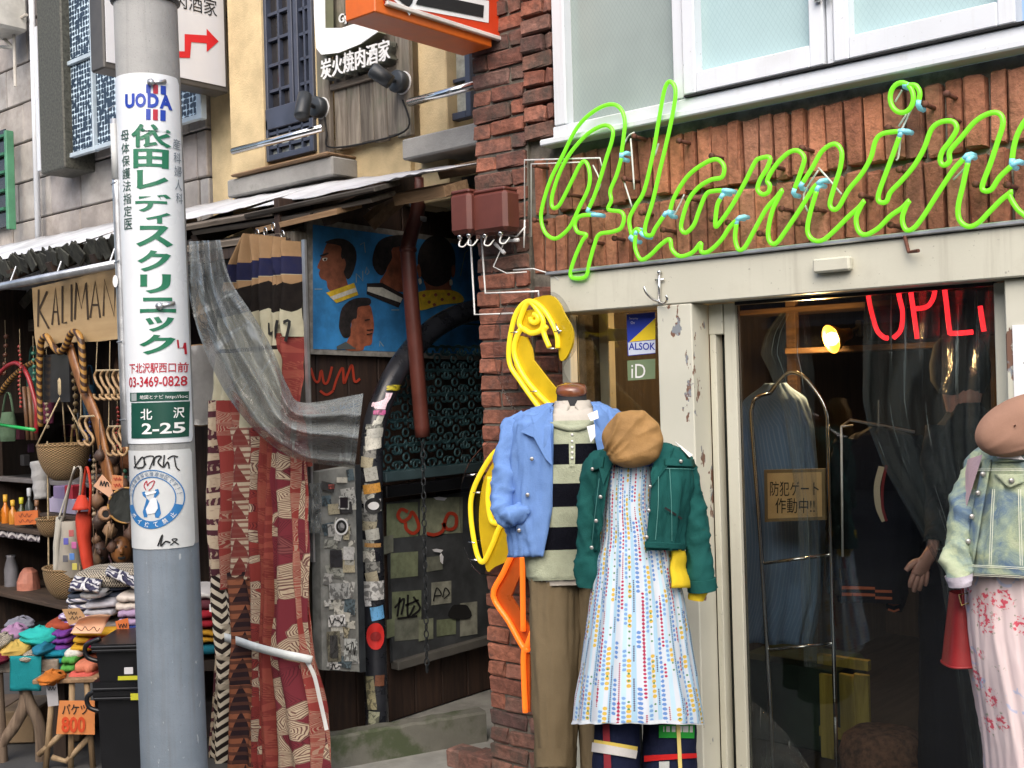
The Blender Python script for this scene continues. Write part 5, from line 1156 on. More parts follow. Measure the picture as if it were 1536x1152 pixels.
# sticker board
XB = -4.0
sb = thing('sticker_board', 'tall narrow grey panel covered in torn stickers beside the curtain', 'panel', PXp(515, 1008, XB))
cs = [PXp(x, y, XB) for x, y in ((483, 1005), (545, 1008), (535, 698), (479, 708))]
mb = MB(); mb.prism(cs, (-.06, 0, 0)); mb.build('panel', mat('sticker_grey_panel', (.21, .215, .20), .6, var=.25, scale=9, dirt=((.05, .05, .045), .4, 8)), sb)
mb = MB(); mb.prism([PXp(x, y, XB+.004) for x, y in ((540, 1009), (549, 1008), (541, 697), (533, 698))], (-.065, 0, 0)); mb.build('edge_strip', M_DARKMETAL, sb)
def sbp(cx, cy, w_, h_, col, rot, k, nm='sticker'):
    c_, s_ = math.cos(rot), math.sin(rot); P_ = []
    for a_, b_ in ((-1, -1), (1, -1), (1, 1), (-1, 1)):
        x, y = a_*w_/2, b_*h_/2; P_.append(PXp(cx+x*c_-y*s_, cy+x*s_+y*c_, XB+.003+k*.0007))
    mb = MB(); mb.poly(P_[::-1]); return mb.build(nm, stk(col) if isinstance(col, tuple) else col, sb)
for k in range(46): sbp(rs.uniform(488, 530), rs.uniform(712, 1000), rs.uniform(9, 22), rs.uniform(8, 24), rs.choice(GREYS+[(.42, .42, .40), (.05, .05, .05), (.50, .50, .47), (.10, .14, .16)]), rs.uniform(-.25, .25), k % 12)
for cx, cy, w_, h_, col in ((516, 754, 16, 20, (.55, .55, .52)), (516, 754, 12, 16, (.02, .015, .02)), (504, 838, 18, 26, (.03, .03, .035)), (523, 830, 16, 20, (.55, .55, .53)), (505, 931, 26, 18, (.62, .62, .6)), (526, 975, 20, 34, (.45, .47, .45)), (501, 970, 20, 46, (.16, .15, .11)), (501, 970, 12, 34, (.05, .05, .045)), (503, 1000, 18, 9, (.62, .62, .6)), (513, 720, 16, 8, (.6, .58, .5)), (497, 730, 9, 7, (.45, .12, .1)), (509, 887, 30, 24, (.36, .37, .36))):
    sbp(cx, cy, w_, h_, col, rs.uniform(-.06, .06), 13+(w_ % 5)*.6)
for lay, r1, mt in ((17, 13, M_WHITE), (18, 10, M_BLACK), (19, 6, stk((.3, .3, .3)))):
    P_ = [PXp(512+r1*.8*math.cos(a_), 790+r1*math.sin(a_), XB+.003+lay*.0007) for a_ in [2*PI*i/20 for i in range(20)]]; mb = MB(); mb.poly(P_[::-1]); mb.build('sticker', mt, sb)
def squiggle(cx, cy, w_, h_, X, parent, mt, n=9, wpx=1.6, seed=0):
    r_ = random.Random(seed); mb = MB(); pts = [(cx+(i/(n-1)-.5)*w_, cy+(r_.random()-.5)*h_, 0) for i in range(n)]
    mb.ribbon(spline(pts, 4), wpx, lambda x, y: PXp(x, y, X)); return mb.build('pen_tag', mt, parent)
squiggle(505, 931, 22, 14, XB+.003+19*.0007, sb, M_BLACK, seed=1); squiggle(503, 1000, 15, 8, XB+.003+19*.0007, sb, M_BLACK, seed=2); squiggle(526, 975, 15, 22, XB+.003+20*.0007, sb, M_BLACK, seed=3, wpx=1.2)
# dark panel with paper squares
XK = -4.255
dpn = thing('bill_board_panel', 'black framed panel with faded paper squares and red scrawl', 'panel', PXp(650, 985, XK))
a, b = PXp(582, 735, XK), PXp(735, 735, XK); z0 = PXp(650, 978, XK).z; z1 = PXp(650, 745, XK).z
mb = MB(); mb.box((XK-.01, (a.y+b.y)/2, (z0+z1)/2), (.02, b.y-a.y, z1-z0)); mb.build('backing', mat('dark_grey_panel', (.055, .06, .064), .55, var=.3, scale=6), dpn)
mb = MB(); mb.box((XK+.012, (a.y+b.y)/2, z0-.01), (.06, b.y-a.y, .045), bev=.004); mb.build('ledge', mat('grey_ledge', (.10, .095, .085), .7), dpn)
LIME = [(.19, .22, .13), (.23, .25, .17), (.17, .18, .14), (.28, .285, .23)]
for k, (x0, y0, x1, y1, ci) in enumerate(((580, 756, 627, 808, 0), (630, 748, 694, 803, 1), (586, 830, 627, 868, 0), (588, 888, 632, 930, 0), (647, 874, 677, 908, 3), (592, 928, 632, 962, 2), (655, 930, 684, 955, 0), (640, 836, 664, 858, 2), (580, 930, 592, 958, 0), (690, 905, 716, 955, 3), (575, 805, 590, 832, 2), (628, 930, 650, 962, 1))):
    P_ = [PXp(x, y, XK+.002+k*.0003) for x, y in ((x0, y1), (x1, y1-4), (x1, y0-3), (x0, y0))]; mb = MB(); mb.poly(P_); mb.build('paper_square', mat('lime_paper_%d' % ci, LIME[ci], .8, var=.2, scale=14, dirt=((.05, .06, .045), .35, 9)), dpn)
def dstroke(s_, w_, mt, k, nm='scrawl'):
    mb = MB(); mb.ribbon(spline([(p[0], p[1], 0) for p in s_], 6), w_, lambda x, y: PXp(x, y, XK+.008+k*.0006)); mb.build(nm, mt, dpn)
dstroke([(612, 768), (602, 764), (597, 774), (604, 782), (614, 776), (618, 768), (625, 778), (628, 792), (620, 800), (610, 794), (608, 784)], 5, M_REDP, 0)
dstroke([(640, 800), (652, 802), (664, 796), (668, 780), (674, 770), (684, 774), (683, 790), (672, 794), (664, 784)], 5, M_REDP, 1)
for s_ in ([(600, 896), (596, 925)], [(592, 912), (606, 898), (602, 922)], [(612, 892), (612, 925), (622, 908)], [(608, 908), (628, 900)], [(596, 928), (626, 924)], [(620, 895), (630, 912), (618, 924)]): dstroke(s_, 3.2, M_BLACK, 2, 'pen_tag')
for s_ in ([(650, 902), (655, 882), (662, 892), (652, 894)], [(664, 896), (668, 882), (674, 890), (666, 898)]): dstroke(s_, 1.8, M_BLACK, 2, 'pen_tag')
for k, (x, y, w_, h_) in enumerate(((660, 748, 20, 6), (656, 826, 16, 6), (662, 838, 5, 16))):
    P_ = [PXp(x+a_*w_/2, y+b_*h_/2, XK+.006+.004*k) for a_, b_ in ((-1, -.6), (-.2, -1), (1, -.4), (.6, 1), (-.6, .6))]; mb = MB(); mb.prism(P_, (.004, 0, 0)); mb.build('torn_paper', M_PAPER, dpn)
P_ = [PXp(690+17*math.cos(t_)*(1+.15*math.sin(3*t_)), 918+14*math.sin(t_)*(1+.2*math.cos(2*t_)), XK+.0095) for t_ in [2*PI*i/18 for i in range(18)]]; mb = MB(); mb.poly(P_); mb.build('black_blot', M_BLACK, dpn)
# dividing kerb and loose footing bricks
kb = thing('kerb', 'mossy concrete kerb dividing the passage floor', 'kerb', PZ(600, 1090, .04))
t = NT('mossy_concrete'); v = t.co('Object'); n = t.noise(v, 7, 5, .65); hz = t.xyz(v)[2]
t.bump(t.noise(v, 60, 4), .5, .006); M_KERB = t.out(Base_Color=t.mix(t.step(t.noise(v, 4.5, 5, .65), .44, .62), t.mix(n, (.085, .085, .07), (.18, .175, .15)), (.055, .07, .035)), Roughness=.9)
k0, k1, k2, k3 = PZ(458, 1112, .04), PZ(730, 1066, .04), PZ(730, 1046, .04), PZ(480, 1078, .04)
back = (k1-k0).normalized().cross(Vector((0, 0, 1)))*-.085
mb = MB(); nn = 14
for i in range(nn): pass
top = [k0.lerp(k1, i/nn)+Vector((rs.uniform(-.004, .004), rs.uniform(-.004, .004), rs.uniform(-.004, .004))) for i in range(nn+1)]
vs = []
for p in top: vs += [p+Vector((0, 0, STREET-.04)), p+Vector((0, 0, -.012)), p+back*.08, p+back*.95, p+back+Vector((0, 0, STREET-.04))]
fs = []
for i in range(nn):
    for j in range(4): a = i*5+j; fs.append((a, a+5, a+6, a+1))
fs += [[0, 1, 2, 3, 4], [nn*5+j for j in range(5)][::-1]]
mb.add(vs, fs); mb.build('kerb_block', M_KERB, kb, fixn=True)
for k, (x, y) in enumerate(((705, 1112), (742, 1118), (768, 1122), (722, 1128))):
    p = PZ(x, y, .01-(.0 if k < 3 else .03)); q_ = brick_mesh(.2, .1, .08, 60+k)
    o = inst(q_, 'footing_brick', None, (p.x, p.y, STREET+.052), rot=(0, 0, rs.uniform(-.2, .3)+.1)); o.material_slots[0].link = 'OBJECT'; o.material_slots[0].material = M_BRICKD
    tag(o, ('leftmost', 'second', 'rightmost', 'nearest')[k]+' worn loose brick at the foot of the brick pier', 'brick', 'footing bricks by the pier')
# ================================================================ the stall: roof, posts, sign
rs = random.Random(21)
roof = thing('stall_roof', 'patched stall roof of pale metal sheets on ragged wooden boards', 'roof', (-5.6, 0, 2.3))
YE, ZE, YBk, ZBk = -.22, 2.5, .44, 2.78
M_SHEET = mat('pale_metal_sheet', (.60, .61, .63), .5, .1, var=.15, scale=3, dirt=((.32, .31, .30), .34, 4))
x = -9.6; k = 0
while x < -3.42:
    x1 = min(x+rs.uniform(.7, 1.0), -3.40); mb = MB(); dz = rs.uniform(-.006, .006)+.006*(k % 2); ye = YE+rs.uniform(-.03, .03)
    def rf(u, v):
        X_ = lerp(x-.02, x1+.03, u); yb_k, zb_k = table([(-9.6, .44, 2.78), (-5.6, .42, 2.755), (-4.3, .22, 2.655), (-3.4, .2, 2.60)], X_)
        return (X_, lerp(ye, yb_k, v), lerp(ZE, zb_k, v)+dz+.0025*math.sin(u*7*PI)+.006*fbm(u*3, v*3, k))
    mb.grid(rf, 18, 4); mb.build('metal_sheet', M_SHEET, roof, True, solid=.004); x = x1; k += 1
M_DKW = wood('dark_weathered_board', (.10, .085, .07), (.035, .028, .022), axis='X')
def plank(x0, x1, y, z, h, d, mt, tilt=0, parent=roof, nm='board', rx=0):
    mb = MB(); M_ = Matrix.Rotation(tilt, 3, 'Y') @ Matrix.Rotation(rx, 3, 'X'); mb.box(((x0+x1)/2, y, z), (x1-x0, d, h), bev=.003, M=M_)
    for p in mb.v: p += Vector((0, rs.uniform(-.003, .003), rs.uniform(-.004, .004)))
    mb.build(nm, mt, parent)
for k, (a0, a1, yy, z_, hh, tl, mt) in enumerate(((-5.3, -4.35, -.215, 2.468, .028, .012, M_GREYWOODX), (-4.55, -3.62, -.225, 2.472, .022, -.01, M_DKW), (-5.05, -4.1, -.19, 2.435, .024, .02, M_DKW), (-4.25, -3.7, -.17, 2.44, .02, -.02, M_GREYWOODX), (-4.5, -3.9, -.2, 2.405, .026, -.03, M_TANWOODX),
                                           (-5.6, -4.3, -.20, 2.36, .03, .015, M_GREYWOODX), (-5.4, -4.6, -.12, 2.33, .035, -.01, M_DKW), (-4.62, -4.28, -.1, 2.335, .04, 0, M_TANWOODX), (-3.72, -3.4, -.02, 2.46, .05, 0, M_TANWOODX), (-3.75, -3.32, .3, 2.62, .05, 0, M_TANWOODX))):
    plank(a0, a1, yy, z_, hh, .16, mt, tl, rx=.3)
for k in range(84):                                   # ragged bark shingles at the eave
    xx = -8.6+k*.040+rs.uniform(-.02, .02); mb = MB(); l_ = rs.uniform(.08, .14); mb.box((xx, -.215+rs.uniform(-.02, .02), 2.44+rs.uniform(-.015, .02)), (rs.uniform(.05, .12), .012, l_), M=Matrix.Rotation(rs.uniform(.2, .5), 3, 'X') @ Matrix.Rotation(rs.uniform(-1.2, 1.2), 3, 'Y'), bev=.004)
    mb.build('shingle', wood('bark_shingle', (.05, .052, .04), (.012, .012, .01)), roof)
for k in range(9):
    xx = -8.2+k*.52; mb = MB(); mb.box((xx, .12, 2.53), (.05, .75, .07), M=Matrix.Rotation(.40, 3, 'X')); mb.build('rafter', M_DARKWOOD, roof)
gut = thing('rain_gutter', 'pale grey pipe gutter running under the stall eave', 'gutter', (-6.9, -.25, 2.3))
mb = MB(); mb.tube([(-8.8, -.25, 2.30), (-5.65, -.25, 2.335)], .026, 12); mb.build('pipe', M_GALV, gut, True)
for k in range(5): mb = MB(); mb.tube([(-8.3+k*.6, -.25, 2.335), (-8.3+k*.6, -.2, 2.46)], .006, 6); mb.build('strap', M_GALV, gut)
st = thing('market_stall', 'timber frame and dark back wall of the market stall', 'stall', (-6.3, .4, STREET))
mb = MB(); mb.box((-6.4, 1.15, 1.15), (4.2, .05, 2.54)); mb.build('back_wall', M_DARKWOOD, st)
mb = MB(); mb.box((-8.5, .5, 1.15), (.05, 1.3, 2.54)); mb.build('side_wall', M_DARKWOOD, st)
p = PY(443, 360, -.2); mb = MB(); mb.box((p.x, -.2, 1.12), (.085, .085, 2.46), bev=.006); mb.build('post', M_GREYWOOD, st)
p = PY(457, 450, -.36); mb = MB(); mb.box((p.x, -.355, 1.55), (.022, .012, 1.45)); mb.build('metal_strip', M_GALV, st)
a, b = PXp(553, 335, -4.2), PXp(612, 285, -4.05); mb = MB(); mb.tube([a, b], .045, 4); mb.build('brace', M_TANWOOD, st)
a, b = PY(15, 480, .5), PY(48, 440, .5); mb = MB(); mb.tube([a, b], .045, 4); mb.build('brace', M_GREYWOOD, st)
a, b = PY(-10, 496, .55), PY(60, 486, .55); mb = MB(); mb.box(((a.x+b.x)/2, .55, (a.z+b.z)/2), (b.x-a.x, .05, .09)); mb.build('beam', M_GREYWOODX, st)
for px, yy in ((5, .6), (230, .3)):
    p = PY(px, 700, yy); mb = MB(); mb.box((p.x, yy, 1.12), (.09, .09, 2.46)); mb.build('post', M_DARKWOOD, st)
mb = MB(); mb.box((-4.95, -.235, 2.29), (1.35, .05, .05)); mb.build('curtain_rail', M_DARKWOOD, st)
# shop board lettered by hand
YK = -.1
kb_ = thing('stall_sign', 'plywood board with dark hand carved capitals under the stall eave', 'sign', PY(115, 515, YK))
cs = [PY(x, y, YK) for x, y in ((56, 530), (52, 505), (48, 432), (192, 398), (194, 506), (150, 512), (90, 514), (70, 520))]
t = NT('ply_sign'); v = t.co('Object', scale=(1.2, 8, 8)); n = t.noise(v, 3, 5); M_PLY = t.out(Base_Color=t.mix(n, (.30, .19, .085), (.50, .36, .19)), Roughness=.6)
mb = MB(); mb.prism(cs, (0, .018, 0)); mb.build('board', M_PLY, kb_)
ST = {'K': [[(0, 0), (.05, 1)], [(.75, .95), (.08, .45), (.9, -.05)]], 'A': [[(0, 0), (.45, 1), (.9, 0)], [(.2, .35), (.7, .35)]], 'L': [[(.1, 1), (.1, 0), (.75, .02)]], 'I': [[(.4, 1), (.4, 0)]], 'M': [[(0, 0), (.12, 1), (.5, .3), (.85, 1), (1, 0)]], 'N': [[(0, 0), (.08, 1), (.85, 0), (.95, 1)]]}
xs = [57, 78, 92.5, 106, 112, 135, 155, 177]
for i, ch_ in enumerate('KALIMAN'):
    x0, x1 = xs[i], xs[i+1]-3; yb0 = lerp(490, 474, i/6); yt0 = lerp(434, 419, i/6)
    mb = MB()
    for j, s_ in enumerate(ST[ch_]):
        mb.ribbon([(lerp(x0, x1, p[0]), lerp(yb0, yt0, p[1])) for p in s_], 3.0, lambda x, y, j=j: PY(x, y, YK-.003-.0008*j))
    mb.build('letter', plain('burnt_letter', (.045, .028, .014), .8), kb_)
# ================================================================ curtain
def batik(name, mode, cream, dark, acc, sc=1.0, seed=0):
    t = NT(name); uv = t.co('UV', scale=sc, loc=(seed*1.7, seed*2.3, 0)); o = t.xyz(uv)
    if mode == 'zig':
        s_ = t.math('FRACT', t.math('ADD', t.math('MULTIPLY', o[1], 22.0), t.math('MULTIPLY', t.math('ABSOLUTE', t.math('SUBTRACT', t.math('FRACT', t.math('MULTIPLY', o[0], 26.0)), .5)), 1.6)))
        k1 = t.step(s_, .46, .54); k2 = t.step(t.noise(uv, 10, 3), .55, .6)
    elif mode == 'geo':
        a = t.math('ABSOLUTE', t.math('SUBTRACT', t.math('FRACT', t.math('MULTIPLY', o[0], 17.0)), .5)); b = t.math('FRACT', t.math('MULTIPLY', o[1], 7.5))
        k1 = t.step(t.math('SUBTRACT', b, t.math('MULTIPLY', a, 2.0)), -.02, .02); k2 = t.step(t.math('SINE', t.math('MULTIPLY', o[1], 150.0)), .2, .4)
    elif mode == 'scroll':
        k1 = t.step(t.wave(uv, 2.2, 14.0, 'RINGS'), .45, .52); k2 = t.math('MULTIPLY', t.step(t.wave(uv, 26, 4, 'BANDS', 'X'), .6, .7), t.step(t.noise(uv, 9, 2), .5, .52))
    elif mode == 'cell':
        wv = t.n('VectorMath', operation='ADD'); nz = t.n('TexNoise'); t.put(nz.inputs['Vector'], uv); nz.inputs['Scale'].default_value = 9; t.put(wv.inputs[0], uv)
        sc3 = t.n('VectorMath', operation='SCALE'); t.put(sc3.inputs[0], nz.outputs[1]); sc3.inputs[3].default_value = .05; t.put(wv.inputs[1], sc3.outputs[0]); w2 = wv.outputs[0]
        rnd_ = t.xyz(t.vor(w2, 15, out=1))[0]; k1 = t.step(rnd_, .55, .56); edge = t.vor(w2, 15, 'DISTANCE_TO_EDGE')
        rings = t.step(t.math('SINE', t.math('MULTIPLY', edge, 75.0)), .2, .5); k2 = t.math('MULTIPLY', rings, t.step(rnd_, .25, .26))
    else:
        k1 = t.step(t.wave(uv, 3.2, 16.0, 'BANDS', 'DIAGONAL'), .50, .56); k2 = t.math('MULTIPLY', t.step(t.wave(uv, 30, 9, 'BANDS', 'DIAGONAL'), .62, .7), t.step(t.noise(uv, 7, 2), .48, .52))
    c = t.mix(k1, dark, cream); c = t.mix(t.math('MULTIPLY', k2, .85), c, acc)
    c = t.mix(t.math('MULTIPLY', t.step(t.noise(uv, 60, 3), .55, .7), .35), c, dark)
    t.bump(t.noise(t.co('Object', scale=(1, 1, .3)), 30, 4), .3, .01); return t.out(Base_Color=c, Roughness=.9, Specular_IOR_Level=.12)
CR_, PU_, RD_, RU_, BK_ = (.40, .33, .24), (.065, .022, .03), (.20, .035, .03), (.26, .07, .04), (.018, .013, .012)
B1 = batik('batik_cream_purple', 'scroll', CR_, PU_, (.36, .29, .21), 1.7, 1); B2 = batik('batik_salmon', 'cell', (.24, .065, .05), RD_, (.32, .22, .16), 1.5, 2); B3 = batik('batik_geo_maroon', 'geo', CR_, (.15, .035, .03), (.16, .05, .04), 1.6, 3)
B4 = batik('batik_red_leaf', 'cell', CR_, RD_, (.07, .015, .02), 1.6, 4); B5 = batik('batik_red_plain', 'line', (.20, .048, .036), (.15, .028, .025), (.2, .06, .04), 2, 5); B6 = batik('batik_zig_black', 'zig', (.50, .45, .36), BK_, (.3, .26, .2), 1, 6)
B7 = batik('batik_rust_diamond', 'geo', (.22, .08, .042), (.022, .013, .015), (.07, .03, .022), 1.1, 7); B8 = batik('batik_wine_swirl', 'cell', (.38, .31, .22), (.13, .022, .03), (.07, .015, .02), 1.0, 8)
def banded():
    t = NT('banded_kilim'); uv = t.xyz(t.co('UV')); zz = t.math('ADD', uv[1], t.math('MULTIPLY', t.math('ABSOLUTE', t.math('SUBTRACT', t.math('FRACT', t.math('MULTIPLY', uv[0], 24.0)), .5)), .05))
    z0 = PY(410, 610, -.3).z; z1 = PY(410, 355, -.3).z
    f = t.math('DIVIDE', t.math('SUBTRACT', uv[1], z0), z1-z0); g = t.math('DIVIDE', t.math('SUBTRACT', zz, z0), z1-z0)
    TAN, NVY, BLK, CRM = (.32, .20, .105), (.010, .014, .055), (.0035, .003, .004), (.42, .40, .29)
    a = t.ramp(g, [(0, CRM), (.57, BLK), (.73, TAN)], 'CONSTANT'); b = t.ramp(f, [(0, CRM), (.755, NVY), (.86, TAN)], 'CONSTANT')
    c = t.mix(t.math('GREATER_THAN', f, .755), a, b); c = t.mix(t.math('LESS_THAN', t.math('ABSOLUTE', t.math('SUBTRACT', f, .34)), .012), c, BLK)
    c = t.mix(t.math('MULTIPLY', t.noise(t.co('Object'), 30), .35), c, (.05, .04, .03)); return t.out(Base_Color=c, Roughness=.9, Specular_IOR_Level=.1)
B0 = banded()
cur = thing('bundled_curtain', 'bundle of red, cream and black batik curtains tied at the stall corner', 'curtain', PY(400, 1150, -.42))
def yc(y): return lerp(-.27, -.44, max(0, min(1, (y-340)/500)))
def strip(rows, mt, bulge, nm='fabric_strip', n=18, ridge_n=2, sd=0, off=0):
    y0, y1 = rows[0][0], rows[-1][0]
    mb = MB()
    def f(u, v):
        y = lerp(y0, y1, v); xl, xr = table(rows, y); px = lerp(xl-3, xr+3, u)+1.5*math.sin(v*9+sd*2)
        d = bulge*1.7*(math.sin(u*PI)**.7)+.022*math.sin(u*PI*ridge_n*2+sd+1.1*math.sin(v*4+sd))+.012*fbm(u*2+sd, v*5, sd)
        return PY(px, y, yc(y)-off)-Vector((0, d, 0))
    L_ = []
    mb.grid(f, n, 46, uvf=lambda u, v: (u*(rows[0][2]-rows[0][1]+rows[-1][2]-rows[-1][1])/2*.0034+sd*.13, f(u, v).z)); mb.build(nm, mt, cur, True)
strip([(352, 376, 386), (400, 352, 372), (460, 338, 362), (540, 332, 360), (640, 330, 360)], B0, .03, sd=1); strip([(352, 382, 393), (420, 366, 388), (500, 362, 392), (640, 362, 395)], B0, .035, sd=2)
strip([(354, 392, 409), (420, 390, 410), (520, 388, 412), (640, 388, 414)], B0, .04, sd=3); strip([(356, 406, 424), (440, 407, 430), (520, 408, 432), (660, 410, 436)], B0, .045, sd=4, off=.02); strip([(362, 424, 445), (440, 428, 450), (505, 430, 452)], B0, .04, sd=5, off=.01)
strip([(500, 430, 452), (600, 434, 455), (700, 438, 460)], B5, .04, sd=6, off=.008)
strip([(600, 324, 346), (680, 326, 350), (740, 322, 350), (870, 326, 356), (985, 336, 358), (1170, 328, 356)], B1, .04, sd=1, off=.03); strip([(860, 328, 360), (930, 332, 360), (980, 338, 360), (1050, 334, 362), (1170, 328, 362)], B6, .04, sd=8, off=.045)
strip([(600, 342, 368), (760, 342, 370), (880, 346, 366)], B2, .045, sd=2, off=.04); strip([(640, 362, 396), (760, 362, 398), (865, 360, 396)], B3, .05, sd=3, off=.04); strip([(855, 356, 396), (975, 356, 394), (1080, 354, 396), (1170, 350, 398)], B7, .05, sd=9, off=.045)
strip([(640, 392, 412), (800, 392, 412), (980, 392, 412), (1170, 392, 418)], B4, .04, sd=4, off=.04); strip([(640, 408, 430), (800, 408, 424), (980, 408, 422), (1170, 412, 434)], B5, .045, sd=5, off=.05)
strip([(660, 420, 455), (800, 420, 462), (900, 420, 466), (985, 420, 468), (1060, 428, 480), (1170, 430, 490)], B8, .05, sd=6, off=.04); strip([(680, 446, 460), (800, 452, 466), (900, 458, 468), (990, 462, 472), (1060, 470, 488), (1170, 472, 494)], B2, .03, sd=7, off=.03)
mb = MB(); mb.ribbon(spline([(330, 954, 0), (352, 960, 0), (382, 970, 0), (420, 980, 0), (450, 986, 0), (468, 990, 0)], 6), 12, lambda x, y: PY(x, y, -.62+.10*((x-400)/70)**2)); mb.build('tie_band', mat('white_tape', (.56, .60, .60), .5), cur, True, solid=.003)
mb = MB(); mb.ribbon(spline([(455, 985, 0), (470, 1010, 0), (480, 1050, 0), (490, 1095, 0)], 6), 6, lambda x, y: PY(x, y, -.53)); mb.build('tie_tail', M_WIRE, cur, True)
for x, y in ((386, 350), (398, 347), (410, 340), (424, 352)):
    a = PY(x, y, -.28); mb = MB(); mb.tube([a+Vector((.012*math.cos(w_), 0, .02*math.sin(w_))) for w_ in [2*PI*i/10 for i in range(10)]], .003, 5, closed=True); mb.build('curtain_ring', M_STEEL, cur, True)
# handwritten figures on the cream band
for s_ in ([(402, 484), (404, 500), (414, 496)], [(416, 480), (410, 512)], [(420, 486), (434, 482), (428, 512)]):
    mb = MB(); mb.ribbon(spline([(p[0], p[1], 0) for p in s_], 4), 4.5, lambda x, y: PY(x, y, yc(y)-.085)); mb.build('painted_figure', M_BLACK, cur)
# ================================================================ plastic swag
M_SWAG = vinyl('ribbed_clear_plastic', (.25, .27, .265), .72, .34, .07, 1.0, 9, weave=0, glint_streak=.8)
lo_ = spline([(283, 362, 0), (284, 440, 0), (305, 520, 0), (345, 600, 0), (398, 660, 0), (450, 690, 0), (532, 702, 0)], 10); hi_ = spline([(330, 360, 0), (346, 420, 0), (378, 470, 0), (408, 522, 0), (432, 580, 0), (456, 604, 0), (545, 590, 0)], 10)
def sw(u, v):
    i = u*(len(lo_)-1); a = int(i); b = min(a+1, len(lo_)-1); t_ = i-a; l_ = lo_[a].lerp(lo_[b], t_); h_ = hi_[a].lerp(hi_[b], t_); p = l_.lerp(h_, v)
    Y = lerp(-.45, -.62, math.sin(min(1, u*1.2)*PI/2))+.25*max(0, u-.65) - .10*math.sin(v*PI)
    Y += .035*math.sin(v*17+u*4+1.8*fbm(u*3, v*2, 1))+.02*fbm(u*8, v*9, 2)
    return PY(p.x, p.y, Y)
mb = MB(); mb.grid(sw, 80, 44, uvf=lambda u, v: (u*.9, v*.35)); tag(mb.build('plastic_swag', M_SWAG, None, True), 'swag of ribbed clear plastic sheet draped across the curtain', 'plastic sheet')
# second crumpled piece near the sticker board
mb = MB(); mb.grid(lambda u, v: PXp(lerp(463, 482, u)+3*fbm(u*3, v*3, 4), lerp(725, 800, v), -3.95)+Vector((.02*fbm(u*5, v*5, 7), 0, 0)), 10, 14); tag(mb.build('plastic_scrap', vinyl('dark_plastic_scrap', (.2, .22, .22), .6, .35, .15, .6, 12), None, True), 'small grey plastic scrap hanging by the sticker board', 'plastic sheet')
# ================================================================ goods inside the stall
rs = random.Random(77)
def wick(name, a, b):
    t = NT(name); o = t.xyz(t.co('Object')); w1 = t.math('SINE', t.math('MULTIPLY', o[2], 420.0)); ang = t.math('ARCTAN2', o[1], o[0]); w2 = t.math('SINE', t.math('MULTIPLY', ang, 34.0)); h = t.math('MULTIPLY', w1, w2)
    t.bump(h, .8, .01); return t.out(Base_Color=t.mix(t.step(h, -.6, .6), a, b), Roughness=.7)
M_WICK = wick('wicker', (.14, .075, .03), (.42, .28, .13))
def basket(name, lab, px, y0, y1, rpx, Y, grp=None, sy=1.0):
    c = PY(px, y1, Y); k = (c-CAM).dot(FWD)/FOC; h = (y1-y0)*k; r = rpx*k
    th = thing(name, lab, 'basket', c, grp); prof = [(r*.35, 0)]+[(r*(.35+.65*math.sin(u*PI/2)), h*u**1.5) for u in [i/10 for i in range(1, 11)]]+[(r*.93, h)]+[(r*.93*(.35+.65*math.sin(u*PI/2)), h*(u**1.5)+.004) for u in [i/6 for i in range(5, -1, -1)]]
    mb = MB(); mb.lathe(prof, c, 30, sy=sy); mb.build('bowl', M_WICK, th, True, loc=c)
    mb = MB(); mb.tube([c+Vector((r*math.cos(a)*.98, r*math.sin(a)*.98*sy, h)) for a in [2*PI*i/28 for i in range(28)]], .008, 8, closed=True); mb.build('rim', M_WICK, th, True)
    return th, c, r, h
YH = -.12
bk, c, r, h = basket('hanging_basket', 'round wicker bowl hung by a knotted rope in the stall', 97, 667, 720, 38, YH)
top = PY(93, 590, YH)
for a in (.6, 2.6, 4.4):
    mb = MB(); mb.tube([c+Vector((r*math.cos(a), r*math.sin(a), h)), top], .005, 6); mb.build('rope', M_ROPE, bk, True)
mb = MB(); mb.tube([top+Vector((0, 0, -.02)), top+Vector((0, 0, .0)), top+Vector((0, 0, .08)), top+Vector((0, 0, .1))], [.012, .024, .024, .014], 10); mb.build('knot', M_ROPE, bk, True)
lt = PY(94, 538, YH); mb = MB(); mb.tube(spline([top+Vector((-.01, 0, .08)), lt+Vector((-.03, 0, -.07)), lt+Vector((-.02, 0, 0)), lt+Vector((.02, 0, 0)), lt+Vector((.03, 0, -.07)), top+Vector((.01, 0, .08))], 5), .009, 8); mb.build('loop', M_ROPE, bk, True)
mb = MB(); mb.tube([lt, PY(94, 515, YH)], .004, 6); mb.build('hanging_cord', M_ROPE, bk)
b2, c2, r2, h2 = basket('hanging_basket', 'boat shaped wicker basket, lowest of the hanging baskets', 98, 852, 898, 40, YH-.05, sy=.7)
for px in (73, 120):
    a = PY(px, 855, YH-.05); mb = MB(); mb.tube([a, PY(px-(2 if px < 90 else 6), 662 if px < 90 else 790, YH-.05)], .005, 6); mb.build('rope', M_ROPE, b2)
basket('hanging_basket', 'shallow small wicker basket between the two larger hanging baskets', 76, 778, 805, 20, YH-.03)
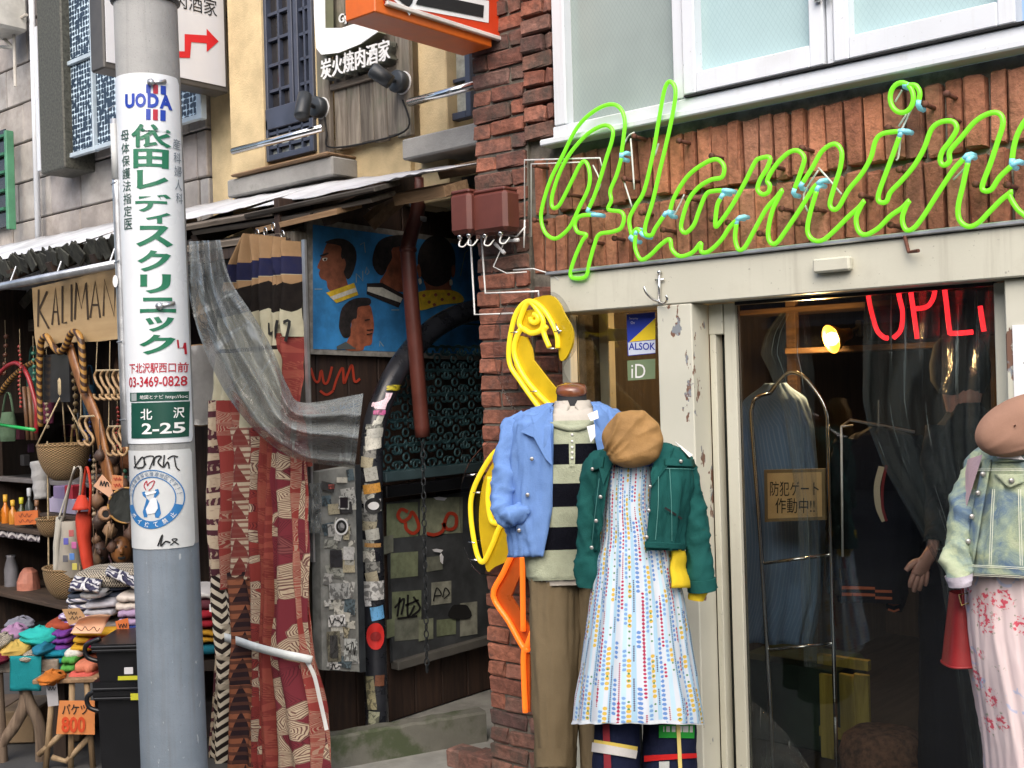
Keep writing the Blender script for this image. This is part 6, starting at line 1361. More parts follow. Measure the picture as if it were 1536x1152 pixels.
# carved snake frame
M_SNAKE = NT('carved_painted_wood'); o_ = M_SNAKE.xyz(M_SNAKE.co('Object')); s_ = M_SNAKE.step(M_SNAKE.math('SINE', M_SNAKE.math('MULTIPLY', M_SNAKE.math('ADD', o_[2], o_[0]), 130.0)), -.2, .3)
M_SNK = M_SNAKE.out(Base_Color=M_SNAKE.mix(s_, (.05, .022, .012), (.36, .19, .045)), Roughness=.45)
YS = -.16
sn = thing('snake_carving', 'carved snake shaped wooden frame hanging under the stall sign', 'carving', PY(90, 650, YS))
mb = MB(); mb.tube(spline([PY(x, y, YS) for x, y in ((60, 535), (62, 512), (70, 505), (80, 520), (90, 528), (99, 518), (107, 500), (116, 500), (122, 515), (125, 560), (126, 590))], 6), .021, 10); mb.build('snake', M_SNK, sn, True)
mb = MB(); mb.tube(spline([PY(x, y, YS) for x, y in ((60, 530), (59, 580), (61, 640))], 5), [.02]*4+[.018]*7, 10); mb.build('side_rail', M_SNK, sn, True)
M_POLISH = wood('polished_brown_wood', (.28, .12, .035), (.13, .05, .018), rough=.35)
mb = MB(); mb.tube(spline([PY(x, y, YS+.04) for x, y in ((104, 520), (120, 570), (145, 630), (158, 690), (166, 730))], 5), [.04]*6+[.046]*8+[.05]*7, 10, flat=.5); mb.build('plank', M_POLISH, sn, True)
a, b = PY(62, 540, YS+.03), PY(104, 535, YS+.03); mb = MB(); mb.box(((a.x+b.x)/2, YS+.03, a.z-.12), (b.x-a.x, .01, .3)); mb.build('mirror', mat('dim_mirror', (.02, .02, .022), .15), sn)
# rattan hooks
def hookcluster(px, py, lab, n, Y):
    th = thing('rattan_hooks', lab, 'hooks', PY(px, py+45, Y), 'rattan hooks in the stall')
    for k in range(n):
        x = px+k*9; P_ = [PY(x+dx, py+dy, Y-.02*k) for dx, dy in ((0, 0), (-4, 8), (0, 20), (6, 28), (8, 36), (3, 43), (-4, 40), (-5, 35))]
        mb = MB(); mb.tube(spline(P_, 5), .0085, 8); mb.build('hook', mat('bent_rattan', (.34, .22, .11), .5, var=.2), th, True)
    a = PY(px-2, py, Y); mb = MB(); mb.tube([a, PY(px+n*9, py-1, Y-.02*n)], .006, 6); mb.tube([a, PY(px, min(py-6, 512), Y)], .003, 5); mb.build('cord', M_ROPE, th)
hookcluster(146, 556, 'upper row of bent rattan hooks beside the lamp post', 5, -.11); hookcluster(165, 640, 'lower row of bent rattan hooks beside the lamp post', 3, -.13); hookcluster(123, 625, 'single pair of bent rattan hooks over the wicker bowl', 2, -.14)
# red cane arch
mb = MB(); mb.tube(spline([PY(x, y, .05) for x, y in ((-6, 566), (10, 550), (26, 545), (40, 560), (50, 590), (55, 615), (54, 650))], 6), .016, 8); tag(mb.build('cane_hoop', mat('red_cane', (.28, .02, .025), .35), None, True), 'glossy red cane hoop leaning at the left of the stall', 'hoop')
mb = MB(); mb.tube(spline([PY(x, y, .1) for x, y in ((0, 590), (15, 570), (35, 552), (56, 540), (64, 530))], 6), .02, 8); tag(mb.build('bow_stick', M_SNK, None, True), 'dark striped bow shaped stick above the red hoop', 'stick')
for k, (x, c_) in enumerate(((36, (.16, .08, .04)), (43, (.22, .12, .06)), (49, (.12, .06, .035)))):
    mb = MB(); mb.tube([PY(x, 580, .08+.02*k), PY(x+6, 660, .08+.02*k)], .014, 8); tag(mb.build('wooden_flute', mat('flute_%d' % k, c_, .4), None, True), ('leftmost', 'middle', 'rightmost')[k]+' brown wooden flute standing below the red hoop', 'flute', 'wooden flutes in the stall')
# display case
YCs = .3
cs_ = thing('display_case', 'clear acrylic display case of small trinkets at the stall edge', 'case', PY(28, 715, YCs))
a, b = PY(-25, 620, YCs), PY(58, 718, YCs)
mb = MB(); mb.box(((a.x+b.x)/2, YCs+.15, (a.z+b.z)/2), (b.x-a.x, .3, a.z-b.z)); mb.build('case', glass('acrylic_case', (.75, .8, .82), .05, .8, 1.5), cs_)
mb = MB(); mb.box(((a.x+b.x)/2, YCs+.31, (a.z+b.z)/2), (b.x-a.x, .01, a.z-b.z-.01)); mb.build('case_back', mat('case_back', (.30, .33, .36), .6), cs_)
for k, (x, y, w_, h_, col) in enumerate(((25, 650, 40, 22, (.55, .12, .2)), (10, 690, 22, 26, (.1, .18, .3)), (35, 690, 26, 20, (.45, .4, .4)), (18, 668, 18, 12, (.5, .3, .2)), (44, 672, 16, 16, (.3, .1, .3)), (48, 645, 14, 16, (.6, .58, .55)))):
    p = PY(x, y, YCs+.1+.03*k); s = .0042; mb = MB(); mb.box(p, (w_*s, .05, h_*s), bev=.006); mb.build('trinket', plain('trinket_%d' % k, col), cs_)
mb = MB(); mb.tube([PY(-8, 636, -.05), PY(52, 645, -.05)], .012, 8); tag(mb.build('green_rod', emis('green_plastic_rod', (.02, .35, .08), .0, (.02, .35, .08)), None, True), 'bright green plastic rod across the display case', 'rod')
# shelves
M_SHF = wood('stall_shelf', (.07, .045, .03), (.03, .02, .014), axis='X')
def shelf(y, x0, x1, Y, lab, mt=M_SHF, hh=.03):
    a, b = PY(x0, y, Y), PY(x1, y, Y); mb = MB(); mb.box(((a.x+b.x)/2, Y+.22, PY(40, y, Y).z), (b.x-a.x, .5, hh), bev=.004); th = mb.build('shelf', mt); return tag(th, lab, 'shelf')
shelf(721, -40, 190, .25, 'grey metal edged shelf under the display case', mat('grey_shelf', (.16, .15, .15), .5)); s3 = shelf(796, -40, 66, .1, 'dark shelf with patterned cloth edging under the bottles'); shelf(898, -40, 110, .15, 'low dark shelf holding the pink salt lamp')
t = NT('zigzag_trim'); o_ = t.xyz(t.co('Object')); z_ = t.math('FRACT', t.math('ADD', t.math('MULTIPLY', o_[2], 22.0), t.math('ABSOLUTE', t.math('SUBTRACT', t.math('FRACT', t.math('MULTIPLY', o_[0], 14.0)), .5))))
M_ZIG = t.out(Base_Color=t.mix(t.step(z_, .45, .55), (.05, .04, .05), (.5, .47, .46)), Roughness=.9)
a, b = PY(-30, 792, .09), PY(62, 792, .09); mb = MB(); mb.grid(lambda u, v: (lerp(a.x, b.x, u), .085-.01*math.sin(u*40), a.z+.01-v*.05), 40, 3); mb.build('edging', M_ZIG, s3, True)
for k, (x, h_, col, cap) in enumerate(((-4, 42, (.5, .16, .02), (.55, .3, .03)), (9, 48, (.55, .17, .02), (.6, .33, .03)), (20, 40, (.5, .2, .03), (.6, .35, .03)), (33, 44, (.06, .07, .03), (.45, .42, .02)), (45, 58, (.05, .06, .06), (.4, .42, .44)), (56, 40, (.10, .05, .03), (.2, .1, .05)))):
    p = PY(x, 790, .18); kk = (p-CAM).dot(FWD)/FOC; hh = h_*kk; th = thing('bottle', 'small %s bottle on the cloth edged shelf' % ('orange glass', 'taller orange glass', 'orange-yellow glass', 'olive yellow capped', 'tall dark glass grey capped', 'brown')[k], 'bottle', p)
    mb = MB(); mb.lathe([(.028, 0), (.03, .01), (.03, hh*.55), (.012, hh*.68), (.011, hh*.8)], p, 14); mb.build('glass', mat('bottle_glass_%d' % k, col, .15, var=.1), th, True)
    mb = MB(); mb.lathe([(.014, hh*.78), (.015, hh*.8), (.015, hh), (0, hh)], p, 12); mb.build('cap', plain('bottle_cap_%d' % k, cap), th, True)
def scrawl(mb, x0, y0, x1, y1, fn, n=9):          # handwriting too small to read
    pts = [(lerp(x0, x1, i/(n-1)), lerp(y0, y1, .5+.5*math.sin(i*2.3+x0)), 0) for i in range(n)]
    mb.ribbon(spline(pts, 4), max(.9, abs(y1-y0)*.16), fn)
def write(mb, s_, x0, y0, x1, y1, fn, b=0.0):
    if s_ == '~': scrawl(mb, x0, y0, x1, y1, fn)
    else: letters(mb, s_, x0, y0, x1, y1, fn, b)
def card(nm, lab, pts, Y, mt, th_=.003, cat='price card', lines=None, ink=None, grp=None):
    P_ = [PY(x, y, Y) for x, y in pts]; o = thing(nm, lab, cat, sum(P_, Vector())/4, grp); mb = MB(); mb.prism(P_, (0, th_, 0)); mb.build('card', mt, o)
    for s_, x0, y0, x1, y1 in (lines or []):
        mb = MB(); write(mb, s_, x0, y0, x1, y1, lambda x, y: PY(x, y, Y-.003), .01); mb.build('lettering', ink or M_BLACK, o)
    return o
M_ORC = plain('orange_card', (.62, .16, .04)); M_PEACH = plain('peach_card', (.70, .40, .25)); M_TANC = plain('tan_card_2', (.42, .25, .12))
card('price_card', 'orange price card standing before the small bottles', [(22, 788), (57, 786), (56, 765), (21, 768)], .08, M_ORC, lines=[('~', 28, 776, 48, 770), ('~', 28, 784, 50, 779)], ink=plain('brown_ink', (.25, .06, .03)))
card('price_card', 'salmon price tag tilted beside the lamp post in the stall', [(140, 729), (171, 751), (166, 727), (153, 712)], -.32, M_PEACH, lines=[('~', 150, 730, 163, 721)])
card('price_card', 'small orange tag with printed lines beside the salmon tag', [(167, 734), (184, 738), (184, 714), (168, 712)], -.34, plain('orange_tag', (.60, .24, .10)), lines=[('~', 170, 721, 182, 716), ('~', 170, 731, 182, 725)], ink=plain('red_ink', (.4, .04, .02)))
# salt lamp, vase, boxes
p = PY(43, 893, .3); mb = MB(); mb.lathe([(.06, 0), (.075, .03), (.08, .1), (.06, .17), (.03, .2), (0, .205)], p, 14)
for v_ in mb.v: v_ += Vector((1, 1, .6))*.012*fbm(v_.x*14, v_.y*14, v_.z*14)
tag(mb.build('salt_lamp', mat('pink_salt', (.50, .20, .14), .6, var=.2), None), 'rough pink salt lamp on the low shelf', 'lamp')
p = PY(18, 893, .3); mb = MB(); mb.lathe([(.035, 0), (.05, .06), (.05, .2), (.03, .28), (.035, .3)], p, 16); tag(mb.build('vase', mat('grey_glaze', (.2, .2, .22), .35), None, True), 'tall grey vase beside the pink salt lamp', 'vase')
for k, (x0, y0, x1, y1, col, lab) in enumerate(((80, 730, 96, 748, (.26, .2, .36), 'small purple box on the hanging stall shelf'), (97, 729, 108, 748, (.45, .03, .05), 'small red box beside the purple box'), (74, 749, 112, 768, (.42, .38, .52), 'wide lilac box under the small purple box'))):
    a, b = PY(x0, y1, .1), PY(x1, y0, .1); mb = MB(); mb.box(((a.x+b.x)/2, .15, (a.z+b.z)/2), (b.x-a.x, .1, b.z-a.z), bev=.004); tag(mb.build('carton', plain('carton_%d' % k, col)), lab, 'box')
a, b = PY(66, 771, .08), PY(120, 771, .08); mb = MB(); mb.box(((a.x+b.x)/2, .2, a.z), (b.x-a.x, .3, .02)); tag(mb.build('shelf', M_SHF), 'short dark shelf carrying the lilac and purple boxes', 'shelf')
# rolled towel, bags
p0, p1 = PY(58, 692, -.1), PY(64, 748, -.1); mb = MB(); mb.tube([p0.lerp(p1, i/10) for i in range(11)], [.052+.004*math.sin(i*2) for i in range(11)], 18); tag(mb.build('rolled_towel', cloth('grey_terry', (.40, .40, .40), wrinkle=.8), None, True), 'pale grey rolled towel hanging under the wicker bowl rim', 'towel')
def bagthing(lab, rows, Y, dep, mt, strap, nm='shoulder_bag'):
    th = thing(nm, lab, 'bag', PY(rows[0][1], rows[-1][0], Y)); mb = MB()
    def f(u, v):
        y = lerp(rows[0][0], rows[-1][0], v); xl, xr = table(rows, y); w = 2*PI*u; p = PY((xl+xr)/2, y, Y); k = (p-CAM).dot(FWD)/FOC*(xr-xl)/2
        return p+_R*k*math.cos(w)-FWD*dep*math.sin(w)*(.5+.5*math.sin(v*PI)) + FWD*.006*fbm(u*4, v*4, rows[0][0])
    mb.grid(f, 24, 14); mb.build('body', mt, th, True)
    mb = MB(); mb.tube(spline([PY(x, y, Y-.01) for x, y in strap], 5), .009, 8, flat=.4); mb.build('strap', mt, th, True); return th
M_RDB = cloth('orange_red_leather', (.52, .055, .03), rough=.5)
bagthing('bright red slouchy shoulder bag hanging in the stall', [(768, 116, 136), (778, 113, 138), (810, 117, 135), (850, 124, 140), (866, 130, 140)], -.25, .05, M_RDB, [(118, 772), (124, 740), (130, 700), (136, 730), (134, 772)])
bagthing('cream canvas bag with coloured badges hanging in the stall', [(782, 92, 116), (800, 92, 118), (840, 88, 122), (866, 86, 124)], -.2, .05, cloth('badge_canvas', (.36, .33, .28)), [(94, 785), (108, 715), (122, 705), (116, 785)])
for k, (x, y, col) in enumerate(((99, 812, (.1, .1, .4)), (107, 800, (.4, .1, .1)), (108, 835, (.08, .2, .5)), (111, 818, (.45, .12, .3)), (98, 838, (.1, .1, .12)), (112, 850, (.5, .45, .1)))):
    p = PY(x, y, -.27); mb = MB(); mb.box(p, (.03, .004, .04), bev=.002, rz=.7); tag(mb.build('badge', plain('badge_%d' % k, col)), ('dark blue', 'red', 'bright blue', 'pink', 'black', 'yellow')[k]+' badge pinned on the cream canvas bag', 'badge', 'badges on the canvas bag')
bagthing('white canvas strap bag half hidden behind the red bag', [(775, 84, 95), (820, 80, 92), (868, 80, 90)], -.16, .03, cloth('white_canvas', (.5, .48, .42)), [(88, 778), (100, 740), (112, 700)])
mb = MB(); mb.lathe([(0, .07), (.02, .065), (.05, 0), (.056, -.015), (.0, -.02)], PY(123, 760, -.28), 16); tag(mb.build('red_cone_bell', M_RDB, None, True), 'small red cone with a gold rim above the red bag', 'bell')
# gourd, drum, pods
p = PY(159, 771, -.3); M3 = (CAM-p).normalized().to_track_quat('Z', 'Y').to_matrix()
g = thing('clay_whistle', 'round tan clay pot with a dark mouth hanging in the stall', 'pot', p-Vector((0, 0, .05)))
mb = MB(); mb.lathe([(0, -.04), (.03, -.032), (.045, 0), (.035, .03), (.022, .037), (.02, .03)], p, 18, M3); mb.build('body', mat('tan_clay', (.34, .19, .10), .6), g, True)
mb = MB(); mb.lathe([(0, .032), (.02, .0325)], p, 16, M3); mb.build('mouth', M_BLACK, g)
p = PY(190, 758, -.34); M3 = (CAM-p+Vector((-.5, 0, 0))).normalized().to_track_quat('Z', 'Y').to_matrix()
g = thing('hand_drum', 'black rimmed round hand drum hanging against the lamp post', 'drum', p-Vector((0, 0, .1)))
mb = MB(); mb.lathe([(.085, -.06), (.1, -.02), (.1, .012), (.092, .014), (.09, .006)], p, 28, M3); mb.build('shell', M_SNK, g, True); mb = MB(); mb.lathe([(0, .008), (.09, .008)], p, 28, M3); mb.build('skin', mat('drum_skin', (.03, .035, .03), .4), g)
for k in range(15):
    x, y = rs.uniform(140, 196), rs.uniform(668, 850); p = PY(x, y, rs.uniform(-.2, .05)); r_ = rs.uniform(.022, .045); mb = MB()
    mb.lathe([(0, -r_*1.2), (r_*.7, -r_*.8), (r_, 0), (r_*.6, r_*.8), (r_*.2, r_*1.1), (r_*.15, r_*1.7)], p, 12)
    for v_ in mb.v: v_ += Vector((1, 1, 1))*.008*fbm(v_.x*20, v_.y*20, v_.z*20)
    mb.tube([p+Vector((0, 0, r_*1.6)), p+Vector((0, 0, r_*1.6+.16))], .003, 5)
    tag(mb.build('seed_pod', mat('pod_%d' % (k % 4), ((.10, .05, .03), (.20, .11, .06), (.06, .035, .025), (.26, .16, .09))[k % 4], .6, var=.3), None, True), 'brown carved seed pod among the hanging trinkets by the lamp post', 'seed pod', 'hanging seed pods')
for x, y, l_, wd_ in ((162, 790, 28, 'longer'), (170, 786, 22, 'shorter')):
    mb = MB(); mb.tube([PY(x, y, -.3), PY(x-3, y+l_, -.3)], .006, 6); tag(mb.build('wooden_stick', M_TANWOOD, None, True), wd_+' pale stick dangling below the clay pot', 'stick', 'dangling sticks')
# white hoop drum right of the pole
p = PY(297, 578, -.35); M3 = (Vector((.75, -.66, 0))+Vector((.9, .5, 0))).normalized().to_track_quat('Z', 'Y').to_matrix()
g = thing('frame_drum', 'large white skinned frame drum seen edge on behind the pole', 'drum', p-Vector((0, 0, .2)))
mb = MB(); mb.lathe([(.2, -.03), (.205, -.028), (.205, .028), (.2, .03)], p, 36, M3); mb.build('hoop', M_TANWOOD, g, True); mb = MB(); mb.lathe([(0, .031), (.2, .031)], p, 36, M3); mb.build('skin', mat('white_drum_skin', (.6, .6, .6), .5), g)
# ================================================================ tables and textiles at the front
MC = Matrix((_R, FWD, _U)).transposed()
def foldstripe(name, cols, sc):
    t = NT(name); o = t.xyz(t.co('Object')); f = t.math('FRACT', t.math('MULTIPLY', t.math('ADD', o[2], t.math('MULTIPLY', o[0], .4)), sc)); n = len(cols)
    c = t.ramp(f, [(i/n, cc) for i, cc in enumerate(cols)], 'CONSTANT'); t.bump(t.noise(t.co('Object'), 40, 4), .4, .01); return t.out(Base_Color=c, Roughness=.9)
def folded(lab, px0, px1, py0, py1, D, dep, mt, n=1, nm='folded_cloth', rot=0):
    a, b = PD(px0, py1, D), PD(px1, py0, D); k = D/FOC; W_ = (px1-px0)*k; H_ = (py1-py0)*k; cen = PD((px0+px1)/2, (py0+py1)/2, D)+FWD*dep/2
    th = thing(nm, lab, 'folded cloth', cen-_U*H_/2)
    for i in range(n):
        hh = H_/n; mb = MB()
        def f(u, v):
            w = 2*PI*v; e = lambda q: math.copysign(abs(q)**.55, q)
            uu = (u-.5)*2; rx = (1-abs(uu)**7)**.35 if abs(uu) < 1 else 0
            y_ = e(math.cos(w))*dep/2*(.55+.45*rx); z_ = e(math.sin(w))*hh*.5*(.25+.75*rx)
            d = .010*fbm(u*4+i*3+px0, v*3, py0*.1)
            return cen + (MC @ Matrix.Rotation(rot, 3, 'Z')) @ Vector((uu*W_/2+d+.006*(i % 2), y_+d, z_+d*.5-H_/2+hh*(i+.5)))
        mb.grid(f, 16, 20); mb.build('fold', mt, th, True)
    return th
CL = lambda n, c: cloth('textile_'+n, c, wrinkle=.5)
DT = 5.35
# low table carrying the stacks
tb = thing('stall_table', 'low timber table carrying the textile stacks', 'table', (PD(230, 1100, DT+.3).x, PD(230, 1100, DT+.3).y, STREET))
zt = PD(230, 992, DT).z; cen = PD(225, 992, DT)+FWD*.32; mb = MB(); mb.box((cen.x, cen.y, zt-.03), (1.0, .62, .05), M=MC); mb.build('top', M_DARKWOOD, tb)
for sx in (-.45, .45):
    for sy in (-.26, .26): pz = cen+_R*sx+FWD*sy; mb = MB(); mb.box((pz.x, pz.y, (zt+STREET)/2-.03), (.06, .06, zt-STREET-.06), M=MC); mb.build('leg', M_DARKWOOD, tb)
M_MEX = foldstripe('striped_blanket', [(.6, .6, .6), (.05, .05, .07), (.3, .3, .36), (.6, .58, .6), (.12, .12, .2)], 26)
M_ORN = batik('white_black_ornament', 'scroll', (.62, .62, .62), (.03, .03, .06), (.1, .1, .16), 3.2, 3)
def ornament(nm, lab, pts, D, depth):
    P_ = [PD(x, y, D+d) for x, y, d in pts]; mb = MB(); mb.grid(lambda u, v: P_[0].lerp(P_[1], u).lerp(P_[3].lerp(P_[2], u), v)+_U*.014*math.sin(u*PI)*math.sin(v*PI*2)-FWD*.02*math.sin(v*PI), 16, 12, uvf=lambda u, v: (u*.3, v*.12)); return tag(mb.build(nm, M_ORN, None, True, solid=.02), lab, 'folded cloth')
folded('yellow folded cloth with three layers on the textile table', 98, 205, 946, 978, DT, .45, CL('mustard', (.60, .34, .03)), 3); folded('single hot pink folded cloth under the yellow ones', 120, 215, 961, 975, DT-.06, .4, CL('hot_pink', (.55, .01, .09)), 1)
folded('violet and white folded shawl stack behind the signs', 80, 160, 922, 950, DT+.12, .4, foldstripe('violet_stripe', [(.55, .52, .6), (.16, .08, .28), (.5, .45, .55), (.22, .14, .34)], 30), 3); folded('striped grey blanket folded under the ornamented one', 92, 200, 896, 924, DT+.15, .4, M_MEX, 3)
folded('dark slate folded blanket near the top of the pile', 96, 190, 878, 900, DT+.16, .4, CL('slate', (.05, .06, .085)), 2); folded('black patterned blanket crowning the textile pile', 103, 206, 858, 886, DT+.12, .36, B6, 1)
ornament('ornamented_blanket', 'white and black ornamented blanket flap on top of the pile', [(106, 884, -.02), (148, 888, -.02), (154, 872, .1), (112, 866, .1)], DT, .2); ornament('ornamented_blanket', 'raised white patterned blanket edge behind the lamp post', [(160, 862, 0), (205, 884, 0), (205, 866, .1), (162, 850, .1)], DT+.05, .2)
folded('cream folded shawl beside the lamp post', 168, 208, 893, 918, DT+.02, .3, CL('cream', (.55, .50, .45)), 2); folded('pale lilac folded shawl beside the lamp post', 172, 210, 916, 940, DT+.0, .3, CL('lilac', (.36, .26, .40)), 2); folded('grey-white folded shawl in the middle of the pile', 122, 172, 903, 926, DT+.04, .3, CL('greywhite', (.42, .42, .46)), 2)
folded('purple folded cloth stack on the left of the pile', 70, 100, 948, 978, DT+.05, .3, CL('purple', (.14, .04, .24)), 3); folded('teal folded cloth stack on the slatted stool', 60, 96, 978, 998, DT, .28, CL('teal', (.01, .18, .26)), 2); folded('navy folded cloth under the teal stack', 63, 92, 997, 1012, DT, .28, CL('navy', (.03, .06, .16)), 1)
folded('green folded cloth stack beside the black tubs', 87, 112, 986, 1010, DT-.04, .25, CL('leaf_green', (.08, .30, .06)), 2); folded('salmon folded cloth beside the black tubs', 108, 140, 995, 1012, DT-.08, .25, CL('salmon', (.58, .20, .12)), 1); folded('coral red folded cloth on the stool edge', 98, 138, 1010, 1026, DT-.1, .25, CL('coral', (.50, .10, .08)), 1); folded('white folded cloth under the green stack', 94, 118, 976, 990, DT-.02, .25, CL('white', (.6, .6, .55)), 1)
def crumple(lab, px, py, rx, ry, D, mt, seed):
    c = PD(px, py, D); k = D/FOC; mb = MB()
    mb.grid(lambda u, v: c+_R*(rx*k*math.sin(v*PI)*math.cos(2*PI*u))*(1+.35*fbm(u*5, v*5, seed))-FWD*(.09*math.sin(v*PI)*math.sin(2*PI*u))*(1+.3*fbm(u*4, v*4, seed+4))+_U*(ry*k*math.cos(v*PI))*(1+.5*fbm(u*4+3, v*6, seed)), 36, 22)
    return tag(mb.build('crumpled_scarf', mt, None, True), lab, 'scarf')
crumple('turquoise gauzy scarf heaped on the left table', 60, 954, 30, 13, DT+.1, CL('turquoise', (.03, .42, .38)), 1); crumple('pale yellow scarf crumpled on the left table', 24, 975, 24, 12, DT+.05, CL('pale_yellow', (.55, .38, .10)), 2); crumple('black and white scarf at the left picture edge', 6, 962, 13, 12, DT+.05, B6, 3); crumple('lilac pink scarf behind the turquoise one', 22, 948, 16, 11, DT+.16, CL('lilac_pink', (.38, .22, .36)), 5); crumple('grey lace scarf at the back of the left table', 30, 936, 20, 9, DT+.25, CL('grey_lace', (.22, .22, .26)), 6); crumple('dark patterned scarf between the heaps', 52, 982, 16, 9, DT+.05, B6, 7); crumple('brown wool scarf behind the yellow one', 46, 968, 16, 10, DT+.15, CL('brown_wool', (.12, .05, .03)), 8)
# cards in the pile
def dcard(lab, pts, D, mt, lines, ink=M_BLACK):
    P_ = [PD(x, y, D) for x, y in pts]; th = thing('price_card', lab, 'price card', sum(P_, Vector())/4); mb = MB(); mb.prism(P_, FWD*.003); mb.build('card', mt, th)
    for s_, x0, y0, x1, y1 in lines: mb = MB(); write(mb, s_, x0, y0, x1, y1, lambda x, y: PD(x, y, D-.004), .012); mb.build('lettering', ink, th)
    return th
dcard('tan price card propped in the blanket pile', [(104, 938), (130, 928), (119, 912), (93, 914)], DT-.06, M_TANC, [('~', 102, 922, 115, 917), ('~', 104, 930, 122, 924)])
mb = MB(); mb.grid(lambda u, v: PD(lerp(lerp(106, 118, v), lerp(152, 166, v), u), lerp(950, 928, v)-5*u*v-3*math.sin(u*PI)*v, DT-.1+.05*math.sin(v*PI)*1), 10, 8); pcard = tag(mb.build('price_card', M_PEACH, None, True, solid=.002), 'curled peach paper card on the yellow cloth', 'price card')
mb = MB(); write(mb, '~', 114, 947, 150, 940, lambda x, y: PD(x, y, DT-.125)); mb.build('lettering', M_BLACK, pcard)
dcard('small red orange price card beside the lamp post', [(176, 948), (194, 944), (192, 927), (173, 932)], DT-.08, M_ORC, [('~', 178, 942, 190, 935)])
# left table with turquoise cloth
lt_ = thing('carved_table', 'small wooden table with curved legs at the left picture edge', 'table', (PD(20, 1150, DT).x, PD(20, 1150, DT).y, STREET))
zt2 = PD(25, 990, DT).z; cen = PD(15, 990, DT)+FWD*.22; mb = MB(); mb.box((cen.x, cen.y, zt2-.03), (.46, .46, .055), M=MC, bev=.004); mb.build('top', M_GREYWOODX, lt_)
for P2 in ([(36, 1000), (38, 1050), (22, 1088), (2, 1116), (-12, 1160)], [(28, 1000), (42, 1050), (60, 1090), (62, 1160)], [(-5, 1000), (-2, 1060), (4, 1160)]):
    mb = MB(); mb.tube(spline([PD(x, y, DT+.02) for x, y in P2], 6), .028, 10); mb.build('leg', wood('turned_leg', (.22, .16, .11), (.09, .06, .04)), lt_, True)
mb = MB(); mb.grid(lambda u, v: PD(lerp(15, 62, u), lerp(984, 1036, v), DT-.03)-FWD*.006*math.sin(u*9)*v, 12, 10); tag(mb.build('turquoise_cloth', CL('turq_drape', (.015, .24, .27)), None, True, solid=.004), 'plain turquoise cloth hanging over the left table edge', 'cloth')
# stool with the bucket price sign
sl_ = thing('slatted_stool', 'rough wooden stool of peeled branches under the folded cloths', 'stool', (PD(100, 1150, DT-.1).x, PD(100, 1150, DT-.1).y, STREET))
M_BR = wood('peeled_branch', (.36, .26, .15), (.20, .13, .07)); cen = PD(98, 1018, DT-.12)+FWD*.16; mb = MB(); mb.box((cen.x, cen.y, cen.z-.01), (.30, .34, .022), M=MC, bev=.004); mb.build('seat', M_TANWOODX, sl_)
for P2 in ([(80, 1022), (68, 1160)], [(108, 1022), (106, 1160)], [(130, 1022), (140, 1160)], [(58, 1132), (98, 1096)], [(78, 1136), (100, 1142), (137, 1102)]):
    mb = MB(); mb.tube([PD(x, y, DT-.1) for x, y in P2], .014, 8); mb.build('leg' if P2[0][1] == 1022 else 'stretcher', M_BR, sl_, True)
bsign = dcard('orange bucket price sign hanging from the branch stool', [(84, 1101), (142, 1102), (142, 1051), (89, 1051)], DT-.16, plain('orange_sign', (.60, .22, .07)), [('バケツ', 93, 1072, 132, 1056)])
mb = MB(); letters(mb, '800', 92, 1099, 128, 1075, lambda x, y: PD(x, y, DT-.166), .03); mb.build('numerals', plain('red_numeral', (.55, .06, .015)), bsign)
dcard('clear plastic pocket with a white slip clipped to the stool', [(72, 1060), (88, 1058), (85, 1022), (68, 1020)], DT-.15, mat('clear_pocket', (.36, .35, .36), .3), [('~', 72, 1036, 84, 1030)])
# black tubs
def tub(px0, px1, py0, py1, D, lab, hb=True):
    k = D/FOC; cen = PD((px0+px1)/2, py1, D)+FWD*.17; H_ = (py1-py0)*k; W_ = (px1-px0)*k
    th = thing('black_tub', lab, 'tub', cen, 'stacked black plastic tubs'); mb = MB()
    for j, (s0, z0, z1) in enumerate(((.90, 0, H_*.9), (1.0, H_*.86, H_))):
        for a in (0,):
            w0, w1 = W_*(s0-.06*(j == 0)), W_*s0; d0, d1 = .34*(s0-.06*(j == 0)), .34*s0
            vs = [cen+_R*sx*w/2+FWD*sy*d/2+_U*z for w, d, z in ((w0, d0, z0), (w1, d1, z1)) for sx, sy in ((-1, -1), (1, -1), (1, 1), (-1, 1))]
            mb.add(vs, [(0, 3, 2, 1), (4, 5, 6, 7)]+[(i, (i+1) % 4, 4+(i+1) % 4, 4+i) for i in range(4)])
    mb.build('body', M_BLACKP, th)
    for i in range(2): mb = MB(); mb.box(cen-FWD*(.172+.001)+_U*H_*(.93-.09*i), (W_*(1.0-.03*i), .012, .012), M=MC, bev=.003); mb.build('rim_bead', M_BLACKP, th)
    if hb:
        p = cen-_R*W_*.52+_U*H_*.80-FWD*.12; mb = MB(); mb.tube(spline([p+_U*.05+_R*.03, p-_R*.035+_U*.02, p-_R*.03-_U*.03, p-_U*.05+_R*.02], 5), .011, 8); mb.build('handle', M_BLACKP, th, True)
    return th, cen, W_, H_
tub(143, 240, 1022, 1180, 4.98, 'bottom black plastic tub beside the lamp post'); t2, c2_, w2_, h2_ = tub(138, 240, 966, 1024, 4.95, 'upper black plastic tub with a white label beside the lamp post')
for x, y, w_, h_, col in ((193, 1006, 13, 10, (.6, .6, .62)), (192, 1017, 30, 6, (.5, .5, .03)), (203, 1045, 14, 10, (.5, .5, .03))):
    p = PD(x, y, 4.95-.03); mb = MB(); mb.box(p, (w_*.0029, .003, h_*.0029), M=MC); mb.build('label_sticker', plain('tub_label_%d' % int(x+y), col), t2)
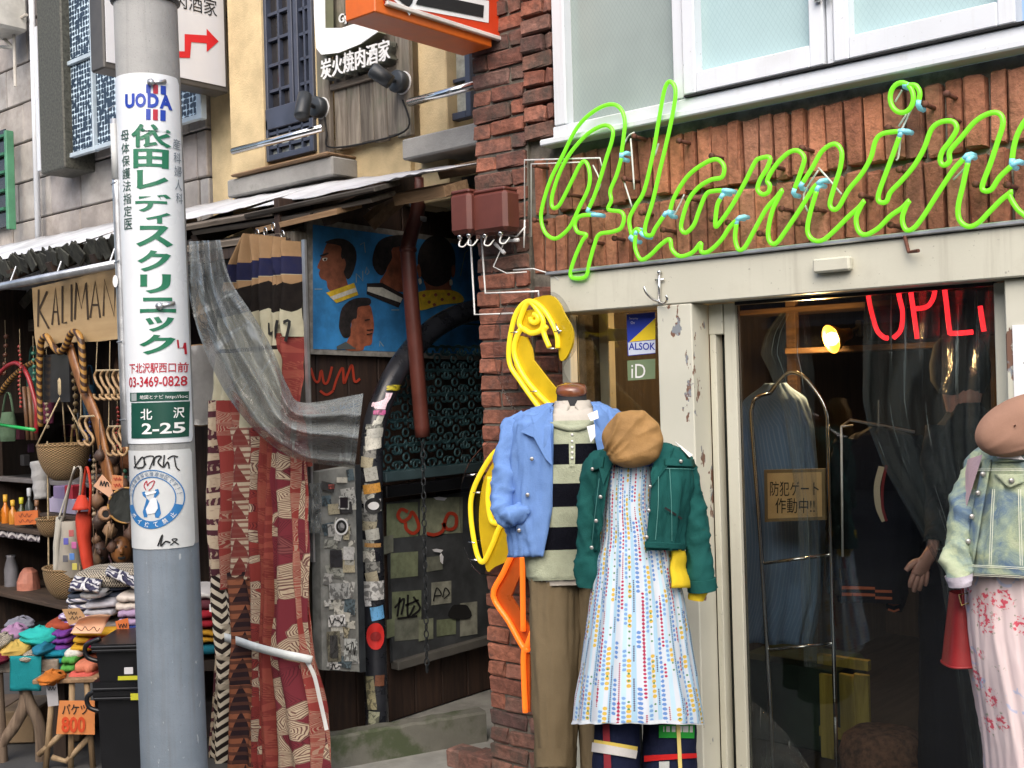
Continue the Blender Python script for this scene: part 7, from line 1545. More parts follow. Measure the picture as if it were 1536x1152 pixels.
# stacks seen right of the pole
folded('dark red folded cloth right of the lamp post', 262, 337, 916, 944, DT-.02, .4, CL('dark_red', (.25, .015, .025)), 2); folded('mustard folded cloth under the dark red one', 262, 337, 946, 968, DT-.02, .4, CL('mustard2', (.36, .19, .02)), 2); folded('teal folded cloth lowest of the right hand stack', 262, 337, 968, 986, DT-.02, .4, CL('teal2', (.01, .11, .16)), 1); folded('maroon folded cloth above the dark red one', 262, 330, 900, 918, DT, .35, CL('maroon', (.10, .03, .04)), 1); folded('white folded cloth on top of the right hand stack', 262, 328, 888, 901, DT, .35, CL('offwhite', (.5, .48, .46)), 1)
mb = MB(); mb.box(PD(319, 912, DT-.08), (.03, .002, .035), M=MC); tag(mb.build('price_label', M_TAG), 'small white label on the maroon folded cloth', 'label')

# ---------------------------------------------------------------- crowded small goods
def strand(px, y0, y1, Y, r, mt, lab):
    th = thing('bead_strand', lab, 'beads', PY(px, y1, Y), 'bead strands hanging in the stall'); n = max(4, int((y1-y0)*.0038/(r*2.0)))
    mb = MB()
    for i in range(n):
        p = PY(px+1.5*math.sin(i*.7+px), lerp(y0, y1, i/(n-1)), Y); mb.lathe([(0, -r), (r*.8, -r*.6), (r, 0), (r*.8, r*.6), (0, r)], p, 8)
    mb.build('beads', mt, th, True); mb = MB(); a = PY(px, y0, Y); mb.tube([PY(px, y1, Y), a, a+Vector((0, 0, .12))], .002, 5); mb.build('string', M_ROPE, th)
BL = ['red bead strand hanging above the ochre mask', 'green bead strand left of the carved snake', 'tan bead strand behind the wooden plank', 'blue bead strand under the single pair of rattan hooks', 'ivory bead strand beside the salmon price tag', 'brown bead strand above the clay pot', 'red bead strand between the two rows of rattan hooks', 'green bead strand touching the black hand drum', 'tan bead strand nearest the lamp post', 'blue bead strand over the straps of the red bag', 'ivory bead strand inside the carved snake frame', 'brown bead strand at the left picture edge']
BC = [(.30, .04, .03), (.05, .18, .12), (.32, .22, .10), (.03, .05, .2), (.38, .30, .2), (.12, .05, .03)]
for k, (px, y0, y1) in enumerate(((30, 520, 610), (50, 530, 590), (112, 560, 640), (134, 590, 690), (140, 690, 780), (152, 660, 740), (176, 612, 700), (186, 660, 745), (194, 590, 660), (128, 640, 700), (70, 545, 640), (8, 505, 560))):
    strand(px, y0, y1, .02+.06*(k % 4), .011+.004*(k % 3), plain('bead_%d' % (k % 6), BC[k % 6], .35), BL[k])
def mask(px, py, w_, h_, Y, mt, lab):
    p = PY(px, py, Y); th = thing('carved_mask', lab, 'mask', p-Vector((0, 0, h_/2)))
    M3 = ((CAM-p).normalized()).to_track_quat('Z', 'Y').to_matrix(); mb = MB(); mb.lathe([(0, .05), (w_*.2, .046), (w_*.4, .03), (w_*.5, .0), (w_*.46, -.01)], p, 18, M3, sy=h_/w_); mb.build('face', mt, th, True)
    for sx in (-1, 1): q_ = p+M3 @ Vector((sx*w_*.18, h_*.12, .043)); mb = MB(); mb.lathe([(0, .004), (.012, .002), (.012, -.01)], q_, 10, M3, sy=.6); mb.build('eye', M_BLACK, th)
    mb = MB(); a, b = p+M3 @ Vector((0, h_*.12, .05)), p+M3 @ Vector((0, -h_*.12, .062)); mb.tube([a, b], [.008, .014], 8); mb.build('nose', mt, th, True); q_ = p+M3 @ Vector((0, -h_*.24, .04)); mb = MB(); mb.lathe([(0, .006), (.022, .003), (.022, -.01)], q_, 10, M3, sy=.5); mb.build('mouth', M_BLACK, th)
mask(182, 826, .12, .17, -.1, M_POLISH, 'polished brown carved mask low beside the lamp post'); mask(150, 828, .10, .15, -.05, mat('dark_mask', (.06, .03, .02), .5), 'dark carved mask beside the red bag'); mask(20, 590, .12, .18, .5, mat('ochre_mask', (.28, .15, .05), .6), 'ochre carved mask at the back of the stall')
for k, (x, y, w_, h_, dp_, col) in enumerate(((40, 1085, 60, 60, .3, (.20, .14, .08)), (-4, 1090, 50, 70, .35, (.13, .09, .06)), (112, 1108, 50, 60, .3, (.16, .11, .07)), (285, 1060, 60, 110, .3, (.10, .06, .04)), (320, 1085, 50, 90, .3, (.06, .05, .05)))):
    p = PD(x, y, DT+.42); s_ = (DT+.42)/FOC; z1 = PD(x, y-h_/2, DT+.42).z; mb = MB(); mb.box((p.x, p.y, (z1+STREET)/2+.004), (w_*s_, dp_, z1-STREET-.004), M=MC, bev=.006)
    tag(mb.build('cardboard_box', mat('carton_%d' % (k+20), col, .85, var=.2), None), ('brown carton under the left table', 'dark carton at the far left under the table', 'brown carton behind the branch stool', 'tall dark carton under the right hand stack', 'black carton beside the curtain foot')[k], 'box')
folded('rust red folded cloth crowning the left pile', 64, 104, 934, 950, DT+.1, .3, CL('rust', (.30, .06, .03)), 1); folded('olive folded cloth beside the purple stack', 40, 74, 980, 994, DT+.1, .28, CL('olive', (.15, .15, .05)), 1); folded('grey marl folded jumper behind the mustard cloth', 150, 206, 932, 948, DT+.1, .3, CL('marl', (.28, .28, .30)), 1)
folded('white fringed shawl on the blanket pile', 118, 150, 888, 900, DT+.02, .28, CL('fringed', (.55, .55, .55)), 1); folded('deep blue folded shawl beside the lamp post', 176, 212, 940, 952, DT-.02, .28, CL('deepblue', (.03, .05, .2)), 1)
crumple('orange scarf spilling over the stool edge', 78, 1016, 18, 9, DT-.12, CL('orange_scarf', (.50, .16, .03)), 11); crumple('maroon scarf on the left table', 4, 985, 14, 9, DT+.0, CL('maroon_scarf', (.16, .02, .04)), 12); crumple('teal blue scarf by the purple stack', 66, 972, 14, 9, DT+.04, CL('tealblue', (.02, .16, .25)), 13)

for k, (x, y, w_, h_, Y_, col, nm_) in enumerate(((12, 640, 26, 44, .12, (.10, .16, .10), 'dark green'), (70, 610, 24, 50, .35, (.20, .05, .10), 'plum'), (135, 600, 22, 46, .3, (.04, .10, .16), 'navy blue'), (112, 690, 18, 40, .2, (.30, .20, .08), 'ochre'), (182, 560, 24, 50, .2, (.14, .08, .05), 'brown'), (190, 680, 22, 44, .05, (.24, .10, .05), 'rust'), (50, 570, 20, 44, .45, (.05, .14, .12), 'teal'), (160, 880, 40, 40, .2, (.09, .05, .06), 'dark wine'))):
    bagthing('small %s cloth pouch hanging deep in the stall' % nm_, [(y-h_/2, x-w_*.35, x+w_*.35), (y, x-w_/2, x+w_/2), (y+h_/2, x-w_*.42, x+w_*.42)], Y_, .04, cloth('pouch_%d' % k, col, wrinkle=.5), [(x-w_*.3, y-h_/2), (x-3, y-h_/2-26), (x+3, y-h_/2-26), (x+w_*.3, y-h_/2)], 'cloth_pouch')
# ================================================================ yellow rendered building above the stall
rs = random.Random(9)
YY = .5
M_YEL = mat('yellow_render', (.58, .455, .26), .9, var=.14, scale=4, bump=.5, bscale=110, dirt=((.36, .27, .14), .32, 4))
xa, xb = fx(308, 250, YY), XL+.05
yb_ = thing('yellow_building', 'yellow rendered building with navy framed windows above the stall roof', 'building', (xa, YY, 2.3))
mb = MB(); mb.box(((xa+xb)/2, YY+.2, 3.8), (xb-xa, .3, 2.5)); mb.build('wall', M_YEL, yb_)
def pil(px0, px1, Y0, z0=2.5, z1=5, mt=M_YEL, nm='pilaster', py=150):
    a, b = fx(px0, py, Y0), fx(px1, py, Y0); mb = MB(); mb.box(((a+b)/2, (Y0+YY+.1)/2, (z0+z1)/2), (b-a, YY+.1-Y0, z1-z0), bev=.006); return mb.build(nm, mt, yb_)
pil(344, 394, .36); pil(628, 670, .36); pil(470, 492, .40); pil(612, 630, .42)
a = PY(497, 240, .38); b = PY(613, 240, .38); mb = MB(); mb.box(((a.x+b.x)/2, .46, PY(555, 235, .38).z), (b.x-a.x, .14, .26), bev=.004); mb.build('spandrel', M_YEL, yb_)
M_NVF = mat('navy_frame_paint', (.045, .055, .085), .45, var=.15); M_WGL = mat('dark_window_glass', (.03, .028, .03), .06, var=.2, scale=3)
def window(px0, px1, py_t, py_b, Y, cols, rows, nm='window', glassm=M_WGL, frame=M_NVF):
    """px at the lower edge; a framed casement with its own bars and panes"""
    x0, x1 = fx(px0, py_b, Y), fx(px1, py_b, Y); z0 = fz((px0+px1)/2, py_b, Y); z1 = fz((px0+px1)/2, py_t, Y)
    w = thing('x', None, None, ((x0+x1)/2, Y, z0)); w.name = nm; w.parent = yb_; w.location = WL[w]-WL[yb_]
    for k in ('label', 'category'):
        if k in w: del w[k]
    fr = .035
    for (c, d) in ((((x0+fr/2), Y, (z0+z1)/2), (fr, .05, z1-z0)), ((x1-fr/2, Y, (z0+z1)/2), (fr, .05, z1-z0)), (((x0+x1)/2, Y, z0+fr/2), (x1-x0-2*fr, .048, fr)), (((x0+x1)/2, Y, z1-fr/2), (x1-x0-2*fr, .048, fr))):
        mb = MB(); mb.box(c, d, bev=.003); mb.build('frame', frame, w)
    for i in range(1, cols): x = lerp(x0, x1, i/cols); mb = MB(); mb.box((x, Y+.002, (z0+z1)/2), (.016, .03, z1-z0-2*fr)); mb.build('bar', frame, w)
    for j in range(1, rows): z = lerp(z0, z1, j/rows); mb = MB(); mb.box(((x0+x1)/2, Y, z), (x1-x0-2*fr, .026, .016)); mb.build('bar', frame, w)
    mb = MB(); mb.box(((x0+x1)/2, Y+.016, (z0+z1)/2), (x1-x0-fr, .006, z1-z0-fr)); mb.build('pane', glassm, w)
    return w
window(402, 446, -140, 172, .405, 2, 8); window(448, 476, -140, 162, .405, 2, 8)
M_LITP = mat('pale_window_glass', (.34, .36, .33), .2, var=.3, scale=9)
window(402, 476, 172, 236, .40, 4, 3, glassm=M_LITP)
a, b = fx(397, 180, .4), fx(476, 180, .4); mb = MB(); mb.box(((a+b)/2, .40, fz(437, 172, .4)), (b-a, .05, .12), bev=.004); mb.build('window_panel', M_NVF, yb_)
window(672, 712, -120, 180, .42, 1, 5, glassm=M_LITP)
def ledge(px0, pt0, px1, pt1, h, Y0, nm='sill', mt=M_CONC):
    a, b = PY(px0, pt0, Y0), PY(px1, pt1, Y0); z = (a.z+b.z)/2; mb = MB(); mb.box(((a.x+b.x)/2, (Y0+YY)/2, z-h/2), (b.x-a.x, YY-Y0, h), bev=.008); return mb.build(nm, mt, yb_)
ledge(340, 268, 498, 236, .10, .22); ledge(602, 212, 716, 180, .10, .22); ledge(345, 262, 490, 226, .015, .19, 'board_edge', M_TANWOODX)
for p0, p1 in (((350, 229), (484, 190)), ((614, 155), (716, 126))):
    a, b = PY(*p0, .2), PY(*p1, .2); z_ = (a.z+b.z)/2; mb = MB(); mb.tube([(a.x, .2, z_), (b.x, .2, z_)], .02, 12); rl = mb.build('railing', M_STEEL, yb_, True)
# weathered board behind the restaurant lettering
YWb = .33
wb = thing('wooden_sign_board', 'weathered upright planks carrying the restaurant lettering', 'sign board', PY(550, 220, YWb))
x0, x1 = fx(482, 150, YWb), fx(622, 150, YWb); zb0, zt0 = fz(550, 212, YWb), fz(550, -60, YWb); n = 7; x = x0
for k in range(n):
    w_ = (x1-x0)/n; d = (-.03 if k in (0, 6) else 0); zlo = zb0-(.03 if k in (0, 6) else rs.uniform(0, .02)); mb = MB(); mb.box((x+w_/2, YWb+.015+d, (zlo+zt0)/2), (w_-.004, .03, zt0-zlo), bev=.004); mb.build('plank', M_GREYWOOD, wb); x += w_
mb = MB(); mb.box(((x0+x1)/2, YWb-.012, fz(550, 118, YWb)), (x1-x0-.1, .02, .035), bev=.003); mb.build('batten', M_GREYWOODX, wb)
def text3d(parent, s, p0, p1, Y, h, mt_f, mt_s, depth=.05, bold=.0):
    a, b = PY(*p0, Y), PY(*p1, Y); z0 = (a.z+b.z)/2
    for i in range(5):
        mb = MB(); letters(mb, s, a.x, z0, b.x, z0+h, lambda x, z: Vector((x, Y+depth*i/4, z)), bold); letters(mb, s, a.x+.007, z0-.002, b.x+.007, z0+h-.002, lambda x, z: Vector((x, Y+depth*i/4+.0006, z)), bold); mb.build('lettering' if i == 0 else 'letter_side', mt_f if i == 0 else mt_s, parent)
text3d(wb, '炭火焼肉酒家', (481, 121), (584, 88), YWb-.09, .105, M_WHITE, plain('letter_wood_side', (.10, .10, .075)), .06, 0.0)
text3d(wb, 'Gyu', (508, 38), (527, 34), YWb-.04, .06, M_WHITE, M_BLACK, .01)
ws = thing('white_cutout_sign', 'thick white cut-out shape on the weathered planks', 'sign', PY(500, 82, YWb-.1))
out = [(470, -40), (471, 20), (474, 72), (482, 82), (508, 79), (540, 66), (566, 48), (560, 30), (530, 36), (512, 42), (487, 42), (486, -40)]
mb = MB(); mb.prism([PY(x, y, YWb-.10) for x, y in out], (0, .006, 0)); mb.build('face', mat('white_enamel', (.86, .88, .86), .4, var=.02), ws)
mb = MB(); mb.prism([PY(x, y, YWb-.094) for x, y in out], (0, .06, 0)); mb.build('edge', plain('olive_edge', (.22, .23, .15)), ws)
def spot(lab, bx, by, hx, hy, tx, ty):
    Y0 = YWb-.035; b = PY(bx, by, Y0); h = PY(hx, hy, Y0-.16); e = PY(tx, ty, Y0-.2); th = thing('spotlight', lab, 'spotlight', b)
    R90 = Matrix.Rotation(PI/2, 3, 'X'); mb = MB(); mb.lathe([(0, 0), (.052, 0), (.055, .01), (.055, .045), (.045, .05), (0, .05)], b, 20, R90); mb.build('base', M_DARKMETAL, th, True)
    mb = MB(); mb.lathe([(.058, 0), (.058, .004)], b+Vector((0, .008, 0)), 20, R90); mb.build('gasket', M_WHITE, th)
    mb = MB(); mb.tube([b-Vector((0, .05, 0)), h], .012, 8); mb.build('arm', M_DARKMETAL, th)
    d = (e-h); mb = MB(); mb.tube([h-d*.4, h-d*.38, h+d*.2, h+d*.9, h+d], [.030, .036, .038, .040, .034], 16); mb.build('head', M_DARKMETAL, th, True)
spot('black spotlight with its head tipped up, left edge of the planks', 482, 162, 456, 152, 452, 176); spot('black spotlight pointing left, right edge of the planks', 603, 124, 578, 118, 558, 104)
mb = MB(); mb.tube(spline([PY(487, 175, .29), PY(490, 200, .29), PY(495, 221, .28), PY(560, 212, .28), PY(612, 192, .28), PY(604, 150, .29)], 6), .005, 6); tag(mb.build('lamp_cable', M_BLACK, None, True), 'black cable looping between the two spotlights', 'cable')
# ================================================================ stone clad building
sx0, sx1 = fx(-60, 250, YY), xa-.01
stn = thing('stone_building', 'grey stone clad building with a lattice screen window', 'building', (sx0, YY, 2.3))
M_STONE = mat('grey_pink_stone', (.37, .34, .31), .75, var=.18, scale=4, bump=.5, bscale=26, rnd=.22, dirt=((.22, .19, .165), .42, 3.5))
mb = MB(); mb.box(((sx0+sx1)/2, YY+.22, 3.8), (sx1-sx0, .3, 3.3)); swall = mb.build('wall', mat('stone_joint', (.14, .125, .115), .95), stn)
z = 2.35; r_ = 0
while z < 5.2:
    h_ = .30; x = sx0-(.3 if r_ % 2 else 0)
    while x < sx1:
        w_ = rs.uniform(.42, .62); xe = min(x+w_, sx1); xs_ = max(x, sx0)
        if xe-xs_ > .06:
            k = ('st', round(xe-xs_, 1)); 
            if k not in BM:
                mb = MB(); mb.box((0, 0, 0), (k[1], .06, h_-.012), bev=.007); me = bpy.data.meshes.new('stone'); me.from_pydata(mb.v, [], mb.f); me.materials.append(M_STONE); BM[k] = me
            inst(BM[k], 'stone', swall, ((xs_+xe)/2, YY+.055+rs.uniform(-.006, .006), z+h_/2), scale=((xe-xs_-.01)/k[1], 1, 1))
        x = xe
    z += h_; r_ += 1
a, b = PY(61, 255, .30), PY(97, 250, .30); z0 = PY(75, 258, .3).z; mb = MB(); mb.box(((a.x+b.x)/2, .42, z0+1.4), (b.x-a.x, .24, 2.8), bev=.01); mb.build('granite_pier', mat('dark_granite', (.065, .065, .052), .6, var=.35, scale=60), stn)
mb = MB(); p0 = PY(53, 200, .46); mb.tube([(p0.x, .46, 2.45), (p0.x, .46, 5)], .022, 10); mb.build('conduit', M_WHITEF, stn, True)
mb = MB(); p0 = PY(60, 200, .42); z0 = PY(60, 262, .42).z; mb.box((p0.x, .42, z0+.55), (.05, .03, 1.05)); mb.build('trim', M_WHITEF, stn)
# lattice screen
YLt = .36
t = NT('lattice_screen'); v = t.co('Object', scale=(9, 9, 9)); o_ = t.xyz(t.co('Object'))
a_ = t.math('SINE', t.math('MULTIPLY', o_[0], 88.0)); b_ = t.math('SINE', t.math('MULTIPLY', o_[2], 88.0)); f1 = t.math('ABSOLUTE', t.math('MULTIPLY', a_, b_)); vd = t.vor(t.co('Object'), 30.0)
msk = t.step(t.math('ADD', f1, t.math('MULTIPLY', vd, .8)), .52, .62); t.bump(msk, .8, .01); M_LAT = t.out(Base_Color=t.mix(msk, (.58, .72, .82), (.02, .04, .07)), Roughness=.5)
lat = thing('x', None, None, (PY(200, 215, YLt).x, YLt, PY(200, 215, YLt).z)); lat.name = 'lattice_window'; lat.parent = stn; lat.location = WL[lat]-WL[stn]
for k in ('label', 'category'):
    if k in lat: del lat[k]
x0, x1 = fx(101, 235, YLt), fx(304, 190, YLt); z0 = fz(102, 236, YLt); mb = MB(); mb.box(((x0+x1)/2, YLt+.01, z0+1.1), (x1-x0, .012, 2.2)); mb.build('screen', M_LAT, lat)
M_LF = mat('pale_blue_frame', (.42, .50, .56), .4, var=.08)
for (xx, ww) in ((x0, .035), (x1, .05), (fx(142, 120, YLt), .02), (fx(215, 120, YLt), .03)): mb = MB(); mb.box((xx, YLt-.005, z0+1.1), (ww, .04, 2.24), bev=.003); mb.build('frame', M_LF, lat)
for zz in (z0, fz(125, 88, YLt)): mb = MB(); mb.box(((x0+x1)/2, YLt-.003, zz), (x1-x0-.02, .036, .03), bev=.003); mb.build('frame', M_LF, lat)
a = fx(96, 235, .34); mb = MB(); mb.box((a-.012, .40, z0+1.1), (.02, .14, 2.24)); mb.build('reveal', mat('navy_reveal', (.05, .07, .12), .5), lat)
# green window, air conditioner at the far left
gw = thing('green_window', 'green framed window at the far left of the stone wall', 'window', PY(5, 330, .42))
for k in range(5): a = PY(-12, 318-k*27, .44); mb = MB(); mb.box((a.x+.08, .44, a.z), (.3, .03, .02)); mb.build('bar', mat('green_paint', (.03, .14, .07), .5), gw)
a = PY(13, 270, .42); mb = MB(); mb.box((a.x, .43, a.z), (.04, .06, .75), bev=.004); mb.build('frame', mat('green_paint_light', (.08, .25, .14), .5), gw)
a = PY(-5, 270, .46); mb = MB(); mb.box((a.x, .47, a.z), (.3, .01, .75)); mb.build('pane', M_WGL, gw)
ac = thing('air_conditioner', 'white air conditioner unit on a wall bracket, top left corner', 'air conditioner', PY(2, 40, .3))
a = PY(-14, 15, .25); mb = MB(); mb.box((a.x, .32, a.z+.05), (.34, .26, .42), bev=.02); mb.build('case', mat('ivory_case', (.55, .54, .50), .5), ac)
for p0, p1 in (((0, 52), (20, 72)), ((0, 70), (22, 72)), ((20, 20), (23, 130)), ((18, 35), (40, 22))): mb = MB(); mb.tube([PY(*p0, .4), PY(*p1, .4)], .012, 8); mb.build('pipe', mat('ivory_pipe', (.5, .47, .42), .6), ac)
# ================================================================ projecting signs
XAr = -5.7
sg = thing('arrow_light_box', 'white light box sign with a red stepped arrow on the stone wall', 'sign', PXp(300, 138, XAr))
y0, y1 = PXp(157, 118, XAr).y, PXp(344, 138, XAr).y; zlo = PXp(300, 131, XAr).z; zhi = zlo+1.1
mb = MB(); mb.box((XAr-.075, (y0+y1)/2, (zlo+zhi)/2), (.14, y1-y0, zhi-zlo), bev=.008); mb.build('case', mat('sign_case_dark', (.07, .065, .06), .5), sg)
mb = MB(); mb.box((XAr-.003, (y0+y1)/2-.005, (zlo+zhi)/2+.01), (.008, y1-y0-.04, zhi-zlo-.05)); mb.build('face', mat('sign_face_white', (.66, .67, .70), .35, var=.04, scale=2), sg)
mb = MB(); P_ = [(250, 83), (271, 83), (278, 83), (278, 57), (310, 57), (310, 43), (328, 62), (310, 78), (310, 66), (287, 65), (285, 87), (250, 86)]
P_ = [(236, 76), (277, 77), (277, 51), (310, 53), (310, 43), (328, 62), (310, 78), (310, 65), (287, 63), (285, 87), (236, 85)]
mb.poly([PXp(x, y, XAr+.004) for x, y in P_]); mb.build('arrow', plain('arrow_red', (.62, .015, .02)), sg)
mb = MB(); zz0 = PXp(300, 20, XAr).z; letters(mb, '炭火焼肉酒家', PXp(190, 20, XAr).y, zz0, PXp(325, 20, XAr).y, zz0+.105, lambda y, z: Vector((XAr+.004, y, z)), .0); mb.build('lettering', M_BLACK, sg)
mb = MB(); mb.tube([(XAr-.07, y1-.05, zlo+.5), (XAr-.07, .5, zlo+.5)], .02, 8); mb.build('bracket', M_DARKMETAL, sg)
XOr = -3.17
og = thing('orange_box_sign', 'orange projecting box sign with black and white lettering', 'sign', PXp(660, 75, XOr))
M_OR = mat('orange_sign_paint', (.66, .13, .012), .4, var=.08, scale=6); M_ORR = mat('orange_red_panel', (.58, .05, .014), .35, var=.06)
ya, yb2 = PXp(563, 38, XOr).y, -.02; zl = PXp(757, 73, XOr).z-.012; zh = zl+1.0
mb = MB(); mb.box((XOr-.085, (ya+yb2)/2, (zl+zh)/2), (.17, yb2-ya, zh-zl), bev=.004); mb.build('case', M_OR, og)
y2, y3 = PXp(576, 25, XOr).y, PXp(748, 60, XOr).y; z2 = PXp(748, 61, XOr).z
mb = MB(); mb.box((XOr+.004, (y2+y3)/2, z2+.5), (.012, y3-y2, 1.0)); mb.build('panel', M_ORR, og)
M_TRIM2 = mat('sign_trim', (.62, .56, .52), .4)
for (a_, b_, z_a, z_b) in ((y2, y3, z2-.006, z2+.012), (y2-.006, y2+.012, z2+.013, z2+1)): mb = MB(); mb.box((XOr+.012, (a_+b_)/2, (z_a+z_b)/2), (.02, b_-a_, z_b-z_a), bev=.003); mb.build('trim', M_TRIM2, og)
def zq(p): return (440+p[0]/4.43, p[1]/4.43)
def opoly(pts, mt, k): mb = MB(); mb.poly([PXp(*zq(p), XOr+.012+k*.003) for p in pts]); mb.build('lettering', mt, og)
opoly([(600, -60), (690, 20), (735, 55), (772, 102), (800, 58), (1298, 152), (1300, 5), (1000, -60)], M_WHITE, 0); opoly([(640, -60), (700, -2), (765, 52), (790, 20), (812, -60)], M_BLACK, 1); opoly([(812, 28), (1262, 116), (1268, 36), (850, -52)], M_BLACK, 1); opoly([(1080, -62), (1200, -20), (1290, -5), (1290, -62)], M_ORR, 1)
for z_ in (3.3, 3.8): mb = MB(); mb.tube([(XOr-.08, -.03, z_), (XOr-.08, .03, z_)], .015, 8); mb.build('bracket', M_GALV, og)
# ================================================================ utility pole with its plates
DPo = 4.5; KP = DPo/FOC; RP = 47*KP
def axp(py): return lerp(218, 262, py/1152)
def AX(py): return PD(axp(py), py, DPo)
zt_, zb_ = AX(-160), AX(1300)
kk = (STREET-zb_.z)/(zt_.z-zb_.z); foot = zb_.lerp(zt_, kk)
pole = thing('utility_pole', 'leaning round concrete utility pole wrapped with street plates', 'utility pole', foot)
t = NT('pole_concrete'); o_ = t.co('Object'); hz = t.xyz(o_)[2]; n = t.noise(o_, 5, 5, .6); sp = t.step(t.noise(t.co('Object', scale=(1, 1, .45)), 55, 2, .5), .70, .74)
zsp = AX(815).z-foot.z
c = t.mix(t.step(n, .3, .7), (.285, .29, .285), (.37, .37, .36)); cb = t.mix(t.step(n, .3, .7), (.155, .195, .235), (.20, .24, .285)); cb = t.mix(t.math('MULTIPLY', sp, .7), cb, (.42, .45, .47))
st_ = t.step(t.noise(t.co('Object', scale=(16, 16, .7)), 1.0, 5, .65), .50, .72); pit = t.step(t.noise(o_, 190, 2), .66, .72)
fin = t.mix(t.math('LESS_THAN', hz, zsp), c, cb); fin = t.mix(t.math('MULTIPLY', st_, .38), fin, (.13, .13, .125)); fin = t.mix(t.math('MULTIPLY', pit, .5), fin, (.10, .10, .10))
t.bump(t.math('ADD', t.noise(o_, 140, 3), t.math('MULTIPLY', pit, -1.2)), .4, .004); M_POLE = t.out(Base_Color=fin, Roughness=.8)
ax_ = (zt_-foot).normalized(); Mq = ax_.to_track_quat('Z', 'Y').to_matrix(); Lp = (zt_-foot).length
mb = MB(); mb.lathe([(RP*1.03, -.0)]+[(lerp(RP*1.03, RP*.97, i/20), Lp*i/20) for i in range(1, 21)], foot, 48, Mq); mb.build('shaft', M_POLE, pole, True)
def cyl(off):
    def f(px, py):
        d = (px-axp(py))/47.0; d = max(-.999, min(.999, d)); a = math.asin(d); r = RP*lerp(.975, 1.025, py/1152)+off
        return AX(py)+_R*math.sin(a)*r-FWD*math.cos(a)*r
    return f
def cyla(off):                               # by angle
    def f(a, py):
        r = RP*lerp(.975, 1.025, py/1152)+off; return AX(py)+_R*math.sin(a)*r-FWD*math.cos(a)*r
    return f
def cplate(a0, a1, y0, y1, off, mt, nm, parent=pole, rad=0, n=30):
    f = cyla(off); mb = MB()
    def g(u, v):
        a = lerp(a0, a1, u); yy = lerp(y0, y1, v)
        if rad:
            e = min(u, 1-u)*(a1-a0)*47; q = rad-math.sqrt(max(0, rad*rad-(rad-min(rad, e))**2)); yy = lerp(y0+q, y1-q, v)
        return f(a, yy)
    mb.grid(g, n, 8); return mb.build(nm, mt, parent, True)
M_PLATE = mat('white_plate', (.70, .73, .76), .3, var=.03, scale=3); M_GRN = plain('sign_green', (.012, .15, .075), .4); M_BLU = plain('sign_blue', (.01, .045, .36), .4); M_CRI = plain('sign_crimson', (.42, .012, .03), .4); M_DGR = plain('plate_dark_green', (.008, .065, .045), .4)
pl = cplate(-1.32, 1.45, 122, 663, .004, M_PLATE, 'advert_plate', rad=9)
f1 = cyl(.0062); f2 = cyl(.0074)
def ltr(s, x0, y0, x1, y1, mt, bold=.0, st=.12, fn=None, nm='lettering'):
    mb = MB(); letters(mb, s, x0, y1, x1, y0, fn or f1, bold, st); mb.build(nm, mt, pl)
def bars(y0, y1):
    for x0, x1, mt in ((234, 240, M_BLU), (243, 249, M_CRI), (252, 258, M_BLU)):
        mb = MB(); mb.grid(lambda u, v: f1(lerp(x0, x1, u), lerp(y0, y1, v)), 3, 2); mb.build('logo_bar', mt, pl)
bars(139, 152); bars(175, 191); ltr('uoda', 203, 150, 265, 175, M_BLU, .045) if False else None
for s, x0, x1 in (('U', 203, 218), ('O', 219, 234), ('D', 236, 250), ('A', 251, 265)): ltr(s, x0, 152, x1, 173, M_BLU, .05)
mainc = [('依', 213, 198, 262, 230), ('田', 216, 233, 262, 261), ('レ', 221, 264, 262, 292), ('デ', 219, 299, 265, 325), ('ィ', 234, 326, 265, 342), ('ス', 220, 345, 268, 376), ('ク', 222, 381, 266, 412), ('リ', 226, 416, 266, 444), ('ニ', 226, 450, 272, 472), ('ッ', 234, 478, 270, 500), ('ク', 225, 504, 272, 533)]
for s, x0, y0, x1, y1 in mainc:
    if s == '依':
        for q_, (dx, dy) in enumerate(((0, 0), (1.6, 0), (.8, 1.2), (.8, -1.0), (2.4, .4))): ltr(s, x0+dx, y0+dy, x1+dx, y1+dy, M_GRN, 0.0, 0, cyl(.0062+.0004*q_))
    else: ltr(s, x0, y0, x1, y1, M_GRN, .034)
for k, s in enumerate('母体保護法指定医'): ltr(s, 195+k*.75, 204+k*18.4, 209+k*.75, 220+k*18.4, plain('sign_ink_green', (.03, .08, .06)), .006)
for k, s in enumerate('産科婦人科'): ltr(s, 266+k*1, 214+k*20, 272.3+k*.8, 230+k*20, plain('sign_ink_grey', (.16, .2, .24)), .0)
ltr('下北沢駅西口前', 208, 545, 284.5, 560, M_CRI, .01); ltr('03-3469-0828', 207, 565, 284, 580, M_CRI, .012)
mb = MB(); mb.ribbon([(274, 512), (275, 524), (280, 524), (281, 516), (282, 533)], 2, f1); mb.build('lettering', M_CRI, pl)
def cpatch(x0, y0, x1, y1, mt, nm, fn): mb = MB(); mb.grid(lambda u, v: fn(lerp(x0, x1, u), lerp(y0, y1, v)), 14, 4); return mb.build(nm, mt, pl, True)
cpatch(209, 588, 285.5, 601, M_DGR, 'info_strip', f1); cpatch(211, 603, 286.5, 655, M_DGR, 'address_panel', f1)
cpatch(212, 589, 221, 600, plain('code_blank', (.3, .34, .34)), 'code_square', f2)
ltr('地図とナビ http://loc', 226, 592, 284.5, 599, M_WHITE, .0, fn=f2)
ltr('北', 227, 612, 244, 628, M_WHITE, .012, fn=f2); ltr('沢', 270, 611, 282, 627, M_WHITE, .012, fn=f2); ltr('2-25', 229, 633, 283, 649, M_WHITE, .02, fn=f2)
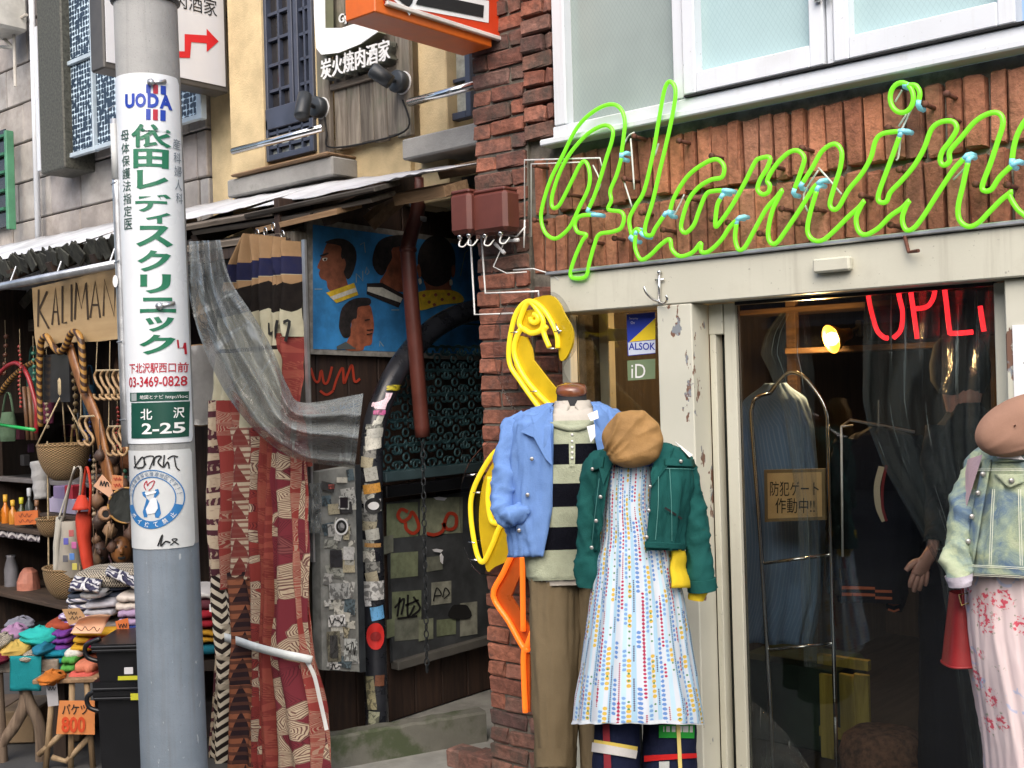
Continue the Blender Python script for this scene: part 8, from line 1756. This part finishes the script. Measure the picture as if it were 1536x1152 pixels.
for y in (134, 460):
    a = cyl(.008)(axp(y)+18, y+3); b = cyl(.012)(axp(y)+34, y-2); mb = MB(); mb.tube([a, b], .008, 8); mb.lathe([(0, 0), (.014, .0), (.014, .012), (0, .016)], a-FWD*.004, 10, (-FWD).to_track_quat('Z', 'Y').to_matrix()); mb.build('fixing_bolt', M_GALV, pl, True)
# lower litter plate
lp_ = cplate(-1.25, 1.32, 673, 817, .0035, mat('pale_grey_plate', (.58, .60, .60), .45, var=.06, dirt=((.42, .42, .40), .3, 7)), 'litter_plate', rad=6)
def onlp(mb, mt, nm): mb.build(nm, mt, lp_)
cxp, cyp = 243, 744; M_EMB = plain('emblem_blue', (.03, .17, .42), .4); gA = cyl(.0058); gB = cyl(.0068)
def ringseg(r0, r1, a0, a1, mt, fn, nm='emblem_ring', n=30, sx=1.0):
    mb = MB(); mb.grid(lambda u, v: fn(cxp+lerp(r0, r1, v)*math.cos(lerp(a0, a1, u))*sx, cyp+lerp(r0, r1, v)*1.04*math.sin(lerp(a0, a1, u))), n, 2); onlp(mb, mt, nm)
ringseg(40, 41.3, 0, 2*PI, M_EMB, gA, n=50); ringseg(30.5, 31.8, 0, 2*PI, M_EMB, gA, n=50); ringseg(31.8, 40, .08*PI, .92*PI, M_EMB, gA, n=30)
def arct(s, r, a0, a1, h, mt, fn, flip):
    for i, ch_ in enumerate(s):
        if ch_ == ' ': continue
        a = lerp(a0, a1, i/(len(s)-1)); mb = MB(); vs, fs, w_, h_ = glyph(ch_, .008, .3)
        hw = h*.46
        pts = []
        for u, v in vs:
            lx, ly = (u-.5)*hw*2*min(1, w_/.8), (v-.5)*h
            rr_ = r+ly*(1 if not flip else -1); ta = a+(lx/r)*(1 if not flip else -1)
            pts.append(fn(cxp+rr_*math.cos(ta), cyp+rr_*1.04*math.sin(ta)))
        mb.add(pts, fs); onlp(mb, mt, 'lettering')
arct('ここは環境美化推進地区です!!', 35.8, 1.06*PI, 1.94*PI, 6.2, plain('emblem_ink', (.16, .22, .3)), gB, False)
arct('ポイ捨て禁止', 35.8, .78*PI, .22*PI, 7.0, M_WHITE, gB, True)
def lpoly(pts, mt, fn): mb = MB(); P_ = [fn(x, y) for x, y in pts]; c = sum(P_, Vector())/len(P_)-FWD*.001; mb.add(P_+[c], [(i, (i+1) % len(P_), len(P_)) for i in range(len(P_))]); onlp(mb, mt, 'emblem_shape')
lpoly([(229, 733), (252, 729), (254, 735), (249, 741), (254, 752), (256, 765), (253, 771), (232, 770), (230, 762), (234, 750), (236, 742), (230, 738)], M_EMB, gA); lpoly([(242, 743), (250, 742), (252, 757), (248, 764), (237, 766), (235, 758), (239, 750)], M_PLATE, gB); lpoly([(233, 735), (250, 732), (249, 735), (236, 738)], M_PLATE, gB)
for s_ in ([(235, 730), (232, 724), (236, 717), (237, 724), (240, 720), (247, 717), (244, 726), (239, 731)],):
    mb = MB(); mb.ribbon(spline([(x, y, 0) for x, y in s_], 4), 1.3, gA); onlp(mb, M_CRI, 'emblem_flame')
for s_, w_ in (([(217, 680), (218, 694), (222, 698)], 2), ([(216, 698), (230, 682), (232, 696), (221, 698)], 2.2), ([(235, 694), (233, 683), (246, 682), (240, 700)], 1.8), ([(246, 695), (248, 683), (256, 682), (252, 690), (258, 698)], 2.2), ([(260, 680), (259, 698), (264, 690), (266, 700)], 1.8), ([(264, 686), (270, 682), (276, 684)], 2), ([(272, 684), (274, 698), (278, 704)], 1.6), ([(252, 812), (258, 796), (256, 812), (262, 806), (268, 808)], 2.2), ([(268, 812), (276, 804), (270, 804), (278, 812)], 1.5)):
    mb = MB(); mb.ribbon(spline([(x, y, 0) for x, y in s_], 5), w_, gB); onlp(mb, M_BLACK, 'pen_tag')
# conduit strip on the left flank, bands, box
mb = MB(); mb.tube([cyla(.012)(-1.36, y) for y in (180, 300, 400, 500, 600, 668)], .017, 10); mb.build('conduit', M_GALV, pole, True)
mb = MB(); mb.tube([cyla(.016)(-1.28, y) for y in (188, 270)], .013, 8); mb.build('pale_tag', mat('pale_strip', (.5, .51, .50), .5), pole, True)
p = cyla(.028)(-1.25, 422); mb = MB(); mb.lathe([(0, 0), (.012, 0), (.012, .003), (0, .004)], p, 16, (-FWD-_R*.4).to_track_quat('Z', 'Y').to_matrix(), sy=2.0); mb.build('oval_tag', M_WHITE, pole)
for y in (164, 276, 393, 512, 628): mb = MB(); mb.tube([cyla(.032)(-1.5, y+1), cyla(.032)(-1.36, y), cyla(.012)(-1.12, y-1)], .0025, 6); mb.build('cable_tie', M_GALV, pole)
mb = MB(); mb.tube([cyla(.003)(a, 4+3*math.cos(a)) for a in [2*PI*i/40 for i in range(40)]], .010, 8, closed=True); mb.build('strap', M_DARKMETAL, pole, True)
# ================================================================ the other side of the street (seen in the door glass)
ob = thing('opposite_building', 'grey building across the street mirrored in the door glass', 'building', (-6, -9.3, STREET))
M_OB = mat('opposite_render', (.16, .155, .15), .9, var=.15, scale=1.5)
mb = MB(); mb.box((-6, -10, 2.4), (26, 1.2, 5.1)); mb.build('wall', M_OB, ob)
for i in range(9):
    for z_, h_ in ((.2, 2.0), (3.2, 1.2)):
        x = -17+i*2.7; mb = MB(); mb.box((x, -9.38, z_+h_/2), (1.7, .05, h_)); w_ = mb.build('window', mat('opposite_glass', (.02, .022, .025), .15), ob)
        mb = MB(); mb.box((x, -9.36, z_+h_+.05), (1.8, .08, .08)); mb.build('lintel', mat('opposite_trim', (.3, .3, .29), .8), ob)
